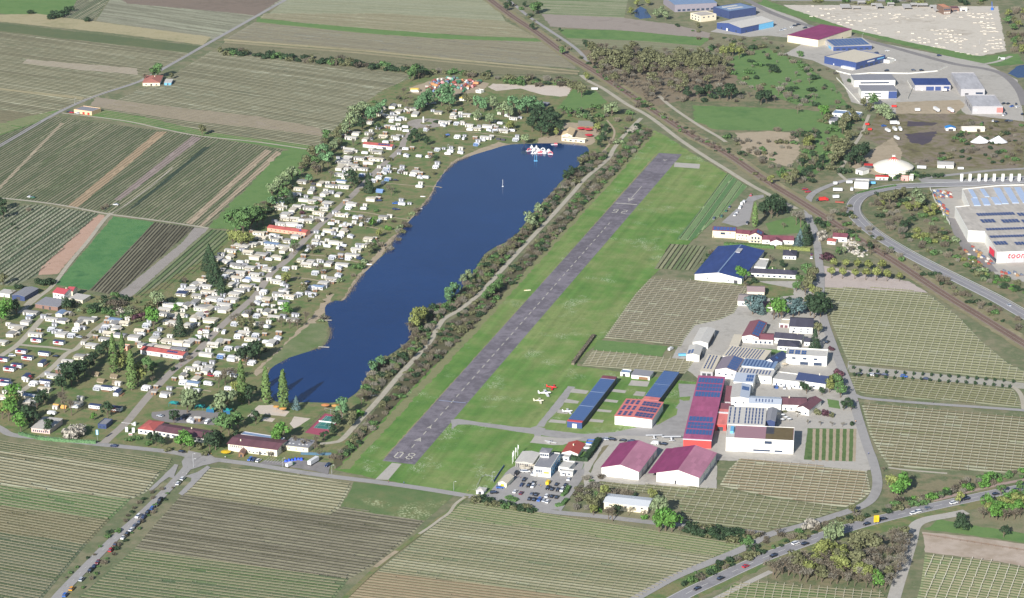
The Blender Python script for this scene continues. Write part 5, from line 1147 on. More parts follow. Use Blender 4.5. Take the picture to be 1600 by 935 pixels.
# --- airfield
def sh(name, label, cor, h, **k): return bld(name, label, k.pop('cat', 'building'), cor, h, **k)
sh('long_hangar', 'long narrow hangar fully covered in blue solar panels, left of the pair', '448,705 625,735 1065,165', 4.6, cat='hangar', roof='shed', rh=0.01, wall=plain('shaded_blue_wall', '41527e', .5), rm=plain('panel_frame', 'a4b4cc', .4, .05), ov=.05, extra=lambda r, a, b, zr: (part('roof_end', MARN, r, (-.1, a+.1, b*.94, b+.1, 4.62, 4.9)), part('roof_end', BRED, r, (-.1, a+.1, -.1, b*.03, 4.62, 4.9))), pv=[(0, 1, .03, .325, 7, 8), (0, 1, .335, .63, 7, 8), (0, 1, .64, .93, 7, 8)], door=[('f', 1, .3, .7, .1, 3.2, .3, WHT), ('r', 8, .02, .98, .1, 3.8, .11, DARK)], base=None, **B8(830, 570))  # dark blue wall colour has the shade of the hangar sides painted in
sh('long_hangar', 'long hangar covered in blue solar panels joined behind the coral roofed hangar', '1395,395 1590,440 2000,0' if 0 else '795,640 880,665 1008,490', 4.6, cat='hangar', roof='shed', rh=0.01, wall=plain('shaded_blue_wall', '41527e'), rm=plain('panel_frame', 'a4b4cc', .4, .05), ov=.05, extra=lambda r, a, b, zr: part('roof_end', CORAL, r, (-.1, a+.1, -.1, b*.1, 4.62, 4.9)), pv=[(0, 1, .1, .53, 7, 8), (0, 1, .54, 1, 7, 8)], door=[('r', 6, .02, .98, .1, 3.8, .14, DARK)], **B4(800, 460))
sh('coral_hangar', 'square white hangar with coral roof and rows of small solar panels', '1043,640 1510,685 1650,470', 6.4, cat='hangar', roof='gable', ridge='v', rh=.5, wall=WALLW, rm=CORAL, pv=[(.04+.14*i, .13+.14*i, .06+.32*j, .3+.32*j, 1, 2, PVD) for i in range(3) for j in range(3)] + [(.5, .98, .06+.31*j, .3+.31*j, 5, 2, PVD) for j in range(3)], door=[('f', 6, .02, .98, .1, 5, .158, plain('white_hangar_door', 'e6e4e0', .5, .03))], **B8(830, 570))
sh('container_shed', 'small white container shed left of the long shed behind the hangars', '1112,98 1228,110 1240,70', 2.8, cat='shed', roof='flat', wall=WALLW, rm=RFB, door=[('f', 1, .2, .6, .1, 2.2, .3)], **B8(830, 570))
sh('store_shed', 'white shed with grey roof and open front behind the hangars', '1250,125 1480,150 1520,90', 3, cat='shed', roof='shed', rh=.4, wall=WALLW, rm=RFD, door=[('f', 1, .4, .9, .1, 2.2, .5, WOOD)], **B8(830, 570))
sh('magenta_hangar', 'left magenta roofed hangar with white gable and grey sliding door', '160,480 625,535 850,235', 6.2, cat='hangar', ridge='v', rh=3.4, wall=WALLW, rm=MAG, rm2=MAGSH, ov=.6, door=[('f', 1, .4, .6, .1, 5.0, .19, GRYS), ('f', 1, .66, .7, .1, 2.2, .03, GRYS), ('r', 3, .05, .95, .1, 4, .1, GRYW)], **B8(920, 670))
sh('magenta_hangar', 'right and larger magenta roofed hangar with overhanging left eave', '845,545 1380,605 1590,300', 6.6, cat='hangar', ridge='v', rh=3.6, wall=WALLW, rm=MAG, rm2=MAGSH, ov=.7, door=[('f', 1, .42, .48, .1, 2.6, .04, DARK), ('r', 2, .1, .9, .3, 4, .04, GRYW)], extra=lambda r, a, b, zr: (lambda m: (m.quad((-5.6, -.7, 5.5), (-.7, -.7, 6.2), (-.7, b+.7, 6.2), (-5.6, b+.7, 5.5)), m.quad((-5.6, b+.7, 5.4), (-.7, b+.7, 6.1), (-.7, -.7, 6.1), (-5.6, -.7, 5.4)), m.build('lean_to_roof', MAG, r)))(MB()), **B8(920, 670))
for i in range(0): pass
# clubhouse
sh('marquee', 'white flat tented terrace roof left of the clubhouse', '365,335 575,355 665,225', 3.6, cat='terrace', roof='gable', ridge='v', rh=.8, wall=plain('terrace_frame', 'b8b4ac', .7), rm=RFW, ov=.5, door=[('f', 9, .02, .98, .2, 2.8, .07, DARK)], **B8(760, 680))
sh('clubhouse', 'airfield clubhouse with dark grey flat roof and blue side wall', '590,400 795,430 915,240', 6.4, cat='clubhouse', roof='flat', wall=WALLW, rm=RFD, win=[('r', 5, .05, .95, 3.6, 5, .1), ('r', 5, .05, .95, 1, 2.4, .1), ('f', 4, .1, .5, 3.4, 4.8, .08)], door=[('f', 1, .1, .3, .1, 2.4, .06)], extra=lambda r, a, b, zr: (part('facade_emblem', plain('faded_gold', 'b8a860', .6), r, (a*.58, a*.9, -.08, -.02, 2.6, 4.0)), part('side_cladding', LBLU, r, (a+.003, a+.01, .2, b-.2, .1, 6.2)), part('balcony_roof', WHT, r, (0, a*.5, -2.2, -.05, 3.2, 3.4))), **B8(760, 680))
sh('control_tower', 'square glazed control tower with dark roof rising behind the clubhouse', '668,215 780,225 815,170', 9.8, cat='tower', roof='hip', rh=.8, wall=WALLW, rm=RFD, ov=.6, win=[('f', 4, .02, .98, 7.4, 8.8, .2), ('r', 4, .02, .98, 7.4, 8.8, .2)], **B8(760, 680))
sh('bungalow', 'white bungalow with red gable roof north of the car park', '945,215 1140,240 1225,115', 3.4, cat='house', ridge='v', rh=1.8, wall=WALLW, rm=plain('tile_rust', 'a85048', .8, .1), win=[W(2, 1, 2, .14)], door=[('f', 1, .4, .6, .1, 2.1, .1)], chim=[(.5, .5)], **B8(760, 680))
sh('garage', 'white garage with pale roof beside the red roofed bungalow', '1195,155 1295,165 1330,120', 2.8, cat='garage', roof='flat', wall=WALLW, rm=RFG, door=[('f', 1, .2, .8, .1, 2.2, .5)], **B8(760, 680))
sh('blue_shed', 'small blue shed beside the hedge behind the bungalow', '1245,95 1335,105 1355,65', 2.4, cat='shed', roof='flat', wall=BLUP, rm=RFD, door=[('f', 1, .2, .8, .1, 2, .3)], **B8(760, 680))
sh('annex', 'low white flat annex between clubhouse and bungalow', '905,270 1030,285 1090,265', 3, cat='annex', roof='flat', wall=WALLW, rm=RFG, win=[W(2, 1, 2, .2)], **B8(760, 680), deep=6)
sh('portable_office', 'white portable office with light roof beside the lane', '900,400 1040,410 1120,330', 3, cat='office', roof='flat', wall=WALLW, rm=RFW, win=[W(3, 1, 2, .14)], **B8(760, 680))
sh('portable_office', 'lower white container office at the car park edge', '920,455 1075,470 1100,445', 2.8, cat='office', roof='flat', wall=WALLW, rm=RFW, win=[W(2, 1, 2, .2)], door=[('f', 1, .3, .6, .1, 2, .1)], **B8(760, 680), deep=5)
sh('party_tent', 'cream gabled tent hall at the left of the car park', '150,590 245,610 335,520', 3, cat='tent hall', ridge='v', rh=1.3, wall=plain('tent_cream', 'f0e4cc', .8, .05), rm=RFC, door=[('f', 1, .3, .7, .1, 2.2, .4, YELP)], **B8(760, 680))
sh('ticket_tent', 'white pointed tent beside the lane at the airfield corner', '1340,280 1385,285 1405,262', 2.4, cat='tent', roof='hip', rh=1, wall=WHT, rm=RFW, door=[('f', 1, .3, .7, .1, 2, .4)], **B4(400, 695))
sh('long_barn', 'long cream barn with pale blue grey roof below the magenta hangars', '560,350 828,378 850,335', 4.6, cat='barn', rh=1.2, wall=WALLC, rm=plain('pale_blue_roof', 'ccd0d4', .5, .06), ov=.5, win=[W(5, 2.6, 3.4, .05)], door=[('r', 1, .3, .7, .1, 3.4, .4, BLUW)], **B4(800, 695), deep=14)
# --- winery block
PVROW = lambda n, y0=.05, y1=.95, x0=.04, x1=.96, w=.5: [(x0+(x1-x0)*i/n, x0+(x1-x0)*(i+w)/n, y0, y1, 1, 6, PVD) for i in range(n)]
sh('solar_hall', 'long magenta hall with solar panels at both ends beside the winery', '62,520 410,545 580,-240', 6.5, cat='hall', roof='shed', rh=.01, wall=NVY, rm=plain('hall_roof', 'a85a7c', .6, .06, seam=2.2), ov=.3, pv=[(.03, .97, .06, .14, 8, 1), (.03, .97, .15, .25, 8, 2), (.03, .9, .26, .34, 7, 1), (.03, .97, .65, .74, 8, 1), (.03, .97, .75, .87, 8, 2), (.03, .97, .88, .97, 8, 1)], door=[('r', 4, .1, .9, .1, 4, .12)], extra=lambda r, a, b, zr: (part('eave_band', WHT, r, (-.3, a+.3, -1.6, -.32, 6.2, 6.5)), part('red_front', BRED, r, (0, a, -.15, -.02, .1, 6.1))), **B8(1060, 620))  # navy walls paint in the shade on the right side
sh('red_shed', 'coral red shed between the magenta hall and the white winery', '450,345 600,340 640,160', 4.6, cat='shed', roof='shed', rh=.5, wall=BRED, rm=CORAL, door=[('f', 1, .2, .8, .1, 3, .5)], extra=lambda r, a, b, zr: part('ridge_band', WHT, r, (0, a, b*.72, b*.8, 5.2, 5.5)), **B8(1060, 620))
sh('red_shed', 'maroon roofed shed behind the coral red shed', '495,150 635,150 650,90', 4.6, cat='shed', roof='shed', rh=.5, wall=REDR, rm=MAROON, door=[('f', 1, .2, .8, .1, 3, .2)], **B8(1060, 620))
sh('canopy', 'narrow maroon canopy with pale ribs right of the magenta hall', '580,60 650,60 675,-130', 4, cat='canopy', roof='shed', rh=.2, wall=GRYW, rm=MAROON, door=[('f', 1, .2, .8, .1, 3, .2)], **B8(1060, 620))
sh('winery_front', 'large white winery front building with mauve and brown flat roofs', '595,515 1440,555 1480,350', 9.5, cat='winery', roof='flat', wall=WALLW, rm=plain('mauve_roof', 'a58088', .7, .06), win=[('f', 1, .57, .68, 6.6, 8.6, .11), ('f', 1, .77, .92, 6.2, 8.4, .2, GRYS), ('f', 1, .4, .66, 1.2, 2.4, .25), ('f', 1, .72, .84, 1.2, 2.4, .12)], door=[('f', 1, .18, .28, .1, 4, .09, GRYS)], extra=lambda r, a, b, zr: (part('green_roof', GREENR, r, (a*.58, a*.985, .5, b-.5, 9.5, 9.62)), part('roof_pit', DARK, r, (a*.58, a*.7, b*.45, b-.5, 9.63, 9.7)), part('white_roof_corner', RFW, r, (.3, a*.12, .5, b-.5, 9.5, 9.65)), part('tank', LBLU, r, (a*.05, a*.1, b*.35, b*.75, 9.66, 11.2))), **B8(1060, 620), deep=24)
sh('solar_roof_hall', 'white hall with long parallel blue solar strips behind the winery front', '612,340 1080,320 1100,110', 8, cat='hall', roof='shed', rh=.3, wall=WALLW, rm=RFW, pv=[(.02+.125*i, .06+.125*i, .05, .97, 1, 5, PVD) for i in range(3)] + [(.45+.09*i, .49+.09*i, .05, .97, 1, 5, PVD) for i in range(6)], win=[W(3, 4, 5)], **B8(1060, 620))
sh('slate_hall', 'grey roofed hall with dark east side right of the solar strips', '1090,300 1200,330 1230,175', 7.5, cat='hall', roof='gable', ridge='v', rh=1, wall=NVY, rm=RFD, win=[W(1, 2, 4, .3)], **B8(1060, 620))
sh('silver_hall', 'silver roofed wing with small dark skylights left of the maroon house', '880,715 1280,735 1290,650', 6, cat='hall', rh=1.2, wall=WALLW, rm=plain('silver_blue_roof', 'bcc4d0', .4, .05), win=[W(7, 1.2, 2.6, .05)], pv=[(.2+.1*i, .24+.1*i, .12, .42, 1, 2, PVD) for i in range(6)], **B8(1060, 540))
sh('brown_house', 'maroon brown roofed house with white gable beside the silver wing', '1290,735 1600,745 1620,650', 5, cat='house', rh=2, wall=WALLW, rm=BRNR, win=[W(4, 1.2, 2.4, .07)], chim=[(.3, .5)], **B8(1060, 540))
sh('brown_house_gable', 'white gabled front wing with brown roof beside the terrace', '175,690 255,700 330,640', 4.6, cat='house', ridge='v', rh=2, wall=WALLW, rm=BRNR, win=[W(2, 1, 2.2, .12)], **B4(1200, 460))
sh('white_hall', 'white hall with a split silver roof in the middle of the winery', '655,650 880,640 905,470', 7, cat='hall', roof='gable', ridge='v', rh=1, wall=WALLW, rm=RFG, rm2=plain('silver_blue_roof', 'bcc4d0'), pv=[(.55, .95, .5, .8, 5, 1)], win=[W(2, 3, 4, .1)], **B8(1060, 540))
sh('cross_hall', 'silver cross hall with solar square behind the split roof hall', '690,450 930,470 960,370', 8, cat='hall', roof='shed', rh=.6, wall=WALLW, rm=plain('silver_blue_roof', 'bcc4d0'), pv=[(.6, .97, .1, .85, 3, 2)], win=[W(3, 3, 4, .08)], **B8(1060, 540))
sh('gable_hall', 'white gabled hall with mauve left roof and solar right roof', '460,300 725,325 820,170', 6.4, cat='hall', ridge='v', rh=2, wall=WALLW, rm=plain('mauve_grey_roof', '8a808a', .7, .1), pv=[(.53, .97, .04, .97, 5, 6)], win=[W(3, 3, 4, .1)], ov=.3, **B8(1060, 540))
sh('solar_canopy', 'white canopy roof with three solar strips left of the gabled hall', '275,320 430,330 530,130', 4.4, cat='canopy', roof='shed', rh=.3, wall=GRYW, rm=RFC, pv=[(.12, .24, .15, .97, 1, 7, PVD), (.4, .52, .15, .97, 1, 7, PVD), (.66, .78, .15, .97, 1, 7, PVD)], door=[('f', 2, .1, .9, .1, 3, .3)], **B8(1060, 540))
sh('striped_hall', 'wide hall with many slanted solar strips behind the gabled hall', '555,130 1060,190 1110,65', 5.4, cat='hall', roof='shed', rh=.4, wall=WALLW, rm=RFC, pv=PVROW(12, x1=.9, w=.45), win=[W(4, 2, 3)], **B8(1060, 540))
sh('striped_hall', 'blue grey hall roof with slanted solar strips above the white wall', '790,250 1190,290 1240,230', 6, cat='hall', roof='shed', rh=.4, wall=WALLW, rm=RFB, pv=PVROW(9, w=.5), win=[W(4, 2, 3)], **B8(1060, 540), deep=14)
sh('striped_hall', 'white hall with ten short solar strips facing the courtyard', '740,350 1165,390 1185,330', 6, cat='hall', roof='shed', rh=.4, wall=WALLW, rm=RFW, pv=PVROW(10, .2, .85, w=.5), win=[W(3, 2, 3)], **B8(1060, 540), deep=12)
sh('white_wing', 'long white flat wing between the courtyard and the navy roofed house', '1180,420 1560,470 1600,330', 5, cat='winery', roof='flat', wall=WALLW, rm=RFG, win=[W(6, 1, 2.4, .05)], **B8(1060, 540), deep=16)
sh('navy_house', 'house with steep navy roof beside the winery street', '170,520 350,545 370,455', 5, cat='house', roof='gable', rh=3, wall=WALLW, rm=RFN, win=[W(4, 1, 2.4, .07)], chim=[(.7, .5)], **B4(1200, 460), deep=15)
sh('navy_house', 'white gabled house with navy roof left of the flat roofed villa', '425,840 575,870 670,690', 5.5, cat='house', ridge='v', rh=3, wall=WALLW, rm=RFN, win=[W(2, 1, 2.4, .15)], pv=[(.6, .8, .3, .45, 1, 1)], **B8(1140, 460), deep=20)
sh('flat_villa', 'white two storey villa with flat roof and three solar squares', '705,760 1215,790 1235,700', 7, cat='villa', roof='flat', wall=WALLW, rm=RFW, win=[('f', 3, .06, .86, 4.4, 5.8, .09), ('f', 2, .28, .95, .4, 2.6, .2)], pv=[(.05, .17, .2, .75, 2, 2), (.2, .33, .2, .75, 2, 2), (.36, .48, .2, .75, 2, 2)], parapet=.6, **B8(1140, 460), deep=16)
sh('slate_house', 'house with purple slate gable roof and white wall near the trees', '750,400 1035,425 1050,310', 5.4, cat='house', rh=3, wall=WALLW, rm=DRK, win=[W(3, 3, 4.2, .06), W(3, .8, 2.2, .06)], door=[('f', 1, .1, .2, .1, 2.2, .05)], **B8(1140, 460))
sh('garage', 'double garage with pale roof left of the slate house', '620,370 740,375 765,315', 3, cat='garage', roof='flat', wall=WALLW, rm=RFC, door=[('f', 2, .05, .95, .1, 2.4, .36, BRNR)], **B8(1140, 460))
sh('slate_house', 'long slate roofed house with several wings above the villa', '555,540 900,570 1030,500', 4.6, cat='house', rh=2.2, wall=WALLW, rm=DRK, win=[W(4, 1, 2.2, .07)], chim=[(.8, .5)], **B8(1140, 460), deep=12)
sh('slate_wing', 'slate roofed front wing with white wall above the villa', '600,645 860,660 900,580', 3.6, cat='house', roof='hip', rh=2, wall=WALLW, rm=DRK, win=[W(4, 1, 2.2, .08)], **B8(1140, 460))
sh('slate_wing', 'slate roofed right wing beside the pointed conifer', '930,590 1040,600 1060,540', 3.6, cat='house', rh=1.4, wall=WALLW, rm=DRK, win=[W(2, 1, 2.2, .15)], **B8(1140, 460), deep=9)
sh('maroon_house', 'long maroon roofed house with white arches below the solar roof', '290,560 545,570 560,490', 3.8, cat='house', rh=1.6, wall=WALLW, rm=MAROON, win=[W(4, .6, 2.4, .1)], **B8(1140, 460))
sh('solar_barn', 'slanted barn with solar roof and maroon left slope', '155,525 400,475 500,290', 5, cat='barn', ridge='v', rh=1.8, wall=WALLW, rm=MAROON, pv=[(.55, .97, .05, .95, 3, 5)], win=[W(2, 2, 3, .08)], **B8(1140, 460))
sh('carport', 'flat cream carport roof left of the maroon house', '5,640 100,665 155,530', 3, cat='carport', roof='shed', rh=.2, wall=GRYW, rm=RFC, door=[('f', 1, .1, .9, .1, 2.4, .7)], **B8(1140, 460))
sh('white_barn', 'white barn with two solar strips and dark open side by the blue trailer', '100,115 262,125 410,-60', 5, cat='barn', ridge='v', rh=1.2, wall=WALLW, rm=RFW, pv=[(.06, .26, .05, .45, 3, 4), (.3, .48, .05, .45, 2, 4)], door=[('r', 1, .1, .9, .1, 3.6, .7)], **B8(1060, 540), deep=21)
sh('white_barn', 'white roofed barn behind the two strip solar barn', '1100,290 1190,300 1235,215', 5, cat='barn', ridge='v', rh=1.2, wall=WALLW, rm=RFW, door=[('r', 1, .1, .9, .1, 3.6, .7)], win=[W(1, 1, 2)], **B4(800, 460))
sh('cream_house', 'house with grey brown roof behind the blue spruce', '580,720 880,740 960,620', 4, cat='house', roof='gable', rh=1.8, wall=WALLW, rm=plain('taupe_roof', '9a8f8c', .8, .1), win=[W(3, 1, 2.2, .08)], **B8(1080, 380), deep=18)
sh('cream_house', 'taupe roofed rear house right of the small vineyard', '700,605 915,610 940,540', 4.6, cat='house', rh=1.8, wall=WALLC, rm=plain('pinktaupe_roof', 'a08c8c', .8, .1), win=[W(3, 1, 2.2, .08)], **B8(1080, 380))
sh('cottage', 'small white cottage with maroon roof between spruce and round green tree', '890,795 1015,805 1020,735', 3.4, cat='house', rh=1.2, wall=WALLW, rm=MAROON, win=[W(2, 1, 2.2, .14)], chim=[(.5, .6)], **B8(1080, 380))
sh('blue_roof_hall', 'wide hall with cobalt blue roof and white gable', '45,385 600,480 880,130', 5, cat='hall', ridge='v', rh=3.2, wall=WALLW, rm=BLUR, ov=.6, win=[W(2, 2, 3, .03)], door=[('f', 1, .8, .95, .1, 3, .08)], extra=lambda r, a, b, zr: (part('ridge_strip', RFB, r, (a/2-.5, a/2+.5, .2, b-.2, 8.32, 8.5)), part('roof_hatch', GRYS, r, (a/2-.2, a/2+4, b*.72, b*.86, 8.0, 8.6))), **B8(1080, 380))
sh('white_annex', 'flat white roofed annex at the right corner of the cobalt hall', '785,300 930,305 975,200', 3.6, cat='annex', roof='flat', wall=WALLW, rm=RFW, win=[W(2, 1, 2, .1)], **B8(1080, 380))
sh('slate_bungalow', 'long bungalow with slate hipped roofs right of the cobalt hall', '700,370 1310,400 1350,330', 3.6, cat='house', roof='hip', rh=2.2, wall=WALLW, rm=DRK, win=[W(8, .9, 2.2, .05)], chim=[(.5, .6), (.75, .5)], **B8(1080, 380), deep=12)
sh('slate_bungalow', 'small square bungalow with slate hip roof beside the street trees', '1145,155 1310,165 1320,95', 3.4, cat='house', roof='hip', rh=2, wall=WALLW, rm=DRK, win=[W(3, .9, 2.2, .12)], chim=[(.5, .5)], **B8(1080, 380))
sh('cream_block', 'long cream house with solar roof at its left end', '187,480 475,495 510,410', 6.6, cat='house', rh=1.6, wall=WALLC, rm=MARN, pv=[(.02, .99, .05, .47, 7, 3)], win=[('f', 1, .3, .6, 3.4, 5.2, .2), ('f', 1, .72, .8, 4.4, 5.4, .05)], door=[('f', 1, .02, .1, .1, 2.2, .03)], **B8(1090, 300), deep=12)
sh('cream_block', 'middle part of the cream house with maroon roof', '480,515 640,530 700,450', 6, cat='house', rh=1.6, wall=WALLC, rm=MARN, win=[('f', 3, .1, .95, 3.8, 4.8, .1), ('f', 4, .1, .95, 1, 2, .06)], **B8(1090, 300), deep=11)
sh('cream_gable', 'cream gable front with balcony on the maroon roofed house', '640,545 800,555 860,450', 6.4, cat='house', ridge='v', rh=2.6, wall=WALLC, rm=MARN, pv=[(.55, .95, .2, .8, 2, 3)], win=[('f', 3, .15, .9, 3.6, 5.4, .14), ('f', 3, .15, .9, .8, 2.4, .14)], extra=lambda r, a, b, zr: part('balcony', WALLC, r, (.4, a-.4, -1.6, -.05, 2.7, 3.4)), **B8(1090, 300), deep=13)
sh('white_bungalow', 'white bungalow with maroon roof and front gable beside the conifers', '805,595 1200,605 1230,530', 4, cat='house', rh=2, wall=WALLW, rm=MARN, win=[W(4, 1.2, 2.2, .06)], extra=lambda r, a, b, zr: (lambda m, n: (gablewall(m, 0, 8, 0, 10, 0, 4, 2), setattr(m, 'v', [(a*.28+10-y if 0 else a*.25+y, -x+2, z) for x, y, z in m.v]), fixnormals(m.build('front_gable', WALLW, r)), gable(n, 0, 8, 0, 10, 4, 2, .4), setattr(n, 'v', [(a*.25+y, -x+2, z) for x, y, z in n.v]), fixnormals(n.build('gable_roof', MARN, r))))(MB(), MB()), **B8(1090, 300), deep=12)
sh('rail_house', 'small maroon roofed house beside the railway crossing', '395,545 480,550 465,510', 4.4, cat='house', rh=1.8, wall=WALLW, rm=MARN, win=[W(2, 1, 2.2, .15)], **B4(1200, 230), deep=11)
sh('rail_house', 'low white annex with red roof left of the railway house', '360,570 410,575 400,545', 3, cat='house', rh=1, wall=WALLW, rm=REDR, win=[W(1, 1, 2, .2)], **B4(1200, 230), deep=8)
# --- industry top right
sh('grey_works', 'long grey factory with blue grey roof behind the blue halls', '275,60 800,35 800,-80', 9, cat='factory', roof='shed', rh=.6, wall=plain('mauve_grey_wall', '8f8a94', .6), rm=RFB, win=[W(8, .8, 3, .07)], extra=lambda r, a, b, zr: part('roof_light', RFW, r, (a*.1, a*.6, b*.55, b*.62, zr(0, b*.6), zr(0, b*.6)+.3)), **B8(1020, 0), deep=48)
sh('navy_hall', 'cubic navy hall with two pale skylights behind the white roof', '755,90 955,145 1190,70', 9, cat='hall', roof='flat', wall=NVY, rm=RFB, win=[W(3, 1, 2, .05), W(4, 1, 2, .05, 'r')], extra=lambda r, a, b, zr: (part('skylight', RFW, r, (a*.2, a*.35, b*.2, b*.7, 9.1, 9.5)), part('skylight', RFW, r, (a*.55, a*.7, b*.2, b*.7, 9.1, 9.5))), **B8(1020, 0), deep=40)
sh('office_cube', 'white two storey office cube beside the grey factory', '470,165 600,205 745,170', 7, cat='office', roof='flat', wall=WALLC, rm=GRV, win=[W(3, 4.4, 5.8, .12), W(3, 1, 2.6, .12), W(3, 4.4, 5.8, .1, 'r')], **B8(1020, 0), deep=22)
sh('blue_works', 'blue walled works with broad white roof and light blue end', '800,285 1075,355 1480,270', 7, cat='factory', roof='gable', ridge='v', rh=2.6, wall=BLUW, rm=RFW, ov=.5, win=[W(3, .8, 2.8, .06), W(4, .8, 2.4, .05, 'r')], door=[('f', 1, .35, .5, .1, 3, .06, WHT)], extra=lambda r, a, b, zr: part('light_blue_end', LBLU, r, (a+.02, a+.1, b*.55, b, .1, 6.8)), **B8(1020, 0))
sh('magenta_shed', 'cream hall with flat magenta roof beside the stone yard', '85,440 310,550 735,415', 8, cat='hall', roof='shed', rh=.3, wall=WALLC, rm=MAG, ov=.5, door=[('f', 1, .35, .6, .1, 4, .13, GRYS)], win=[W(2, 1, 2.4, .02, 'r')], **B8(1220, 0))
sh('solar_shop', 'low shop with blue solar roof beside the magenta hall', '540,495 655,585 995,490', 5, cat='shop', roof='shed', rh=.5, wall=GRYS, rm=RFG, pv=[(.05, .95, .04, .96, 6, 10)], win=[W(6, .8, 2.6, .08, 'r')], door=[('f', 1, .5, .8, .1, 2.8, .3, LBLU)], extra=lambda r, a, b, zr: part('side_cladding', BLUW, r, (a+.003, a+.01, .1, b-.1, .1, 4.8)), **B8(1220, 0), deep=44)
sh('navy_store', 'navy store with large cream flat roof and white lettering stripe', '545,710 900,800 1265,705', 7.5, cat='store', roof='flat', wall=BLUW, rm=RFC, win=[('r', 5, .1, .95, .6, 3, .1), ('f', 2, .1, .9, .5, 2, .03, WHT)], extra=lambda r, a, b, zr: (part('sign_band', WHT, r, (a+.02, a+.12, b*.38, b*.62, 5, 6.2)), part('sign_band', LBLU, r, (a+.02, a+.12, b*.72, b*.95, 5.2, 6.4)), part('loading_dock', WHT, r, (a*.6, a*.98, -4, -.1, .1, 2.2))), **B8(1220, 0))
sh('white_trailer_building', 'white container building beside the navy store', '1250,745 1355,760 1430,715', 3, cat='shed', roof='flat', wall=WALLW, rm=RFG, win=[W(2, 1, 2, .1)], **B8(1220, 0), deep=12)
sh('black_white_office', 'white office with dark bands and grey roof behind its twin', '525,490 775,488 770,450', 7, cat='office', roof='shed', rh=.4, wall=WALLW, rm=RFD, win=[('f', 1, .05, .95, 3.4, 5, .7)], **B4(1200, 0), deep=24)
sh('black_white_office', 'white office with blue corner and grey roof nearest the trees', '570,555 785,555 770,512', 8, cat='office', roof='shed', rh=.4, wall=WALLW, rm=RFD, win=[('f', 2, .05, .6, 5, 6, .2), ('f', 2, .05, .6, 2, 3, .2)], extra=lambda r, a, b, zr: part('blue_corner', BLUW, r, (a*.76, a-.05, -.08, -.01, .2, 7.6)), **B4(1200, 0), deep=24)
sh('blue_garages', 'workshop with blue roof and three blue garage doors', '895,518 1112,518 1105,478', 6, cat='workshop', roof='shed', rh=.8, wall=GRYW, rm=BLUR, door=[('f', 1, .3, .55, .1, 4.2, .22, BLUW), ('f', 1, .55, .75, .1, 4.2, .16, BLUW), ('f', 1, .8, .98, 1.6, 4.4, .16, BLUW), ('f', 1, .15, .25, .1, 2.2, .05, WHT)], **B4(1200, 0), deep=26)
sh('grey_warehouse', 'upper grey warehouse with flat light roof', '1175,545 1310,530 1245,430', 7, cat='warehouse', roof='flat', wall=GRYW, rm=GRYS, win=[('f', 1, .6, .95, 2, 4, .3)], door=[('f', 1, .1, .4, .1, 3, .15)], **B4(1200, 0))
sh('grey_warehouse', 'lower grey warehouse with dark side and coral corner panel', '1245,650 1430,650 1380,580', 7.5, cat='warehouse', roof='flat', wall=GRYW, rm=GRYS, win=[('l', 4, .1, .9, 1, 5, .1)], extra=lambda r, a, b, zr: (part('coral_panel', CORAL, r, (a*.8, a-.1, -.1, -.02, 1.5, 6.5)), part('white_sign', WHT, r, (a*.05, a*.15, -.1, -.02, 3, 5))), **B4(1200, 0))
sh('garden_house', 'low house with blue grey flat roofs in the green strip', '390,690 555,705 560,675', 3.4, cat='house', roof='flat', wall=WALLW, rm=RFB, win=[W(5, .8, 2, .08)], **B4(1200, 0), deep=14)
sh('garden_house', 'dark roofed garage left of the low flat house', '370,738 418,742 430,712', 3, cat='garage', roof='flat', wall=GRYW, rm=RFD, door=[('f', 1, .2, .8, .1, 2, .4)], **B4(1200, 0))
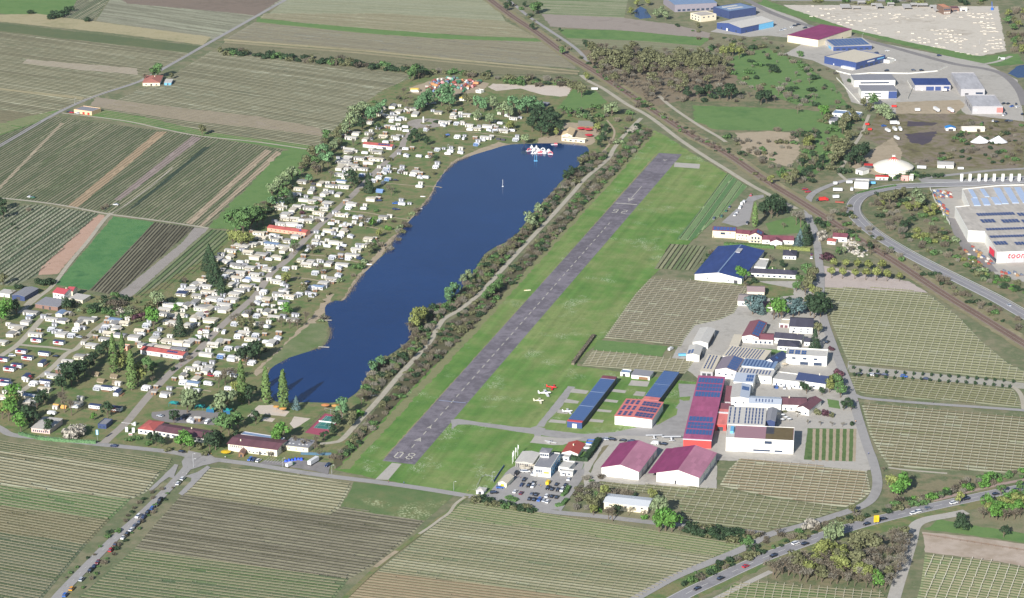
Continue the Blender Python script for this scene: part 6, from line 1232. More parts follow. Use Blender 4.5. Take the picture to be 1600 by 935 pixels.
# --- big store at the right edge
def store():
    h = 9.0; k = 935/160; q = lambda a, b: P(1440+a/k, 280+b/k, h)
    p0 = q(690, 672); p1 = q(1100, 658); u = (p1-p0).to_2d().normalized(); v = Vector((-u.y, u.x)); ang = math.atan2(u.y, u.x)
    r = empty('superstore', (p0.x, p0.y, 0), ang); tag(r, 'huge white superstore with solar rows and red lettering at the right edge', 'store')
    def loc(a, b): d = (q(a, b)-p0).to_2d(); return d.dot(u), d.dot(v)
    out = [(690, 672), (1300, 652), (1300, 50), (720, 60), (370, 95), (435, 245), (305, 258), (425, 475), (575, 482)]
    lp = [loc(*p) for p in out]; m = MB(); m.prism(lp, -.2, h); m.build('wall', WALLW, r)
    cx = sum(p[0] for p in lp)/len(lp); cy = sum(p[1] for p in lp)/len(lp)
    V = [Vector((*p, h+.03)) for p in lp]; m = MB()
    for t in tessellate_polygon([V]):
        a, b, c = (V[i] for i in t)
        if (b-a).cross(c-a).z < 0: b, c = c, b
        m.tri(a, b, c)
    m.build('roof', GRV, r)
    m = MB()
    for i in range(len(lp)):
        a, b = lp[i-1], lp[i]; L = math.dist(a, b); d = Vector((b[0]-a[0], b[1]-a[1]))/L; n = Vector((-d.y, d.x))*.25
        m.prism([(a[0]-n.x, a[1]-n.y), (b[0]-n.x, b[1]-n.y), (b[0]+n.x, b[1]+n.y), (a[0]+n.x, a[1]+n.y)], h+.04, h+.6)
    m.build('parapet', WALLW, r)
    z = h+.5
    def arr(nm, mt, x0, y0, x1, y1, nx, ny, dz=0, gp=.08):
        (ax, ay), (bx, by) = loc(x0, y1), loc(x1, y0); m = MB(); ay, by = min(ay, by), max(ay, by); dx, dy = (bx-ax)/nx, (by-ay)/ny
        for i in range(nx):
            for j in range(ny): m.quad((ax+(i+gp)*dx, ay+(j+gp)*dy, z+dz), (ax+(i+1-gp)*dx, ay+(j+gp)*dy, z+dz), (ax+(i+1-gp)*dx, ay+(j+1-gp)*dy, z+dz+.3), (ax+(i+gp)*dx, ay+(j+1-gp)*dy, z+dz+.3))
        m.build(nm, mt, r)
    for y, xs in ((325, ((515, 835, 13), (890, 1100, 8))), (388, ((555, 655, 4), (745, 875, 5), (930, 1100, 7))), (457, ((595, 1100, 19),)), (525, ((630, 1100, 18),)), (590, ((675, 765, 4), (865, 1100, 9)))):
        for x0, x1, n in xs: arr('solar_panels', PVD, x0, y-17, x1, y+17, n, 2)
    SK = plain('sky_light', 'b4c4de', .3, .08)
    for (xa, ya, xb, yb, w) in ((425, 100, 470, 175, 40), (530, 95, 580, 165, 40), (655, 85, 735, 228, 60), (750, 82, 830, 222, 60), (845, 80, 925, 220, 60), (450, 180, 480, 245, 60), (540, 180, 570, 240, 60), (630, 170, 670, 232, 60), (940, 80, 1020, 215, 60)):
        A_, B_, C_, D_ = loc(xa, ya), loc(xa+w, ya), loc(xb+w, yb), loc(xb, yb); m = MB(); m.quad((*D_, z+.1), (*C_, z+.1), (*B_, z+.1), (*A_, z+.1)); m.prism([D_, C_, B_, A_], h+.04, z+.05); m.build('skylight', SK, r)
    d, _ = loc(690, 672), 0; x, y = loc(785, 669)
    cu = bpy.data.curves.new('lettering', 'FONT'); cu.body = 'toom'; cu.size = 6.8; cu.extrude = .12; cu.offset = .1; cu.shear = .2; cu.space_character = 1.12
    o = bpy.data.objects.new('sign_lettering', cu); COL.objects.link(o); bpy.context.view_layer.update(); me = bpy.data.meshes.new_from_object(o); bpy.data.objects.remove(o)
    me.transform(Matrix.Rotation(math.pi/2, 4, 'X')); o = bpy.data.objects.new('sign_lettering', me); COL.objects.link(o); me.materials.clear(); me.materials.append(plain('sign_red', 'e0304a', .4, .02, k=.8)); o.parent = r; o.location = (x, y-.5, h-4.9)
    part('entrance_front', GRYS, r, (x-1, x+60, y-.35, y-.05, .1, h-5.2))
    part('red_side_panel', plain('sign_red', 'e0304a'), r, (-.5, -.2, 8, 20, 3, 8.4))
    (ax, ay) = loc(575, 482); m = MB(); m.box(-.2, -.02, 1, 22, .1, 3); m.build('side_glazing', GL, r)
store()
# ================================================================ PLANTS
trees('in the tall clump at the north west of the campsite', (560, 190), 'roundabout', 'w 546,202,14 556,192,15 568,186,14 540,214,12; t 578,194,14 590,184,12; d 566,206,11; o 524,222,9 531,212,8; t 600,172,9')
trees('along the field side edge of the campsite', (380, 360), 'salmon washhouse', 'o 489,250,11 477,262,8; t 503,254,15 513,262,12; w 457,283,11 447,290,11 436,300,12 425,308,10; b 471,272,8; a 495,272,9 517,280,8; g 368,364,17 380,368,18 392,362,18 402,355,15 411,352,13; O 412,330,4 420,322,4; y 364,384,11 377,388,12 388,386,10')
trees('among the chalets on the field side', (330, 430), 'long salmon washhouse', 'd 548,288,11; d 590,205,6; c 454,318,10 323,424,13 333,430,15 329,442,13 338,448,14 346,462,12 327,410,12; M 472,335,3 480,328,3; b 290,448,8 266,520,8 640,178,8 572,195,9; w 246,482,11; f 275,490,6; M 216,500,6; c 281,526,14; T 476,345,4 345,400,3; a 578,222,9 552,230,9; o 700,178,7; D 440,405,4')
trees('in the left corner of the campsite', (60, 560), 'red roofed farmhouse', 'f 9,497,13 240,515,14 2,505,10; d 26,492,10 104,486,9; d 98,612,12 112,604,13 122,596,12 104,592,10 132,588,10 140,578,9; b 101,645,15 112,650,12; f 22,636,14 14,658,13 33,676,12 146,658,5; y 4,655,11 20,640,10; d 42,660,10 52,668,10 70,630,8 58,640,8; d 76,676,8 168,654,9; X 110,686,8 120,680,7; p 178,584,23 206,610,23 192,566,17; y 216,604,14 188,580,12; g 228,582,9 238,585,8; X 187,492,5; b 238,600,6; d 158,560,8 148,570,8 168,552,8; O 25,572,3 60,598,4; Y 124,580,3')
trees('on the lake side of the camp road', (460, 400), 'lake', 'w 293,645,14 303,640,12; w 347,648,14 357,642,12; g 358,680,11 346,676,11 372,672,10; d 272,662,8; p 378,632,25; p 416,632,21 443,642,23; d 389,632,12; y 372,622,10; s 463,641,8; b 352,602,14 342,606,11 362,598,12; d 396,566,13 384,572,12 405,562,10; a 364,508,9 411,522,11 389,498,9 459,398,10; o 377,514,8 393,518,8; g 461,394,9; b 488,398,10 502,432,11 560,330,8 612,306,9 605,300,7; y 447,444,8; o 475,458,7 577,400,8; f 448,494,9 583,356,8; b 440,512,8 453,514,9 465,514,9 477,504,9; c 576,302,15; d 553,296,9; d 648,218,9 642,226,8 655,222,8 666,228,8; b 668,208,8 672,255,9; a 571,358,13 577,394,10; y 593,372,7; F 606,360,4; b 590,384,6; B 561,421,5')
scatter('in the sunny gaps between the caravans', (400, 461), 'middle of the camp road', '70,520 150,470 250,460 340,400 440,300 520,215 600,140 760,150 820,210 740,225 690,262 640,320 590,385 520,430 500,490 420,560 330,600 230,600 120,560', 190, 'TGDBDOTDBo', 1.4, 3.0, 5, 5)
scatter('on the grey lake shore below the caravans', (540, 469), 'small jetty', '500,470 545,425 600,380 650,322 662,325 610,395 565,438 535,468 512,480 515,510 502,505', 24, 'GGOTW', 1.6, 4, 6, 4)
trees('around the reception and the tennis court', (510, 662), 'tennis court', 'b 462,698,8 478,702,8 492,698,8; d 507,690,6 519,680,7 527,668,9; f 441,690,11 432,694,9; t 534,655,13; o 551,660,7 547,668,6; F 562,650,4; f 283,702,9 296,704,9 290,698,9; d 244,697,7 252,699,6 236,692,6 328,706,11 337,704,11 343,700,9; O 320,712,3 312,702,4 262,706,3; B 232,696,3 215,688,3 202,690,3; d 400,664,8; G 425,712,4 437,706,5; D 368,682,4; b 500,716,6 492,706,7')
trees('beside the field road', (247, 122), 'lone farmhouse', 'g 247,122,13 240,124,10; b 226,128,10; o 268,124,6 316,213,9; D 80,30,6 92,28,7 100,25,7 108,19,7 86,26,7 48,22,5 136,34,5; d 2,330,10 5,342,9; o 5,446,8; T 160,328,3 166,324,3 45,330,3; D 60,443,4 70,446,5 80,444,5 30,452,4; T 22,462,4 40,465,3; D 20,352,2 25,358,2')
scatter('in the scrub between the fields and the chalets', (96, 460), 'red roofed farmhouse', '105,470 150,462 205,466 240,478 235,495 215,505 190,502 170,492 150,490 125,492 105,488', 46, 'DOTBDWT', 2.5, 5, 7, 3)
scatter('in the hedge between the upper left fields', (340, 85), 'field road', '338,80 400,84 480,92 560,100 640,108 640,115 560,107 480,99 400,91 345,86', 62, 'DODBDOT', 4, 7, 8, 3.4)
scatter('behind the junk yard', (640, 115), 'field road', '640,118 660,112 760,118 900,128 905,138 880,142 800,133 720,122 660,125', 44, 'OTDOBG', 3.5, 6.5, 9, 4)
trees('north of the campsite', (666, 193), 'roundabout', 'g 648,124,13 641,128,10; d 654,124,13; t 662,172,15 670,168,16 656,178,13; t 690,166,16 698,162,17 703,170,12; y 706,168,7; b 630,150,9 622,160,8 642,160,8 635,168,9 655,150,8; t 746,172,12 756,176,12 800,176,14 812,180,14 824,178,15 835,176,14 844,182,13; w 770,172,12 786,184,12 795,186,11 746,190,10 765,196,10; o 727,160,8 735,166,8; y 795,206,9 800,204,8; w 819,226,8; d 832,206,14 840,196,15 850,200,15 860,206,14 868,200,13 846,214,12 856,216,12 872,212,11 838,186,12 862,190,12; y 868,214,7')
trees('between the beach bar and the airfield path', (895, 212), 'beach bar', 'o 909,152,12 903,146,10; w 956,182,12 948,180,9; y 932,208,8; d 943,222,8 938,232,7 946,210,7; g 880,178,7 890,182,7 905,182,7 915,188,6; y 916,127,8; d 925,196,6; X 985,208,4 992,204,4; a 908,178,7')
scatter('in the green corner behind the beach bar', (895, 212), 'beach bar', '875,170 930,170 975,175 1005,188 1000,205 960,230 925,215 930,195 880,188', 40, 'BDOWTBG', 2.5, 5, 10, 4)
scatter('in the strip between the lake and the gravel path', (510, 662), 'tennis court', L1S, 330, 'TGTOBDDTOGBo', 2.0, 4.0, 11, 2.7)
scatter('in the strip between the gravel path and the runway', (510, 662), 'tennis court', L2S, 340, 'TGTODDTOGBBT', 1.8, 3.4, 12, 2.7)
trees('standing out of the lake shore bushes', (510, 662), 'tennis court', 't 710,464,10 703,470,9 700,476,8 592,578,8 582,585,9; y 655,510,12 648,516,11 662,500,9; w 827,352,10 841,338,10 832,360,8 730,440,8 722,445,7; g 765,466,8 773,460,8 758,472,7 781,452,7; d 885,285,9 893,276,8; o 908,262,8; b 565,632,9 572,628,9 640,520,9 650,528,9')
scatter('in the wood beyond the railway', (921, 128), 'railway', '922,78 1000,80 1080,88 1120,95 1150,110 1125,130 1060,148 1010,165 985,150 940,125 925,100', 205, 'obbaaabobbao', 5, 7.5, 13, 3.9)
scatter('on the rough ground around the far wood', (921, 128), 'railway', '1100,75 1180,70 1250,100 1330,165 1300,175 1200,165 1050,160 1000,172 990,165 1060,150 1130,130', 110, 'DTOGDBTa', 2.4, 5, 14, 5.5)
scatter('in the tall front row of the far wood', (921, 128), 'railway', '925,98 1040,101 1120,106 1115,116 1000,114 925,110', 30, 'oooobo', 8, 9.6, 51, 5)
trees('in a row at the edge of the far wood', (921, 128), 'railway', 'd 1075,154,10 1091,154,11 1108,152,11 1124,156,11 1136,158,14 1142,156,13 1189,164,12 1197,162,11; y 1130,90,11 1145,88,12 1155,92,11; b 1128,118,11; g 833,24,12 841,22,12 878,86,8; d 832,48,7 820,12,6 875,50,4 914,74,7 920,80,8; y 985,24,8 995,12,8 1012,10,8; w 1024,30,9 1040,32,9 1035,24,9; o 1090,45,6; d 790,18,9 796,12,8')
scatter('along the railway beyond the lake', (921, 128), 'railway crossing', '770,-5 812,20 850,50 885,78 925,110 1000,165 1060,205 1150,255 1200,290 1195,280 1140,235 1080,205 1010,165 930,105 860,55 812,12', 60, 'DTOBG', 1.6, 3.6, 15, 5)
scatter('around the sandy ground by the railway', (1200, 230), 'sandy ground', '1120,200 1150,205 1240,205 1262,215 1285,190 1280,230 1262,285 1210,280 1150,240', 56, 'TGDBOT', 2.2, 4.4, 16, 5)
trees('in the green strip between railway and circus', (1397, 256), 'circus tent', 'f 1288,184,10 1284,180,8; y 1262,234,10 1268,228,9; o 1308,256,15 1316,246,15 1304,236,12 1300,262,11 1330,190,10 1322,198,11 1316,210,11 1325,222,10; b 1296,228,9 1274,212,8 1250,214,9 1246,178,9; d 1328,262,12 1336,258,13 1344,250,12 1350,244,11 1338,246,10; w 1380,186,13 1390,192,12 1372,182,10; g 1364,166,11; o 1350,168,9 1358,176,8; o 1236,292,10 1244,284,9; d 1278,268,8 1286,258,8 1270,250,7 1252,262,8; y 1204,290,8 1226,286,8; a 1216,150,10 1226,142,10 1236,156,9 1228,160,9 1210,160,8; D 1325,170,4; d 1345,262,9')
scatter('around the green strip beside the circus', (1397, 256), 'circus tent', '1240,215 1290,180 1350,170 1360,200 1340,240 1320,275 1280,285 1235,290 1225,270 1262,250', 64, 'DTOBTo', 2.4, 5, 17, 5)
scatter('on the bank between circus and curved road', (1397, 256), 'circus tent', '1372,280 1400,274 1430,272 1480,276 1480,280 1430,280 1380,284', 18, 'DDBO', 2, 3.6, 18, 4)
scatter('inside the bend of the curved road', (1339, 325), 'tip of the bend', '1358,308 1440,300 1454,300 1476,342 1512,400 1575,455 1545,448 1460,402 1395,365 1358,335', 105, 'TGOWBYDTT', 2, 5, 19, 5)
trees('inside the bend of the curved road', (1339, 325), 'tip of the bend', 'w 1430,318,12 1436,325,12; o 1400,315,9 1390,320,9; d 1413,362,8 1418,358,7; y 1420,332,7 1433,330,7 1447,338,7 1458,335,8; o 1380,318,8 1410,310,8; b 1395,330,8 1375,326,7')
scatter('between the railway and the curved road', (1397, 411), 'plane trees', '1270,345 1330,320 1345,350 1400,395 1480,440 1600,505 1600,530 1480,457 1400,408 1345,385 1310,370 1275,355', 80, 'TDOBGT', 1.8, 4, 20, 5)
trees('around the railway crossing', (1303, 284), 'street bend', 'a 1251,356,17 1244,352,13; d 1195,340,12 1205,342,14 1214,340,13 1222,336,11 1212,330,12 1200,330,11; p 1179,356,17; c 1258,384,14 1263,378,12; s 1250,384,11 1246,388,9; b 1224,358,6; D 1278,350,5 1285,355,5; b 1360,400,6 1380,402,7; X 1282,368,5 1284,376,5; M 1294,406,6; G 1300,375,4 1330,392,4; d 1345,398,6 1360,392,6; w 1320,398,5; g 1310,400,6')
trees('in two rows on the pale gravel by the vineyard', (1285, 430), 'street', 'v 1302.5,421,7.5 1321,422,7.5 1339,423,8 1356,424.5,8 1377.5,425.5,8.5 1299,435,7.5 1316,436,7.5 1335.5,436.5,7 1352.7,438,8 1369,438.5,9 1385.7,440,8 1405,440,6')
trees('lining the street beside the houses', (1282, 430), 'plane trees', 'g 1260,432,9 1250,448,8 1244,456,7; o 1270,442,11 1264,452,10 1258,462,9; y 1269,464,8; d 1272,498,14 1282,496,14 1266,494,13 1277,488,13 1289,492,11; o 1276,470,9 1262,480,8; f 1216,497,14 1209,500,12 1221,500,12; q 1239,496,12 1248,494,11 1176,492,13 1183,490,12; f 1156,438,9 1163,440,8; d 1222,420,6; c 1273,548,13; o 1279,524,8; D 1240,424,3 1232,470,3 1250,470,3 1170,445,3 1178,442,4; s 1190,492,8 1263,484,8; O 1188,420,3 1196,416,4; b 1206,412,7; B 1205,424,4; b 1165,452,6 ; D 1108,402,3 1104,410,3 1100,415,3; T 1112,398,4')
trees('in the gardens below the villa', (1290, 560), 'villa', 'M 1309,588,5; y 1296,614,9 1302,606,8; g 1313,622,9 1309,610,9; d 1260,616,6 1254,610,5 1284,618,5 1268,604,5; d 1318,642,6 1326,638,6 1330,642,5; M 1290,650,4 1298,548,3; O 1276,648,4 1300,652,3; b 1246,652,5; a 1262,664,4 1282,666,4 1300,667,4 1316,668,4; D 1250,562,3 1228,564,3 1332,665,3; O 1225,645,2 1232,640,3')
R1 = '520,455 560,475 620,475 665,480 720,485 778,487 832,490 886,493 940,497 993,500 1048,505 1102,508 1158,511 1212,517 1268,522 1324,526 1378,531 1433,535 1493,541'
R2 = '525,500 553,503 608,505 660,510 715,515 768,519 823,521 878,525 930,528 985,532 1040,537 1095,541 1150,544 1205,547 1260,552 1318,557 1372,561 1427,567 1470,570'
for nm, rw_ in (('upper', R1), ('lower', R2)):
    q = pts(rw_, 1200, 460, T4)
    for i, (x, y) in enumerate(q): tree('D', x, y, 3.0, 1.25, f'small dark bush, {ordn(i+1)} from the street in the {nm} row along the track', 'small dark bushes along the vineyard track')
trees('by the highway and the lane', (1371, 754), 'street bend', 'y 1395,772,10,11; f 1408,772,11,12 1402,776,9,11; w 1298,852,12,10 1306,849,10,9; X 1262,828,5 1268,824,5; f 1372,920,9; y 1499,788,7,6; g 1564,774,6 1594,768,6; f 1543,760,8; F 1512,766,4 1457,780,4; o 1333,806,6; B 1398,792,4 1470,776,3; b 1215,838,6 1420,850,7 1380,738,4 1136,890,4 1155,880,4; D 1176,862,4 1120,892,3 1110,898,3 1090,905,3 1070,915,3; D 1503,826,6; d 1568,840,6 1502,822,7; b 1408,842,9 1400,846,8; o 1412,846,8')
scatter('in the wood beside the highway', (1371, 814), 'yellow road sign', '1205,892 1260,882 1330,862 1392,848 1418,856 1410,892 1392,924 1330,918 1260,912 1210,905', 95, 'aaabbabbyo', 4.5, 7.5, 21, 3.8)
scatter('on the verge between lane and highway', (1371, 754), 'street bend', '1195,842 1260,828 1320,806 1400,792 1460,778 1455,788 1350,812 1290,832 1210,860 1100,905 1060,922 1090,900 1150,870', 48, 'DTOBG', 1.6, 3.4, 22, 5)
scatter('in the scrub at the right edge above the highway', (1371, 754), 'street bend', '1400,785 1480,765 1520,750 1600,738 1600,748 1550,758 1500,772 1450,784', 34, 'TFBDG', 2, 4, 23, 5)
scatter('in the thicket at the lower right edge', (1371, 754), 'street bend', '1535,800 1600,780 1600,812 1560,815 1535,812', 26, 'bfybg', 4, 6, 24, 4)
trees('around the long cream barn', (983, 780), 'barn', 'y 944,778,7; o 920,795,8 928,800,8 938,790,7; y 927,806,6; b 957,815,11 951,812,9; d 963,808,7; w 1033,810,12 1026,806,9; f 1040,830,13 1050,832,11 1030,832,12; y 1019,784,7; d 1027,788,5; b 982,806,6 1005,808,5; T 955,776,4 965,772,4 975,774,4 985,776,4; D 990,778,3; F 1008,812,3; F 938,800,3')
scatter('along the lane below the posted field', (1040, 826), 'tall green tree', '1072,819 1130,829 1190,838 1170,852 1105,842 1060,832', 34, 'DOBTD', 2, 4.4, 25, 4)
scatter('below the car park', (800, 785), 'lane corner', '742,778 800,789 838,797 836,803 798,798 742,786', 22, 'DDBO', 2, 3.4, 26, 3.6)
scatter('beside the lane next to the car park', (800, 785), 'lane corner', '895,765 935,735 945,770 925,800 890,795', 20, 'TOBG', 1.6, 3.4, 27, 4)
scatter('behind the stone yard', (1560, 15), 'blue crane', '1240,-5 1560,-4 1560,10 1400,8 1240,6', 30, 'OYBDT', 3, 6, 28, 7)
scatter('right of the stone yard', (1560, 15), 'blue crane', '1568,10 1600,5 1600,98 1582,92 1572,60', 26, 'goybTT', 3.5, 6, 29, 6)
scatter('on the slope below the factories', (1130, 45), 'blue works', '1040,35 1120,58 1200,62 1290,100 1330,130 1290,120 1200,85 1120,72 1080,60', 34, 'DTGBO', 1.8, 3.6, 30, 6)
scatter('on the waste ground right of the circus', (1397, 256), 'circus tent', '1500,190 1600,195 1600,262 1500,250 1420,262 1480,235', 70, 'TGDTOB', 1.5, 3.8, 31, 6)
scatter('on the bank below the big store', (1560, 440), 'big store', '1520,405 1545,432 1600,440 1600,462 1560,450 1510,418', 34, 'DBDFO', 1.8, 3.6, 32, 4)
scatter('on the verges of the road with the parked cars', (300, 721), 'junction', '262,760 240,780 190,830 150,868 100,920 92,915 140,862 180,822 235,770', 18, 'DTB', 1, 2.2, 33, 5)
scatter('between the road with the parked cars and the field', (300, 721), 'junction', '300,745 270,775 230,815 160,890 120,935 112,930 160,880 222,810 262,770 290,742', 22, 'TBD', 1, 2.2, 34, 5)
scatter('in the tree line between fields and chalets', (380, 360), 'salmon washhouse', '518,208 546,216 505,272 455,318 432,332 404,352 388,346 430,302 470,262 500,236', 34, 'ogwtbDO', 4.5, 6.5, 41, 6)
# clipped hedges
def hedge(px, w, h, code, label):
    c = W2(pts(px)) if isinstance(px, str) else W2(px); mb = MB(); rr = random.Random(len(label)); tot = sum(math.dist(c[i], c[i+1]) for i in range(len(c)-1))
    for i in range(int(tot*14)):
        (x, y), a = along(c, rr.uniform(0, tot)); n = Vector((-math.sin(a), math.cos(a), 0)); f = rr.choice((0, 1, 2)); jt = rr.uniform(-.12, .12)
        if f == 0: p = Vector((x, y, 0)) + n*rr.uniform(-w/2, w/2); p.z = h + jt; d = Vector((0, 0, 1))
        else: s = 1 if f == 1 else -1; p = Vector((x, y, 0)) + n*s*(w/2+jt); p.z = rr.uniform(.1, h); d = n*s
        leafquad(mb, p + Vector((0, 0, ZT)), d + rsph(rr)*.5, rr.uniform(.25, .45), rr)
    for i in range(len(c)-1):
        L_, R_ = strip([c[i], c[i+1]], w*.42, None); R2, _ = strip([c[i], c[i+1]], -w*.42)
        mb.prism([L_[0], R2[0], R2[1], L_[1]], 0, h*.94)
    tag(mb.build('hedge', LM[code]), label, 'hedge')
hedge('1213,389 1240,391 1266,393', 3, 3, 'yellow', 'clipped yellow green hedge behind the white bungalow')
hedge('1131,384 1170,386 1210,389', 3.5, 2.6, 'mid', 'long green hedge between the cobalt hall and the cream house')
hedge('936,690 926,706 914,722', 4, 3.2, 'dark', 'tall dark clipped hedge behind the red roofed bungalow')
hedge('888,717 902,720 914,721', 3, 2.6, 'dark', 'dark hedge in front of the bungalow garden')
hedge('928,526 918,540 906,556 895,571', 2.6, 2.0, 'brown', 'low brownish hedge at the vineyard corner on the airfield')
hedge('30,680 60,687 100,691 150,694', 1.5, 2.2, 'teal', 'screened green fence hedge along the south road')
hedge('1215,603 1240,606 1262,608', 2, 2, 'dark', 'dark green hedge at the edge of the winery courtyard')
hedge('886,782 879,790 868,792', 2.5, 1.6, 'mid', 'low hedge at the lower right corner of the car park')
hedge('889,762 884,772 878,776', 2.5, 1.6, 'mid', 'low hedge at the right side of the car park')
hedge('793,778 800,782 808,784', 4, 1.6, 'mid', 'planted bed of shrubs at the car park entrance')
hedge('1340,303 1360,298 1400,291', 1.6, 1.2, 'mid', 'low green hedge along the outside of the curved road')
hedge('588,317 612,322 640,326', 1.4, 1.2, 'brown', 'low brown hedge between two caravan pitches') if 0 else None
# reeds along the left and lower shore
rd_ = random.Random(77); m = MB(); sh_ = smooth(W2(pts('735,246 708,258 685,286 677,304 657,330 628,361 605,394 590,410 564,435 540,469 525,471 512,478 510,490 515,505 518,520 513,535 500,545 455,560 425,578')), 3, False); tot = sum(math.dist(sh_[i], sh_[i+1]) for i in range(len(sh_)-1))
for i in range(5200):
    s_ = rd_.uniform(0, tot); dens = .5 + .5*math.sin(s_*.05) + .4*math.sin(s_*.17)
    if rd_.random() > dens: continue
    (x, y), a = along(sh_, s_); o = rd_.gauss(.8, 1.3); p = Vector((x - math.sin(a)*-o, y - math.cos(a)*o, ZT)); p = Vector((x + math.sin(a)*-o*0 + math.sin(a)*o, y - math.cos(a)*o, ZT-.1)); h = rd_.uniform(.5, 1.5); d = rsph(rd_)*.35; d.z = 1; w_ = rsph(rd_)*.16; w_.z = 0
    m.quad(p-w_, p+w_, p+d*h+w_*.5, p+d*h-w_*.5)
tag(m.build('reeds', LM['brown']), 'pale reeds and rough grass along the left shore of the lake', 'reeds', kind='stuff')
# ================================================================ VEHICLES AND THINGS
CC = dict(w=('white', plain('car_white', 'f4f4f4', .3, .02, k=1.1)), k=('black', plain('car_black', '2a2b30', .25, .05)), g=('grey', plain('car_grey', '6c6f76', .3, .05)), s=('silver', plain('car_silver', 'b4b8be', .3, .04)),
          r=('red', plain('car_red', 'b83038', .3, .05)), b=('blue', plain('car_blue', '3a68b8', .3, .05)), n=('navy blue', plain('car_navy', '2c3658', .3, .05)), m=('maroon', plain('car_maroon', '6e2e3c', .3, .05)), o=('orange', plain('car_orange', 'e8a030', .3, .05)), y=('yellow', YELP), e=('green', plain('car_green', '3c6e50', .3, .05)), t=('brown', plain('car_brown', '6a5448', .3, .05)))
def cars(where, ref, refname, s, ox, oy, k, ang, group=None, kind='car', jit=.04):
    L = []
    for it in s.split():
        c, rest = it[0], it[1:]; kd = kind
        if rest[0] == '*': kd = 'van'; rest = rest[1:]
        q = [float(v) for v in rest.split(',')]; L.append((ox+q[0]/k, oy+q[1]/k, c, kd, q[2] if len(q) > 2 else None))
    by = {}
    for it in L: by.setdefault((it[2], it[3]), []).append(it)
    for (c, kd), its in by.items():
        rk = rank(its, ref)
        for it, r in zip(its, rk):
            a = ang(it) if callable(ang) else ang
            if it[4] is not None: a = R(it[4])
            v = TR.randrange(2) if kd == 'car' else 0; nm = 'white' if c == 'w' else CC[c][0]
            lab = f"{nm} {kd} {where}" if len(its) == 1 else f"{nm} {kd}, {ordn(r)} nearest the {refname}, {where}"
            place((kd, v), it[0], it[1], a + TR.uniform(-jit, jit) + (math.pi if TR.random() < .4 else 0), lab, group or (kd + 's ' + where), {'car_paint': CC[c][1]}, 1.12 if kd == 'car' else None, zz=.7, name='parked_car' if kd == 'car' else kd)
def roadang(key):
    c = RD[key][0]
    def f(it):
        p = P(it[0], it[1]); i = min(range(len(c)-1), key=lambda j: (c[j][0]-p.x)**2 + (c[j][1]-p.y)**2); return math.atan2(c[i+1][1]-c[i][1], c[i+1][0]-c[i][0])
    return f
cars('parked on the field road', (300, 721), 'junction', 'w1112,208 w1085,236 k*975,342 k957,366 b922,393 k898,415 n872,445 w840,437 g850,470 g820,497 w797,521 k773,543 w750,566 t700,612 r675,642 m596,715 n575,740 k548,768 s497,820 o437,877 b397,915', 0, 695, T4, roadang('cars'), 'cars parked along the field road')
cars('on the south road', (300, 721), 'junction', 'n178,697 k284,706', 0, 0, 1, roadang('south'), 'cars on the south road')
cars('parked by the south road', (420, 722), 'blue pile', 'b391,718,65 n397,719,65 w404,720,65 n512,727.5,60', 0, 0, 1, 1.1, 'cars parked by the south road')
A3 = pang(820, 780, 840, 755)
cars('in the clubhouse car park', (820, 740), 'clubhouse', 'k470,565 n440,625 k525,635 k590,595 w580,640 k765,665 k825,675 k880,615 k890,685 w945,685 k985,630 g570,735 k625,745 k540,798 k600,805 b660,810 s720,815 w765,830 w755,760 k820,765 k880,775 m435,725 w360,705 y*770,600 b170,655,5 w585,485 w500,455,5 w460,450,5 k*380,480 w1030,550 k95,720,10', 760, 680, T8, A3, 'cars in the clubhouse car park')
cars('beside the hangar fence', (960, 690), 'clubhouse lane', 's205,132 k300,138 k425,148 n530,160 w*825,185 k930,195', 920, 670, T8, A1, 'cars parked beside the hangars')
cars('driving on the highway', (1371, 814), 'yellow road sign', 'r1165,885 k1126,904 k1089,920 k1208,869 w1243,849 k1258,850 k1354,819 k1381,811 w1428,802 w1433,800 g1450,794 w1490,786 k1509,780 k1540,777 k1556,772 k1586,766', 0, 0, 1, roadang('highway'), 'cars driving on the highway')
cars('on the curved road', (1339, 325), 'bend', 's1576,477', 0, 0, 1, roadang('curve'))
cars('in the winery courtyard', (1200, 600), 'courtyard centre', 'w1320,530 w*1380,530 b1225,520 n1205,515', 1060, 540, T8, A3 + .3, 'cars in the winery courtyard')
cars('parked on the vineyard track', (1323, 580), 'street', 'k555,485 w625,490 k665,487 n712,490 b828,500 n965,515', 1200, 460, T4, A1, 'cars on the vineyard track')
cars('beside the street of houses', (1280, 400), 'plane trees', 'k1293,535,60 m1268,398,80 w1268,403,80 k1318,602,70 w1189,506,10 n1225,506,10', 0, 0, 1, 1.2, 'cars beside the street')
cars('in the lot above the cream house', (1180, 340), 'cream house', 'w*580,130 w*555,150 w*530,200 w495,257 w465,290 k*620,400 e360,240 g400,192 e300,310 g205,335 r665,42,80', 1090, 300, T8, A3, 'vehicles in the lot above the cream house')
cars('outside the blue works', (1235, 45), 'magenta roofed hall', 's10,380 w45,368 w140,340 k175,325 k220,310 k300,350', 1220, 0, T8, .4, 'cars outside the blue works')
cars('in the navy store lot', (1330, 90), 'navy store', 'w1330,637 n1190,665 k1320,885 w*1405,757', 1220, 0, T8, .2, 'cars in the navy store lot')
cars('along the industrial street', (1480, 95), 'yard corner', 'n540,697 g220,880 k320,880', 1400, 0, T8, .2)
cars('around the grey warehouses', (1550, 150), 'warehouses', 'k1340,257 k1400,257 k1370,385 w1350,400 k1500,260 w1520,297 w1210,472 k1260,485 k1080,497 k1385,475 g1430,475 g230,40 w245,72 k1580,390 b1445,290', 1400, 130, T8, .9, 'cars around the grey warehouses', jit=.5)
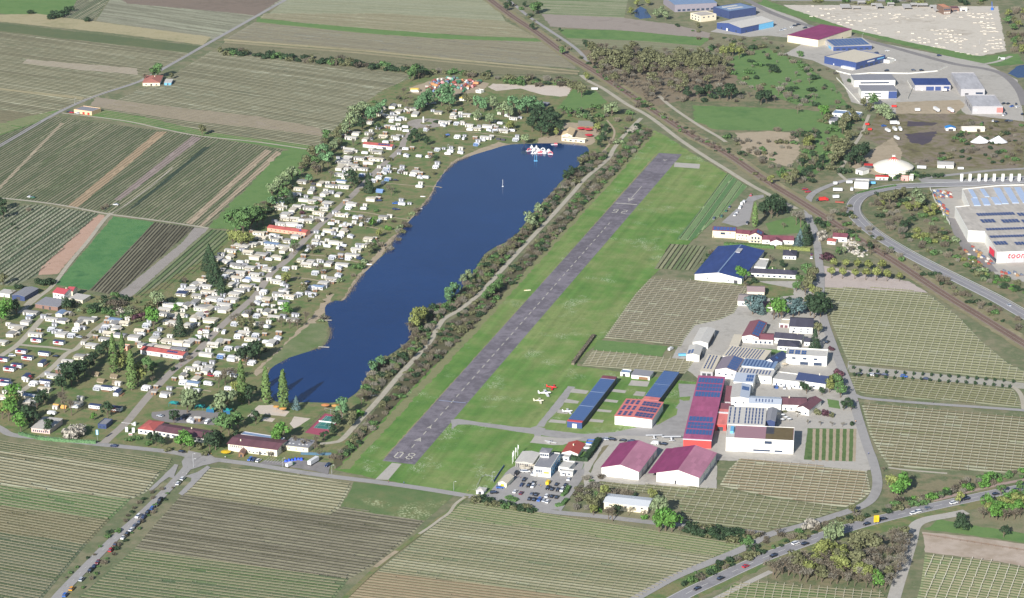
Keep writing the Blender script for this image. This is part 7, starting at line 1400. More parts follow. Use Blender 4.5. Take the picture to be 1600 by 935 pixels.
cars('beside the camp pitches', (400, 461), 'middle of the camp road', 's678,162 s667.5,163 b699,211 n617,327 b617.5,318 n620.7,327.5 n546,355 k533,405 k537,357 r329,587 n561,405 g530,387 n519,358 k480,441 n563,404 k371,519 s124,527 w19,556 k87,557 w27,606 s250,650 k524,372 n592,314 k609,282 k618.5,282 g561,403 k447,437 w442,442', 0, 0, 1, A1, 'cars beside the camp pitches', jit=.5)
cars('in the campsite vehicle park', (300, 655), 'green pavilions', 'w*1150,720 w930,690,80 n845,670 k870,650', 180, 570, T8, 1.2)
cars('near the farm tracks', (174, 333), 'track junction', 'w47,308 e51,309 w181,320 r112,176 w121,177 k107,175', 0, 0, 1, A1, 'vehicles near the farm tracks')
cars('around the circus', (1397, 256), 'circus tent', 'k1278,313,60 r1258,296,20 r1262,300,20 b1381,197,30', 0, 0, 1, 1, 'cars around the circus')
# trucks and trailers
def tr(k, x, y, a, label, cab='w', sw=None, sc=None, g=None):
    s = {'car_paint': CC[cab][1]}; s.update(sw or {}); place((k, 0), x, y, R(a), label, g, s, sc, zz=1.5)
tr('truck', 453, 726, 55, 'small white lorry with green trim beside the blue pile', 'e', sc=.8)
tr('trailer', 489.5, 722, 62, 'white box trailer on the dark parking area by the south road', sc=(.9, 1, 1))
tr('trailer', 1463, 172, 103, 'white trailer left of the red fronted trailer', g='parked trailers'); tr('trailer', 1485.5, 173, 103, 'white trailer with red front beside the green strip', sw={'dark_frame': REDP}, g='parked trailers')
for x, y, a, l in ((1387, 204, 105, 'leftmost of the white circus trailers'), (1398, 202, 98, 'middle white circus trailer'), (1406.5, 202, 92, 'rightmost white circus trailer'), (1401, 216, 105, 'lowest white circus trailer with blue cab'), (1309, 297, -8, 'long white circus trailer on the lane'), (1440, 262, -10, 'white trailer with open side right of the circus tent')): tr('trailer', x, y, a, l, sc=(.75, 1, .8), g='circus trailers')
tr('truck', 1398, 193, 5, 'white circus lorry above the row of trailers', sc=1.1); tr('truck', 1287, 312, 15, 'red and white lorry beside the railway', 'r', {'white_paint': REDP})
tr('trailer', 1306, 308, 12, 'short white trailer behind the red and white lorry', sc=(.5, 1, .8)); tr('trailer', 1312, 315, -15, 'rusty red flat trailer by the curved road', sw={'white_paint': plain('rust_red', 'a0584c', .8)}, sc=(.7, 1, .35))
tr('trailer', 1363, 286, 0, 'light blue trailer right of the white circus office', sw={'white_paint': LBLU}, sc=(.5, 1, .7)); tr('trailer', 1501, 263, 0, 'small white trailer by the store road', sc=(.5, 1, .6))
tr('trailer', 1397, 166, -5, 'red container below the white office', sw={'white_paint': REDP}, sc=(.45, 1, .6)); tr('trailer', 1355, 194, 0, 'upper red wagon on the green lane', sw={'white_paint': REDP}, sc=(.35, 1, .6)); tr('trailer', 1359, 202, 0, 'lower red wagon on the green lane', sw={'white_paint': REDP}, sc=(.35, 1, .6))
tr('truck', 1477, 141, 5, 'lorry with blue body in front of the blue garages', 'n', sc=.8); tr('trailer', 1433.5, 172, 5, 'small white cabin on the bare yard', sc=(.45, 1.3, .8))
tr('trailer', 929, 139, 0, 'white trailer at the railway crossing', sc=(.6, 1, .7)); tr('trailer', 1066, 554, 5, 'light blue tarpaulin trailer beside the solar barn', sw={'white_paint': LBLU}, sc=(.5, 1, .5)); tr('truck', 1048, 545, 60, 'white farm van behind the small vineyard', sc=.7)
tr('trailer', 1327, 285, 0, 'white circus caravan on the lane', sc=(.5, 1, .75)); tr('trailer', 1331, 296, 80, 'short white trailer beside the circus office', sc=(.45, 1, .75)); tr('trailer', 1305, 287, 10, 'small white ticket wagon', sc=(.3, 1, .8))
# ---- circus tent
p = P(1397, 268); p.y += 6; r = empty('circus_tent', (p.x, p.y, 0)); tag(r, 'round white circus tent with red star around its peak', 'circus tent')
def ringm(r0, z0, r1, z1, m=0, n=36, mb=None, star=0):
    for i in range(n):
        a, b = 2*math.pi*i/n, 2*math.pi*(i+1)/n
        mb.quad((r0*math.cos(a), r0*math.sin(a), z0), (r0*math.cos(b), r0*math.sin(b), z0), (r1*math.cos(b), r1*math.sin(b), z1), (r1*math.cos(a), r1*math.sin(a), z1), m)
TW = plain('tent_white', 'e6dfd0', .8, .06, .3)
m = MB(); ringm(18, 3, 18.6, 3.4, mb=m); ringm(18.6, 3.4, 15, 5.6, mb=m); ringm(15, 5.6, 9.5, 7.8, mb=m); ringm(9.5, 7.8, 5, 9.2, mb=m); ringm(5, 9.2, 2.4, 11, mb=m); m.build('roof', TW, r)
m = MB(); ringm(2.4, 11.02, .8, 12.6, mb=m)
for i in range(14):
    a = 2*math.pi*i/14; w_ = .2; m.tri((2.42*math.cos(a-w_), 2.42*math.sin(a-w_), 11.1), (2.42*math.cos(a+w_), 2.42*math.sin(a+w_), 11.1), (6.4*math.cos(a), 6.4*math.sin(a), 9.0))
m.build('star', REDP, r); m = MB(); ringm(17.6, 0, 17.9, 3.2, mb=m); m.build('wall', plain('tent_wall', 'efe6d8', .8, .05), r)
m = MB(); m.box(-1.6, 1.6, -1.2, 1.2, 12.6, 13.6, 0, .4); m.build('cupola', TW, r)
for i in range(4): a = i*1.57+.6; m = MB(); m.bar((2.2*math.cos(a), 2.2*math.sin(a), 0), (1.6*math.cos(a), 1.6*math.sin(a), 14.5), .12); m.build('mast', MET, r)
sh('circus_foyer', 'cream front tent with red roof edge before the circus tent', '865,370 1025,375 1020,345', 3, cat='tent', roof='shed', rh=.3, wall=TW, rm=REDP, door=[('f', 2, .2, .8, .1, 2, .1)], **B8(1260, 230), deep=4)
sh('circus_foyer', 'cream middle tent directly before the circus tent', '1025,350 1110,355 1110,300', 3.4, cat='tent', roof='flat', wall=TW, rm=TW, door=[('f', 1, .3, .6, .1, 2, .2)], **B8(1260, 230), deep=6)
sh('ticket_booth', 'pale booth with red patterned front right of the circus tent', '1180,380 1275,385 1280,330', 3, cat='booth', roof='flat', wall=plain('pale_red_wall', 'e4a8a0', .8), rm=TW, door=[('f', 1, .3, .6, .1, 2, .2)], **B8(1260, 230), deep=6)
sh('ticket_booth', 'tall cream booth at the right end of the circus front', '1285,365 1335,368 1335,300', 4, cat='booth', roof='flat', wall=TW, rm=TW, door=[('f', 1, .3, .6, .1, 2, .3)], **B8(1260, 230), deep=7)
sh('circus_office', 'white circus office trailer block with lettering stripe beside the lane', '600,440 775,450 780,395', 5.5, cat='office', roof='flat', wall=WALLW, rm=RFW, win=[('f', 5, .2, .8, 2.4, 3, .06)], **B8(1260, 230), deep=10)
sh('stable_tent', 'grey white hall left of the circus tent behind a bush', '615,280 700,300 790,245', 4, cat='tent', roof='shed', rh=.3, wall=WALLW, rm=RFG, door=[('f', 1, .3, .6, .1, 2, .2)], **B8(1260, 230), deep=10)
sh('red_pavilion', 'red roofed pavilion behind the grey white hall', '725,228 825,232 830,210', 3, cat='pavilion', roof='shed', rh=.3, wall=DARK, rm=REDP, door=[('f', 1, .3, .6, .1, 2, .2)], **B8(1260, 230), deep=5)
sh('white_shed', 'white gabled shed on the waste ground', '1032,108 1130,112 1128,68', 3, cat='shed', rh=1, wall=WALLW, rm=RFG, door=[('f', 1, .4, .6, .1, 2, .1)], **B4(1200, 230), deep=14)
sh('party_tent', 'bright blue party tent on the muddy ground', '625,565 745,565 750,520', 2.6, cat='tent', rh=1.4, ridge='v', wall=WALLW, rm=plain('bright_blue', '3a8cd0', .6, .05), door=[('f', 1, .3, .7, .1, 2, .5)], **B8(1400, 130), deep=8)
sh('party_tent', 'long white party tent with wavy roof right of the blue tent', '830,570 1110,570 1110,520', 3, cat='tent', rh=1.2, wall=TW, rm=TW, door=[('f', 1, .6, .8, .1, 2, .08, DARK)], **B8(1400, 130), deep=9)
p = P(1545, 224); r = empty('stretch_tent', (p.x, p.y, 0)); tag(r, 'white two peaked star tent right of the party tents', 'tent'); m = MB()
for cx in (-9, 9):
    for i in range(16):
        a, b = i*math.pi/8, (i+1)*math.pi/8; f = lambda a: (cx + 9*math.cos(a), 6*math.sin(a), 1.2 + (1.2 if abs(math.cos(a)) > .9 and math.cos(a)*cx < 0 else 0)); m.tri(f(a), f(b), (cx, 0, 7.5))
m.build('canopy', WHT, r); m = MB(); m.bar((-9, 0, 0), (-9, 0, 7.4), .15); m.build('mast', MET, r); m = MB(); m.bar((9, 0, 0), (9, 0, 7.4), .15); m.build('mast', MET, r)
# ---- tall white board pillars by the store road
for i, x in enumerate((1177, 1228, 1283, 1324, 1375, 1428, 1478, 1527)):
    p = P(1200 + x/T4, 230 + 212/T4); r = empty('advertising_pillar', (p.x, p.y, 0)); tag(r, f'tall white board pillar, {ordn(i+1)} from the left in the row above the store', 'pillar', 'white board pillars above the store')
    part('board', WALLW, r, (-1.3, 1.3, -.25, .25, 1, 7.5)); part('base', MET, r, (-.9, .9, -.35, .35, 0, .98))
# ---- light aircraft
def aircraft(x, y, ang, label, body, high=True, wc=None, sc=1.0, bi=False):
    p = P(x, y, 1.4); r = empty('light_aircraft', (p.x, p.y, ZT+.05), ang); tag(r, label, 'aircraft', 'light aircraft on the airfield'); wc = wc or WHT
    m = MB(); pr = [(-4.2, 1.15, .1, .25), (-3, 1.1, .2, .35), (-1, 1.15, .5, .65), (.6, 1.2, .6, .72), (1.4, 1.1, .52, .5), (2.6, 1.05, .4, .4), (3.0, 1.05, .2, .25)]
    K = 10
    for x0, z, ry, rz_ in pr:
        for i in range(K): a = 2*math.pi*i/K; m.v.append((x0, ry*math.cos(a), z + rz_*math.sin(a)))
    for j in range(len(pr)-1):
        for i in range(K): i2 = (i+1) % K; m.f.append((j*K+i, j*K+i2, (j+1)*K+i2, (j+1)*K+i)); m.m.append(0)
    m.f.append(tuple(range(K))); m.m.append(0); m.f.append(tuple((len(pr)-1)*K + K-1-i for i in range(K))); m.m.append(0); fixnormals(m.build('fuselage', body, r))
    for k in ((1.95, .65) if bi else ((1.95,) if high else (.75,))):
        m = MB(); m.prism([(1.2, -5.4), (1.2, 5.4), (.9, 5.6), (-.3, 5.5), (-.4, 0), (-.3, -5.5), (.9, -5.6)], k, k+.16); m.build('wing', wc, r)
    m = MB(); m.prism([(-3.3, -1.6), (-3.2, 1.6), (-4.2, 1.5), (-4.3, 0), (-4.2, -1.5)], 1.2, 1.28); m.build('tailplane', wc, r)
    m = MB(); m.v += [(-3.2, -.05, 1.3), (-4.3, -.05, 1.3), (-4.5, -.05, 2.7), (-3.9, -.05, 2.7)] + [(-3.2, .05, 1.3), (-4.3, .05, 1.3), (-4.5, .05, 2.7), (-3.9, .05, 2.7)]
    for f in ((0, 1, 2, 3), (7, 6, 5, 4), (0, 3, 7, 4), (1, 5, 6, 2), (2, 6, 7, 3)): m.f.append(f); m.m.append(0)
    m.build('fin', body, r); m = MB(); m.quad((1.42, -.4, 1.6), (.7, -.45, 1.95), (.7, .45, 1.95), (1.42, .4, 1.6)); m.box(-.5, .7, -.5, .5, 1.6, 1.93); m.build('canopy', GL, r)
    part('propeller', DARK, r, (3.02, 3.08, -.07, .07, .1, 2.0))
    for q in ((.4, -1.1), (.4, 1.1), (2.4, 0)): m = MB(); m.bar((q[0], q[1]-.08, .25), (q[0], q[1]+.08, .25), .25, .25, 10, cap=True); m.build('wheel', TYRE, r)
    r.scale = (sc,)*3
CRM = plain('cream_aircraft', 'f4eed2', .4, .03, k=1.1); YEL2 = plain('yellow_aircraft', 'e8d060', .4, .05)
aircraft(863, 604.5, R(-12), 'red low wing aircraft with white centre parked behind the white one', REDP, False, REDP, 1.0)
aircraft(852.5, 614, R(10), 'large white twin coloured aircraft parked between the red and the yellow one', WHT, False, WHT, 1.25)
aircraft(843, 625.5, R(5), 'pale yellow aircraft parked on the grass, nearest the runway', CRM, False, CRM, 1.0)
aircraft(888, 642, R(12), 'white aircraft beside the left solar hangar', WHT, False, WHT, 1.0)
aircraft(1022, 682, R(92), 'left white high wing aircraft parked before the magenta hangars', WHT, True, WHT, 1.0)
aircraft(1049, 685, R(92), 'right white high wing aircraft parked before the magenta hangars', WHT, True, WHT, 1.15)
aircraft(860, 689.5, R(60), 'small white aircraft on the apron behind the clubhouse', WHT, False, WHT, .8)
# ---- water park on the lake
r0 = random.Random(3)
for i, (a, b, kd) in enumerate(((1010, 850, 0), (1045, 810, 1), (1075, 845, 2), (1105, 815, 0), (1130, 850, 1), (1150, 880, 2), (1185, 845, 0), (1205, 880, 1), (1105, 880, 2), (1255, 860, 1), (1280, 890, 0), (1060, 880, 0))):
    p = P(700 + a/T8, 130 + b/T8); r = empty('inflatable_obstacle', (p.x, p.y, .15), r0.uniform(0, 3)); adj = ('arched', 'pyramid shaped', 'stepped')[kd]
    tag(r, f'{adj} white and red inflatable, {ordn(i+1)} counted from the left in the lake water park', 'inflatable', 'inflatables of the lake water park')
    m = MB(); m.box(-2.4, 2.4, -1.6, 1.6, 0, .5); m.build('base', WHT, r); m = MB()
    if kd == 0:
        for t_ in range(6):
            a0, a1 = math.pi*t_/6, math.pi*(t_+1)/6; m.bar((2*math.cos(a0), 0, .5+2*math.sin(a0)), (2*math.cos(a1), 0, .5+2*math.sin(a1)), .45, .45, 8)
    elif kd == 1: m.box(-1.8, 1.8, -1.3, 1.3, .52, 2.8, 0, 1.1)
    else: m.box(-2, 0, -1.2, 1.2, .52, 1.4); m.box(.05, 1.8, -1, 1, .52, 2.3)
    m.build('obstacle', plain('pinkish_red', 'd87078', .5, .05) if i % 5 == 0 else WHT, r)
p = P(866, 226.5); r = empty('water_slide_raft', (p.x, p.y, .2), .2); tag(r, 'red and white raft moored at the beach bar', 'raft'); part('deck', WHT, r, (-3, 3, -1.5, 1.5, 0, .4)); part('red_seat', plain('pinkish_red', 'd87078'), r, (.2, 2.8, -1.2, 1.2, .42, 1.5))
p = P(785.5, 292); r = empty('lake_mast', (p.x, p.y, .1)); tag(r, 'thin white mast on a float in the middle of the lake', 'mast'); part('float', WHT, r, (-.8, .8, -.8, .8, 0, .4)); m = MB(); m.bar((0, 0, .4), (0, 0, 6.5), .14); m.build('pole', WHT, r)
p = P(837, 252); r = empty('lake_fountain', (p.x, p.y, .1)); tag(r, 'blue and white slide tower standing in the water below the inflatables', 'slide tower'); part('base', LBLU, r, (-1.6, 1.6, -1.6, 1.6, 0, .5))
for q in (-1, 1): m = MB(); m.bar((q, 0, .5), (q*.8, 0, 6), .16); m.build('strut', LBLU, r)
for x, y, a, L_, l in ((512, 502, 0, 6, 'upper small jetty on the left lake shore'), (506, 544, -8, 8, 'lower small jetty on the left lake shore'), (591, 395, -20, 3, 'short white jetty below the caravans') if 0 else (648, 336, -20, 3, 'short pale jetty on the upper left lake shore')):
    p = P(x, y); r = empty('jetty', (p.x, p.y, .25), R(a)); tag(r, l, 'jetty', 'small lake jetties'); part('deck', plain('pale_deck', 'c8c2b4', .8), r, (-L_/2, L_/2, -.7, .7, .5, .65))
    for q in (-L_/2+.3, L_/2-.3): m = MB(); m.bar((q, 0, -.2), (q, 0, .5), .12); m.build('post', WOOD, r)
for x, y, l in ((660.5, 308, 'small white rowing boat on the shore grass with an orange patch'), (577, 414, 'tiny white boat floating off the left shore') , (656, 327, 'small white boat at the upper left shore')):
    p = P(x, y); r = empty('rowing_boat', (p.x, p.y, .2), R(-10)); tag(r, l, 'boat', 'small boats by the lake'); m = MB(); m.prism([(-2, -.6), (1, -.7), (2.3, 0), (1, .7), (-2, .6)], 0, .6); m.build('hull', WHT, r); part('seat', ORNG, r, (-.3, .2, -.5, .5, .61, .7))
# beach umbrellas
def parasol(x, y, mt, label, rad=2.2, grp=None, h=2.6):
    p = P(x, y); r = empty('parasol', (p.x, p.y, ZT+.1)); tag(r, label, 'parasol', grp); m = MB(); ringm(rad, h-.5, .05, h, mb=m, n=10); ringm(.05, h-.03, rad, h-.53, mb=m, n=10); m.build('canopy', mt, r); m = MB(); m.bar((0, 0, 0), (0, 0, h), .06); m.build('pole', DARK, r)
for x, y, l in ((908, 204, 'left red parasol at the beach bar'), (919, 205.5, 'upper right red parasol at the beach bar'), (920, 214.5, 'lower red parasol at the beach bar')): parasol(x, y, plain('parasol_red', 'd83a48', .7, .05), l, 4, 'red parasols at the beach bar')
parasol(432, 642, ORNG, 'left orange parasol roof on the playground sand', 2.4, 'orange parasols by the lake', 3.4); parasol(442, 645, ORNG, 'right orange parasol roof on the playground sand', 2.6, 'orange parasols by the lake', 3.4); parasol(508.5, 639, plain('straw_orange', 'd8905c', .8, .1), 'left round straw parasol north of the tennis court', 3, 'orange parasols by the lake', 3.2); parasol(524, 640, ORNG, 'right round straw parasol north of the tennis court', 2.8, 'orange parasols by the lake', 3.2)
parasol(353, 711, YELP, 'yellow parasol beside the snack hut', 3.4); parasol(1225, 543 + 30, plain('beige_parasol', 'd8c8b0', .8), 'beige parasol in the villa garden', 2.6)
for i, (x, y) in enumerate(((457, 448), (515, 448), (450, 425), (560, 410), (610, 420))): parasol(760+x/T8, 680+y/T8, RFC, f'cream parasol, {ordn(i+1)} from the left on the clubhouse terrace', 2.2, 'cream terrace parasols')
for i, (x, y) in enumerate(((1305, 260), (1300, 318), (1385, 312), (1345, 290))): parasol(1060+x/T8, 620+y/T8, WHT, f'white parasol, {ordn(i+1)} from the left on the winery terrace', 1.5, 'white parasols on the winery terrace')
# ---- tennis court
pc = pts('930,690 1180,450 1400,500 1180,740', 360, 590, T8); zc = sheet('tennis_court_surround', pc, plain('court_red', 'a85468', .8, .1, .3))[1]
A_, B_, C_, D_ = [P(*q) for q in pc]; u_ = (B_-A_).normalized(); n_ = Vector((u_.y, -u_.x, 0)); W_ = (C_-B_).dot(n_); LL = (B_-A_).length; o_ = A_
def cq(mb, s0, s1, t0, t1, z): q = lambda s, t: o_ + u_*s + n_*t; a, b, c, d = q(s0, t0), q(s0, t1), q(s1, t1), q(s1, t0); mb.quad((a.x, a.y, z), (b.x, b.y, z), (c.x, c.y, z), (d.x, d.y, z))
e0 = max(2.5, (W_-10.97)/2); s1 = LL - 4.5; s0 = s1 - 23.77
m = MB(); cq(m, s0, s1, e0, e0+10.97, zc+.03); tag(m.build('tennis_court', plain('court_green', '3f7f78', .8, .08, .3)), kind='structure')
m = MB(); z = zc + .06
for a in (e0, e0+1.37, e0+9.6, e0+10.87): cq(m, s0, s1, a, a+.14, z)
for s in (s0, s0+5.5, s1-5.5, s1-.14): cq(m, s, s+.14, e0+.14, e0+10.87, z+.02)
cq(m, s0+5.64, s1-5.5, e0+5.4, e0+5.54, z+.04); tag(m.build('court_lines', PAINT), kind='structure')
q = lambda s, t: o_ + u_*s + n_*t
r = empty('tennis_net', q((s0+s1)/2, e0+5.5)); tag(r, 'tennis net across the green court', 'net'); r.location.z = zc; a = q((s0+s1)/2, e0-.8) - r.location; b = q((s0+s1)/2, e0+11.8) - r.location; a.z = b.z = 0
for e in (a, b): m = MB(); m.bar(e, e+Vector((0, 0, 1.1)), .06); m.build('post', DARK, r)
m = MB(); m.quad(a, b, b+Vector((0, 0, .95)), a+Vector((0, 0, 1.05))); m.quad(a+Vector((0, 0, 1.0)), b+Vector((0, 0, 1.0)), b+u_*.1+Vector((0, 0, 1.02)), a+u_*.1+Vector((0, 0, 1.02))); m.build('net', plain('net_white', 'c8ccc8', .8), r)
def fence(px, h, label, step=3, mt=None, mesh=None):
    c = [P(*w) for w in (pts(px) if isinstance(px, str) else px)]; r = empty('fence', (c[0].x, c[0].y, ZT)); tag(r, label, 'fence'); mt = mt or MET
    for a, b in zip(c, c[1:]):
        L_ = (b-a).length; n = max(1, int(L_/step))
        for i in range(n+1): e = a.lerp(b, i/n) - c[0]; m = MB(); m.bar((e.x, e.y, 0), (e.x, e.y, h), .07, .07, 4); m.build('post', mt, r)
        a2, b2 = a-c[0], b-c[0]; m = MB()
        for k in ((h, h-.25, h*.5) if not mesh else (h,)): m.bar((a2.x, a2.y, k), (b2.x, b2.y, k), .04, .04, 4)
        m.build('rail', mt, r)
        if mesh: m = MB(); m.quad((a2.x, a2.y, .05), (b2.x, b2.y, .05), (b2.x, b2.y, h-.1), (a2.x, a2.y, h-.1)); m.build('panel', mesh, r)
fence([pc[1], pc[2]], 4, 'tall open wire fence behind the tennis court', 4); fence([pc[0], pc[1]], 2.6, 'dark fence along the left side of the tennis court', 4, DARK)
fence('470,711 495,712 518,712', 2, 'blue green panel fence behind the parking area', 5, DARK, plain('fence_blue', '4f6e84', .8))
fence('1306,112 1330,118 1360,115 1420,116 1465,112 1480,105', 1.2, 'low white wall fence around the navy store lot', 8, WALLW, WALLW); fence('1307,123 1325,142 1343,162', 1.4, 'white boundary wall above the green strip', 6, WALLW, WALLW)
fence('1418,128 1425,140 1418,156', 1.4, 'white wall at the corner of the white office', 6, WALLW, WALLW); fence('1442,837 1500,846 1600,862', 1.3, 'wooden post fence along the tilled field', 4, WOOD)
fence('771,755 779,742 788,729', 1.6, 'fence with blue banners beside the airfield', 3, MET, BLUP); fence('1453,296 1462,318 1480,345 1484,352', 2.4, 'white fence along the store yard', 6, WALLW, WALLW)
fence('745,762 752,748 758,745 775,748', 1.4, 'open rail fence on the airfield corner', 4, MET)
def guard(c, off, label):
    L_, _ = strip(c, off); r = empty('guard_rail', (L_[0][0], L_[0][1], .1)); tag(r, label, 'guard rail', 'guard rails'); m = MB(); o = Vector((*L_[0], 0)); prev = None; d = 0
    for i in range(len(L_)-1): a = Vector((*L_[i], .6))-o; b = Vector((*L_[i+1], .6))-o; m.quad(a, b, b+Vector((0, 0, .45)), a+Vector((0, 0, .45))); n = Vector((-(b-a).y, (b-a).x, 0)).normalized()*.12; m.quad(a+n+Vector((0, 0, .45)), a+Vector((0, 0, .45)), b+Vector((0, 0, .45)), b+n+Vector((0, 0, .45)))
    m.build('rail', MET, r)
guard(RD['curve'][0], 6.6, 'steel guard rail along one side of the curved road'); guard(RD['curve'][0], -6.6, 'steel guard rail along the other side of the curved road')
# ---- signs, posts, small things
def sign(x, y, w, h, z0, mt, label, ang=0, nm='road_sign', posts=2, face=None):
    p = P(x, y); r = empty(nm, (p.x, p.y, ZT), R(ang)); tag(r, label, 'sign'); part('board', mt, r, (-w/2, w/2, -.08, .08, z0, z0+h))
    for i in range(posts): q = (i-.5)*(w*.6) if posts == 2 else 0; m = MB(); m.bar((q, .1, 0), (q, .1, z0+h*.6), .07); m.build('post', MET, r)
    if face: face(r)
sign(1369, 820, 3.4, 4.4, 1.6, YELP, 'large yellow direction sign on two posts beside the highway', 12, face=lambda r: [part('text_line', plain('brownish_text', '8a6a30', .6), r, (-1.3, .7-.3*i, -.12, -.085, 2.3+i*.85, 2.5+i*.85)) for i in range(4)])
sign(152.5, 692, 1.6, 3.6, 5.5, LBLU, 'tall light blue and white banner sign at the campsite', 0, 'banner_sign', 1, face=lambda r: part('white_stripe', WHT, r, (-.3, .3, -.12, -.085, 5.6, 9)))
sign(198, 676, 1.8, 3.6, .2, WHT, 'left tall white board at the camp entrance', 0, 'notice_board'); sign(208.5, 677, 1.8, 3.6, .2, WHT, 'right tall white board at the camp entrance', 0, 'notice_board'); sign(204, 681, 2.4, 1.6, .2, WHT, 'small red and white board at the camp entrance', 0, 'notice_board', face=lambda r: part('red_stripe', REDP, r, (-1, 1, -.12, -.085, .6, 1.2)))
p = P(200, 664); r = empty('entry_barrier', (p.x, p.y, ZT), A1); tag(r, 'white barrier arm across the camp entrance', 'barrier'); m = MB(); m.bar((-5, 0, 1), (3, 0, 1), .1); m.build('arm', WHT, r); part('post', WHT, r, (3, 3.6, -.3, .3, 0, 1.6)); part('booth', WHT, r, (4.5, 6, -.8, .8, 0, 2.4))
def lamp(x, y, h, label, grp='lamp posts'):
    p = P(x, y); r = empty('street_lamp', (p.x, p.y, ZT)); tag(r, label, 'street lamp', grp); m = MB(); m.bar((0, 0, 0), (0, 0, h), .12, .07); m.build('pole', MET, r); m = MB(); m.bar((0, 0, h), (1.2, 0, h+.2), .06); m.build('arm', MET, r); part('lamp_head', WHT, r, (.9, 1.7, -.15, .15, h+.1, h+.25))
for x, y, l in ((518.5, 741, 'lamp post at the end of the parking area'), (301.5, 723, 'lamp post on the junction island, upper'), (302.5, 731, 'lamp post on the junction island, lower'), (442, 730, 'lamp post beside the parking bays'), (699, 236, 'tall thin post on the lake side pitch grass'), (1325, 578, 'white post beside the street and vineyard track'), (709, 767, 'thin mast at the edge of the airfield'), (769, 752, 'thin pole beside the banner fence'), (117, 163, 'lamp by the field road'), (1270, 372, 'lamp by the street bend'), (1530, 70, 'tall lamp right of the stone yard'), (1347, 61, 'lamp beside the industrial street')): lamp(x, y, 6, l)
for i, (x, y) in enumerate(((325, 330), (335, 310), (362, 270), (392, 235))): # flag poles
    p = P(760+x/T8, 680+(y+30)/T8); r = empty('flag_pole', (p.x, p.y, ZT)); tag(r, f'white flag pole, {ordn(i+1)} from the left beside the clubhouse terrace', 'flag pole', 'flag poles'); m = MB(); m.bar((0, 0, 0), (0, 0, 8), .14); m.build('pole', WHT, r); m = MB(); m.quad((0, 0, 4.6), (.6, .1, 4.6), (.6, .1, 7.8), (0, 0, 7.8)); m.build('flag', WHT, r)
p = P(661.5, 192); r = empty('monument', (p.x, p.y, ZT)); tag(r, 'white pillar monument on the roundabout', 'monument'); part('pillar', WHT, r, (-.6, .6, -.6, .6, .5, 6)); part('plinth', RFG, r, (-1.1, 1.1, -1.1, 1.1, 0, .5))
# blue covered pile, boat rack
p = P(459, 720); r = empty('inflatable_pile', (p.x, p.y, ZT)); tag(r, 'bright blue tarpaulin pile in the corner of the parking area', 'tarpaulin'); rr = random.Random(2)
for i in range(6): m = MB(); x = i*2.0-6; y = 1.5 - abs(i-4)*.9; m.box(x, x+1.9, y-1.2, y+1.2, 0, 1.2+.4*(i % 2), 0, .4); m.build('tarpaulin', plain('vivid_blue', '2c58d8', .5, .06), r)
# airfield windsock marker and small cone
p = P(824, 455); r = empty('wind_marker', (p.x, p.y, ZT+.1), .2); tag(r, 'small white and orange marker board left of the runway', 'marker'); part('board', CRM, r, (-2.6, 2.6, -.4, .4, .2, .8)); part('stripe', ORNG, r, (-2.62, -1, -.42, .42, .81, .86))
# ---- stone yard stacks, containers
SLAB = plain('stone_slab', 'c9c2b6', .8, .16, .4, island=.1); rr = random.Random(17); ST_ = []
for ox, oy, s in ((1400, 0, '1030,180 1080,175 1130,170 1180,185 970,220 1020,225 1075,225 1140,240 1200,235 985,290 1050,290 1100,300 1150,290 1205,285 1080,325 1150,325 1215,310 1185,350 1225,360 1095,405 1140,400 1190,400 1225,395 1260,400 1155,510 1200,510 1250,500 1300,500 1160,550 1205,550 1255,550 1310,545 1265,580 1320,585 1225,610 1275,610 1330,605 450,380 510,385 560,375 620,370 580,395 650,395 700,390 550,430 620,430 680,440 740,430 800,440 630,470 690,470 750,480 810,480 860,490 700,510 760,510 820,510 870,500 740,530 800,525 500,430 300,540 360,540 410,530 240,510 190,510 480,590 540,600 600,600 760,650 820,660 900,680 960,690 1010,680'), (1220, 0, '440,210 520,200 600,230 680,250 740,250 800,240 860,260 920,260 990,270 1050,240 720,290 830,290 560,120 620,120 660,110 500,110 340,150 400,80 1380,240 1420,230 1450,270')):
    for x, y in pts(s, ox, oy, T8): ST_.append((x, y))
yw = pts('1250,22 1400,20 1545,18 1566,78 1520,86 1440,70 1330,46'); r5 = random.Random(6)
while len(ST_) < 165:
    x, y = r5.uniform(1245, 1568), r5.uniform(18, 88)
    if inpoly((x, y), yw) and (y < 30 or y > 20 + (x-1250)*.185 or x > 1530) and all(abs(x-a)+2*abs(y-b) > 5 for a, b in ST_): ST_.append((x, y))
sref = rank(ST_, (1560, 15))
pm = []
for v in range(4):
    m = MB(); k = 2 + v % 2
    for i in range(k): m.box(-1.9+i*.03, 1.9-i*.1, -1.0, 1.0+.05*i, .1+i*.42, .1+i*.42+.36)
    pm.append(m.mesh('stone_stack', SLAB))
for (x, y), i in zip(ST_, sref):
    p = P(x, y); o = bpy.data.objects.new('stone_stack', pm[rr.randrange(4)]); COL.objects.link(o); o.location = (p.x, p.y, ZT); o.rotation_euler = (0, 0, rr.uniform(-.3, .3)); o.scale = (rr.uniform(.7, 1.2), rr.uniform(.8, 1.4), rr.uniform(.5, 1.0)); tag(o, f'flat stack of pale stone slabs, {ordn(i)} nearest the blue crane in the stone yard', 'stone stack', 'stacks of stone slabs in the yard')
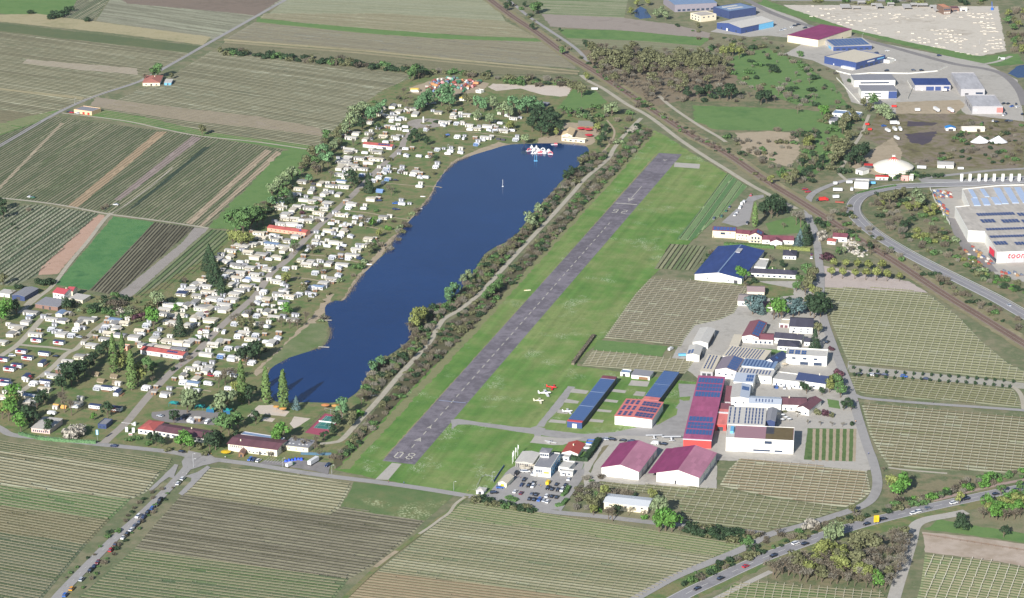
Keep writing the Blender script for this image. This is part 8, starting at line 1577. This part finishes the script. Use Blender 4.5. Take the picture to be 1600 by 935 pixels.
for i, (x, y, w_, d_, h_) in enumerate(((1346, 7.5, 9, 6, 4), (1366, 10, 7, 6, 3), (1374, 13, 7, 16, 4), (1392, 10, 8, 5, 4), (1417, 13, 9, 20, 3), (1428, 11, 8, 8, 4), (1441, 11, 13, 8, 3.5), (1458.5, 13, 8, 8, 3), (1466, 17, 9, 20, 3), (1321, 13, 11, 18, 3), (1338, 15, 8, 5, 3))):
    p = P(x, y); r = empty('stone_shelter', (p.x, p.y, ZT)); tag(r, f'pale open shelter with slanted roof, {ordn(i+1)} listed along the top edge of the stone yard' if 0 else f'pale slanted shelter roof, {ordn([1346,1366,1374,1392,1417,1428,1441,1458.5,1466,1321,1338].index(x)+1 if 0 else sorted([1346,1366,1374,1392,1417,1428,1441,1458.5,1466,1321,1338]).index(x)+1)} from the left along the top of the stone yard', 'shelter', 'shelters along the top of the stone yard')
    m = MB(); m.v += [(-w_/2, -d_/2, h_-.8), (w_/2, -d_/2, h_-.8), (w_/2, d_/2, h_), (-w_/2, d_/2, h_), (-w_/2, -d_/2, h_-.65), (w_/2, -d_/2, h_-.65), (w_/2, d_/2, h_+.15), (-w_/2, d_/2, h_+.15)]
    for f in ((4, 5, 6, 7), (3, 2, 1, 0), (0, 1, 5, 4), (1, 2, 6, 5), (2, 3, 7, 6), (3, 0, 4, 7)): m.f.append(f); m.m.append(0)
    m.build('roof', RFG, r); part('back_wall', GRYW, r, (-w_/2, w_/2, d_/2-.3, d_/2-.1, 0, h_-.1)); part('side_wall', GRYW, r, (-w_/2+.1, -w_/2+.3, -d_/2+.2, d_/2-.35, 0, h_-.9))
sh('brick_works', 'orange topped open works tower in the stone yard', '595,100 685,95 700,20', 8, cat='works', roof='flat', wall=plain('brown_open', '7a6458', .8, .2), rm=plain('orange_roof', 'cc9070', .8, .15), win=[('f', 4, .05, .95, 1, 3, .18, RFG), ('f', 4, .05, .95, 5, 6.5, .18)], **B8(1400, 0), deep=20)
sh('brown_stall', 'dark brown flat shed right of the orange topped works', '695,110 790,110 800,75', 3.5, cat='shed', roof='flat', wall=WALLG, rm=BRNR, door=[('f', 1, .3, .7, .1, 2, .5)], **B8(1400, 0), deep=14)
sh('pale_stall', 'low pale shed right of the dark brown one', '800,108 890,112 900,90', 3, cat='shed', roof='flat', wall=WALLW, rm=RFC, door=[('f', 1, .3, .7, .1, 2, .5)], **B8(1400, 0), deep=8)
p = P(1550, 16); r = empty('crane', (p.x, p.y, ZT)); tag(r, 'small blue crane at the corner of the stone yard', 'crane'); part('cab', BLUP, r, (-1.3, 1.3, -1.2, 1.2, 0, 2.6)); m = MB(); m.bar((0, 0, 2.6), (-.6, .5, 10), .45, .3, 6, cap=True); m.build('boom', BLUP, r)
p = P(1567, 94); r = empty('excavator', (p.x, p.y, ZT)); tag(r, 'white digger on the grass right of the stone yard', 'digger'); part('body', WHT, r, (-2, 2, -1.3, 1.3, .8, 2.6)); m = MB(); m.bar((-2, 0, 2), (-4.5, 0, 3.5), .3, .25, 6); m.bar((-4.5, 0, 3.5), (-5.4, 0, .6), .25, .2, 6); m.build('arm', WHT, r); part('track', DARK, r, (-1.8, 1.8, -1.5, -.9, 0, .8), (-1.8, 1.8, .9, 1.5, 0, .8))
# ---- junk yard of old machinery
COLS = [('rusty', plain('rust_red', 'a0584c')), ('dull red', plain('dull_red', '985450', .8)), ('white', CHW), ('green', CC['e'][1]), ('orange', plain('faded_orange', 'd09468', .7)), ('grey', CC['g'][1]), ('blue grey', RFB), ('pink', plain('faded_pink', 'd8a0a0', .7)), ('turquoise', plain('turquoise', '6a9a8c', .7))]
JP = []
def jpro(k):
    r = empty('old_machine', (0, 0, 0)); m = MB()
    if k == 0: m.extr([(-2, .5), (-2, 1.6), (-.4, 1.7), (-.2, 2.6), (1, 2.6), (1.2, 1.4), (2.2, 1.3), (2.2, .5)], -.9, .9)
    elif k == 1: m.box(-2.6, 1.4, -1.1, 1.1, .7, 2.6); m.box(1.45, 2.6, -1.1, 1.1, .5, 2.1)
    else: m.box(-2.2, 2.2, -1.1, 1.1, .6, 1.3); m.box(-.6, .8, -.9, .9, 1.32, 2.4, 0, .2)
    fixnormals(m.build('body', CARP, r)); wheels(r, (-1.5, 1.5), .95, .5, .3); part('cab_window', GL, r, (-.1, .9, -1.14, -1.11, 1.7, 2.3)); return r
for k in range(3): JP.append(jpro(k)); PROTO['jp', k] = JP[-1]
jr = random.Random(8); jpoly = pts('215,330 430,270 560,265 900,300 880,340 800,370 700,430 650,440 620,400 520,390 400,390 330,440 270,450 210,410', 640, 90, T8); jw = W2(jpoly); J = []
xs = [q[0] for q in jw]; ys = [q[1] for q in jw]
while len(J) < 64:
    x, y = jr.uniform(min(xs), max(xs)), jr.uniform(min(ys), max(ys))
    if inpoly((x, y), jw) and all((x-a)**2+(y-b)**2 < 1e9 and (x-a)**2+(y-b)**2 > 12 for a, b in J): J.append((x, y))
byc = {}
for x, y in J: byc.setdefault(jr.randrange(len(COLS)), []).append(proj(x, y))
for c, its in byc.items():
    for (x, y), i in zip(its, rank(its, (666, 193))): place(('jp', jr.randrange(3)), x, y, jr.uniform(0, 3), f'{COLS[c][0]} old machine, {ordn(i)} nearest the roundabout, in the junk yard', 'old machines in the junk yard', {'car_paint': COLS[c][1]}, jr.uniform(.8, 1.3))
CATS['jp'] = 'machine'
for o in COL.objects:
    if o.get('category') == 'jp': o['category'] = 'machine'
for x, y, l in ((648.5, 143.5, 'left yellow roofed booth beside the junk yard'), (725, 157, 'right yellow roofed booth north of the campsite')):
    c = P(x, y); r = empty('booth', (c.x, c.y, ZT)); tag(r, l, 'booth', 'yellow roofed booths'); m = MB(); m.box(-5, 5, -3, 3, 2.6, 3.6, 0, 1.2); m.build('roof', plain('booth_yellow', 'e0c060', .6), r); part('wall', WALLW, r, (-4.5, 4.5, -2.6, 2.6, 0, 2.58))
sh('timber_shed', 'long low dark shed north of the dark evergreens', '1100,245 1240,262 1250,240', 2.6, cat='shed', roof='shed', rh=.3, wall=NVY, rm=RFD, door=[('f', 1, .3, .7, .1, 2, .3)], **B8(700, 130), deep=5)
sh('site_hut', 'white hut in the junk yard', '825,410 890,420 900,380', 2.6, cat='hut', roof='flat', wall=WALLW, rm=RFG, win=[W(2, 1, 2, .2)], **B8(640, 90), deep=6)
r6 = random.Random(12); rp_ = W2(pts('1316,382 1330,374 1350,388 1358,398 1345,404 1326,396')); Q = []
while len(Q) < 46:
    x, y = r6.uniform(min(q[0] for q in rp_), max(q[0] for q in rp_)), r6.uniform(min(q[1] for q in rp_), max(q[1] for q in rp_))
    if inpoly((x, y), rp_) and all((x-a)**2+(y-b)**2 > 5 for a, b in Q): Q.append((x, y))
for (x, y), i in zip(Q, rank([proj(*q) for q in Q], (1320, 376))):
    o = bpy.data.objects.new('gravestone_slab' if 0 else 'stone_block', pm[r6.randrange(4)]); COL.objects.link(o); o.location = (x, y, ZT); o.rotation_euler = (0, 0, r6.uniform(0, 3)); o.scale = (r6.uniform(.4, .8), r6.uniform(.5, 1), r6.uniform(.6, 1.4)); tag(o, f'pale stone block, {ordn(i)} nearest the small railway house in its stone yard', 'stone block', 'stone blocks beside the railway house')
PLM = []
for c_ in ('9c7c5c', '6c7484', 'c8c4bc', '4c6a96', 'a05048', 'b49a5c'):
    m = MB(); m.box(-1.1, 1.1, -.8, .8, 0, .18, 1); m.box(-1, .1, -.7, .7, .2, 1.5); m.box(.15, 1, -.7, .7, .2, 1.0); PLM.append(m.mesh('goods_pallet', plain('goods_' + c_, c_, .7, .15), WOOD))
GP = []
for poly, n_ in (('1455,299 1485,300 1486,310 1462,312', 26), ('1462,314 1476,322 1484,338 1478,342 1466,326', 22), ('1508,392 1522,404 1540,420 1530,424 1512,404', 20), ('1560,424 1640,420 1640,430 1565,433', 22), ('1515,380 1545,404 1556,416 1540,414 1520,396', 16)):
    pw_ = W2(pts(poly)); k = 0; tries = 0
    while k < n_ and tries < 900:
        tries += 1; x, y = r6.uniform(min(q[0] for q in pw_), max(q[0] for q in pw_)), r6.uniform(min(q[1] for q in pw_), max(q[1] for q in pw_))
        if inpoly((x, y), pw_) and all((x-a)**2+(y-b)**2 > 7 for a, b in GP): GP.append((x, y)); k += 1
for (x, y), i in zip(GP, rank([proj(*q) for q in GP], (1455, 298))):
    o = bpy.data.objects.new('goods_pallet', PLM[r6.randrange(6)]); COL.objects.link(o); o.location = (x, y, ZT); o.rotation_euler = (0, 0, r6.uniform(-.2, .2)); o.scale = (1.2, 1.2, r6.uniform(.8, 1.5)); tag(o, f'pallet of building goods, {ordn(i)} nearest the upper left corner of the superstore yard', 'pallet', 'pallets of goods around the superstore')
# ---- people
def figure():
    me = bpy.data.meshes.new('person'); V = [(0, 0, .95), (.1, 0, .9), (.12, .03, .5), (.12, 0, .06), (.12, .14, .03), (-.1, 0, .9), (-.12, -.08, .5), (-.12, -.2, .1), (-.12, -.1, .03), (0, 0, 1.2), (0, 0, 1.42), (.19, 0, 1.4), (.26, -.04, 1.12), (.24, .1, .88), (-.19, 0, 1.4), (-.26, .02, 1.12), (-.24, -.1, .88), (0, .01, 1.55), (0, .03, 1.7)]
    E_ = [(0, 1), (1, 2), (2, 3), (3, 4), (0, 5), (5, 6), (6, 7), (7, 8), (0, 9), (9, 10), (10, 11), (11, 12), (12, 13), (10, 14), (14, 15), (15, 16), (10, 17), (17, 18)]
    Rr = [.15, .11, .075, .05, .035, .11, .075, .05, .035, .15, .14, .065, .05, .04, .065, .05, .04, .06, .11]
    me.from_pydata(V, E_, []); o = bpy.data.objects.new('person', me); COL.objects.link(o); md = o.modifiers.new('s', 'SKIN')
    for i, sv in enumerate(me.skin_vertices[0].data): sv.radius = (Rr[i], Rr[i]); sv.use_root = i == 0
    sb = o.modifiers.new('b', 'SUBSURF'); sb.levels = 1; sb.render_levels = 1; bpy.context.view_layer.update()
    dg = bpy.context.evaluated_depsgraph_get(); m2 = bpy.data.meshes.new_from_object(o.evaluated_get(dg)); bpy.data.objects.remove(o); m2.materials.clear()
    for n, c in (('skin', 'd8a890'), ('shirt', 'a8404a'), ('trousers', '3a4258'), ('hair', '4a3828')): m2.materials.append(plain('person_' + n, c, .7, .05))
    for p_ in m2.polygons: z = p_.center.z; x = abs(p_.center.x); p_.material_index = 2 if z < .95 and x < .2 else (1 if z < 1.46 and (z > 1.1 or x < .2) else (3 if z > 1.7 else 0))
    return m2
FM = figure()
PPL = [(321.8, 588, 'on the camp road'), (312, 606, 'on the camp road') , (237, 616, 'on the camp road'), (243, 615, 'on the camp road'), (275, 571, 'on the camp road'), (283, 573, 'on the camp road'), (326, 713, 'on the south road'), (330, 712, 'on the south road'), (352, 717, 'on the south road'), (372, 717, 'on the south road'), (607, 755, 'on the lane before the runway'), (631, 757, 'on the lane before the runway'), (731, 770, 'on the lane before the runway'), (805, 746, 'in the clubhouse car park'), (809, 747, 'in the clubhouse car park'), (813, 748, 'in the clubhouse car park'), (842, 760, 'in the clubhouse car park'), (845, 762, 'in the clubhouse car park'), (864, 336, 'on the gravel path'), (1458, 631, 'on the lane between the vineyards'), (1340, 629, 'on the lane between the vineyards'), (1357, 711, 'on the street'), (1337, 661, 'on the street'), (896, 226, 'on the beach'), (903, 227, 'on the beach'), (908, 229, 'on the beach'), (898, 229, 'on the beach'), (453, 424, 'on the camp road'), (292, 744, 'at the junction'), (300, 527, 'on the camp road')]
SHIRT = [('red', 'person_shirt'), ('white', 'white_paint'), ('blue', 'car_blue'), ('dark', 'car_black'), ('orange', 'car_orange')]
pr_ = random.Random(4); grp = {}
for i, (x, y, wh) in enumerate(PPL): grp.setdefault((i*7 % 5, wh), []).append((x, y))
for (c, wh), its in grp.items():
    for (x, y), i in zip(its, rank(its, (300, 721))):
        p = P(x, y); o = bpy.data.objects.new('person', FM); COL.objects.link(o); o.location = (p.x, p.y, ZT+.1); o.rotation_euler = (0, 0, pr_.uniform(0, 6))
        sl = o.material_slots[1]; sl.link = 'OBJECT'; sl.material = bpy.data.materials[SHIRT[c][1]]
        tag(o, f'person in {SHIRT[c][0]} top walking {wh}' + (f', {ordn(i)} nearest the junction' if len(its) > 1 else ''), 'person', 'people walking about')
# ================================================================ LIGHT
SUN_EL, SUN_AZ = 26.0, 22.0      # shadows fall away from the viewer and to the right
w = bpy.data.worlds.new('World'); SC.world = w; w.use_nodes = True
bg = w.node_tree.nodes['Background']; sk = w.node_tree.nodes.new('ShaderNodeTexSky'); sk.sky_type = 'NISHITA'
sk.sun_disc = False; sk.sun_elevation = R(SUN_EL); sk.altitude = 200; sk.dust_density = 0.6; sk.air_density = 1.0; sk.ozone_density = 1.5
# direction towards the sun: behind the viewer, to the left
sx, sy = -math.sin(R(SUN_AZ)), -math.cos(R(SUN_AZ))
sk.sun_rotation = math.atan2(sx, sy)
w.node_tree.links.new(sk.outputs[0], bg.inputs[0]); bg.inputs[1].default_value = 0.066
sd = bpy.data.lights.new('sun', 'SUN'); sd.energy = 4.9; sd.angle = R(0.5); sd.color = (1.0, 0.965, 0.92)
so = bpy.data.objects.new('sun', sd); COL.objects.link(so)
v = Vector((sx*math.cos(R(SUN_EL)), sy*math.cos(R(SUN_EL)), math.sin(R(SUN_EL))))
so.rotation_euler = v.to_track_quat('Z', 'Y').to_euler(); so.location = (0, 0, 500)
SC.view_settings.view_transform = 'Standard'; SC.view_settings.look = 'None'; SC.view_settings.gamma = 1; SC.view_settings.exposure = 0.38
SC.cycles.max_bounces = 4; SC.cycles.diffuse_bounces = 2; SC.cycles.glossy_bounces = 2; SC.cycles.transparent_max_bounces = 4
SC.render.resolution_x = 1024; SC.render.resolution_y = 598

m = MB(); m.box(-3600, 3600, -2300, 3600, -1.0, 700); hz = m.build('haze', [])
fixnormals(hz)
hm = bpy.data.materials.new('haze_air'); hm.use_nodes = True; nt = hm.node_tree; nt.nodes.remove(nt.nodes['Principled BSDF'])
pv_ = nt.nodes.new('ShaderNodeVolumePrincipled'); pv_.inputs['Color'].default_value = (.80, .88, 1, 1); pv_.inputs['Density'].default_value = 0.00002; pv_.inputs['Anisotropy'].default_value = 0.2
nt.links.new(pv_.outputs[0], nt.nodes['Material Output'].inputs['Volume']); hz.data.materials.append(hm)
tag(hz, 'thin pale haze over the whole plain', 'haze', kind='stuff')
SC.cycles.volume_bounces = 0
cleanup()
# beyond 300 of a kind the rest is one mass
def mass(prefix, word):
    L = [o for o in COL.objects if o.type == 'MESH' and o.parent is None and o.name.split('.')[0] == prefix and 'category' in o.keys()]
    if len(L) <= 300: return
    L.sort(key=lambda o: -o.scale.z * o.scale.x / (o.location - camo.location).length)
    mb = MB(); mats = []; 
    for o in L[299:]:
        mt = o.material_slots[0].material
        if mt not in mats: mats.append(mt)
        k = mats.index(mt); M = Matrix.LocRotScale(o.location, o.rotation_euler, o.scale); n = len(mb.v)
        mb.v += [tuple(M @ v.co) for v in o.data.vertices]; fs = [tuple(n+i for i in p.vertices) for p in o.data.polygons]; mb.f += fs; mb.m += [k]*len(fs)
        bpy.data.objects.remove(o)
    tag(mb.build('undergrowth', mats), f'low {word} undergrowth scattered between the larger bushes', 'undergrowth', kind='stuff')
mass('bush', 'green'); mass('bare_bush', 'leafless')
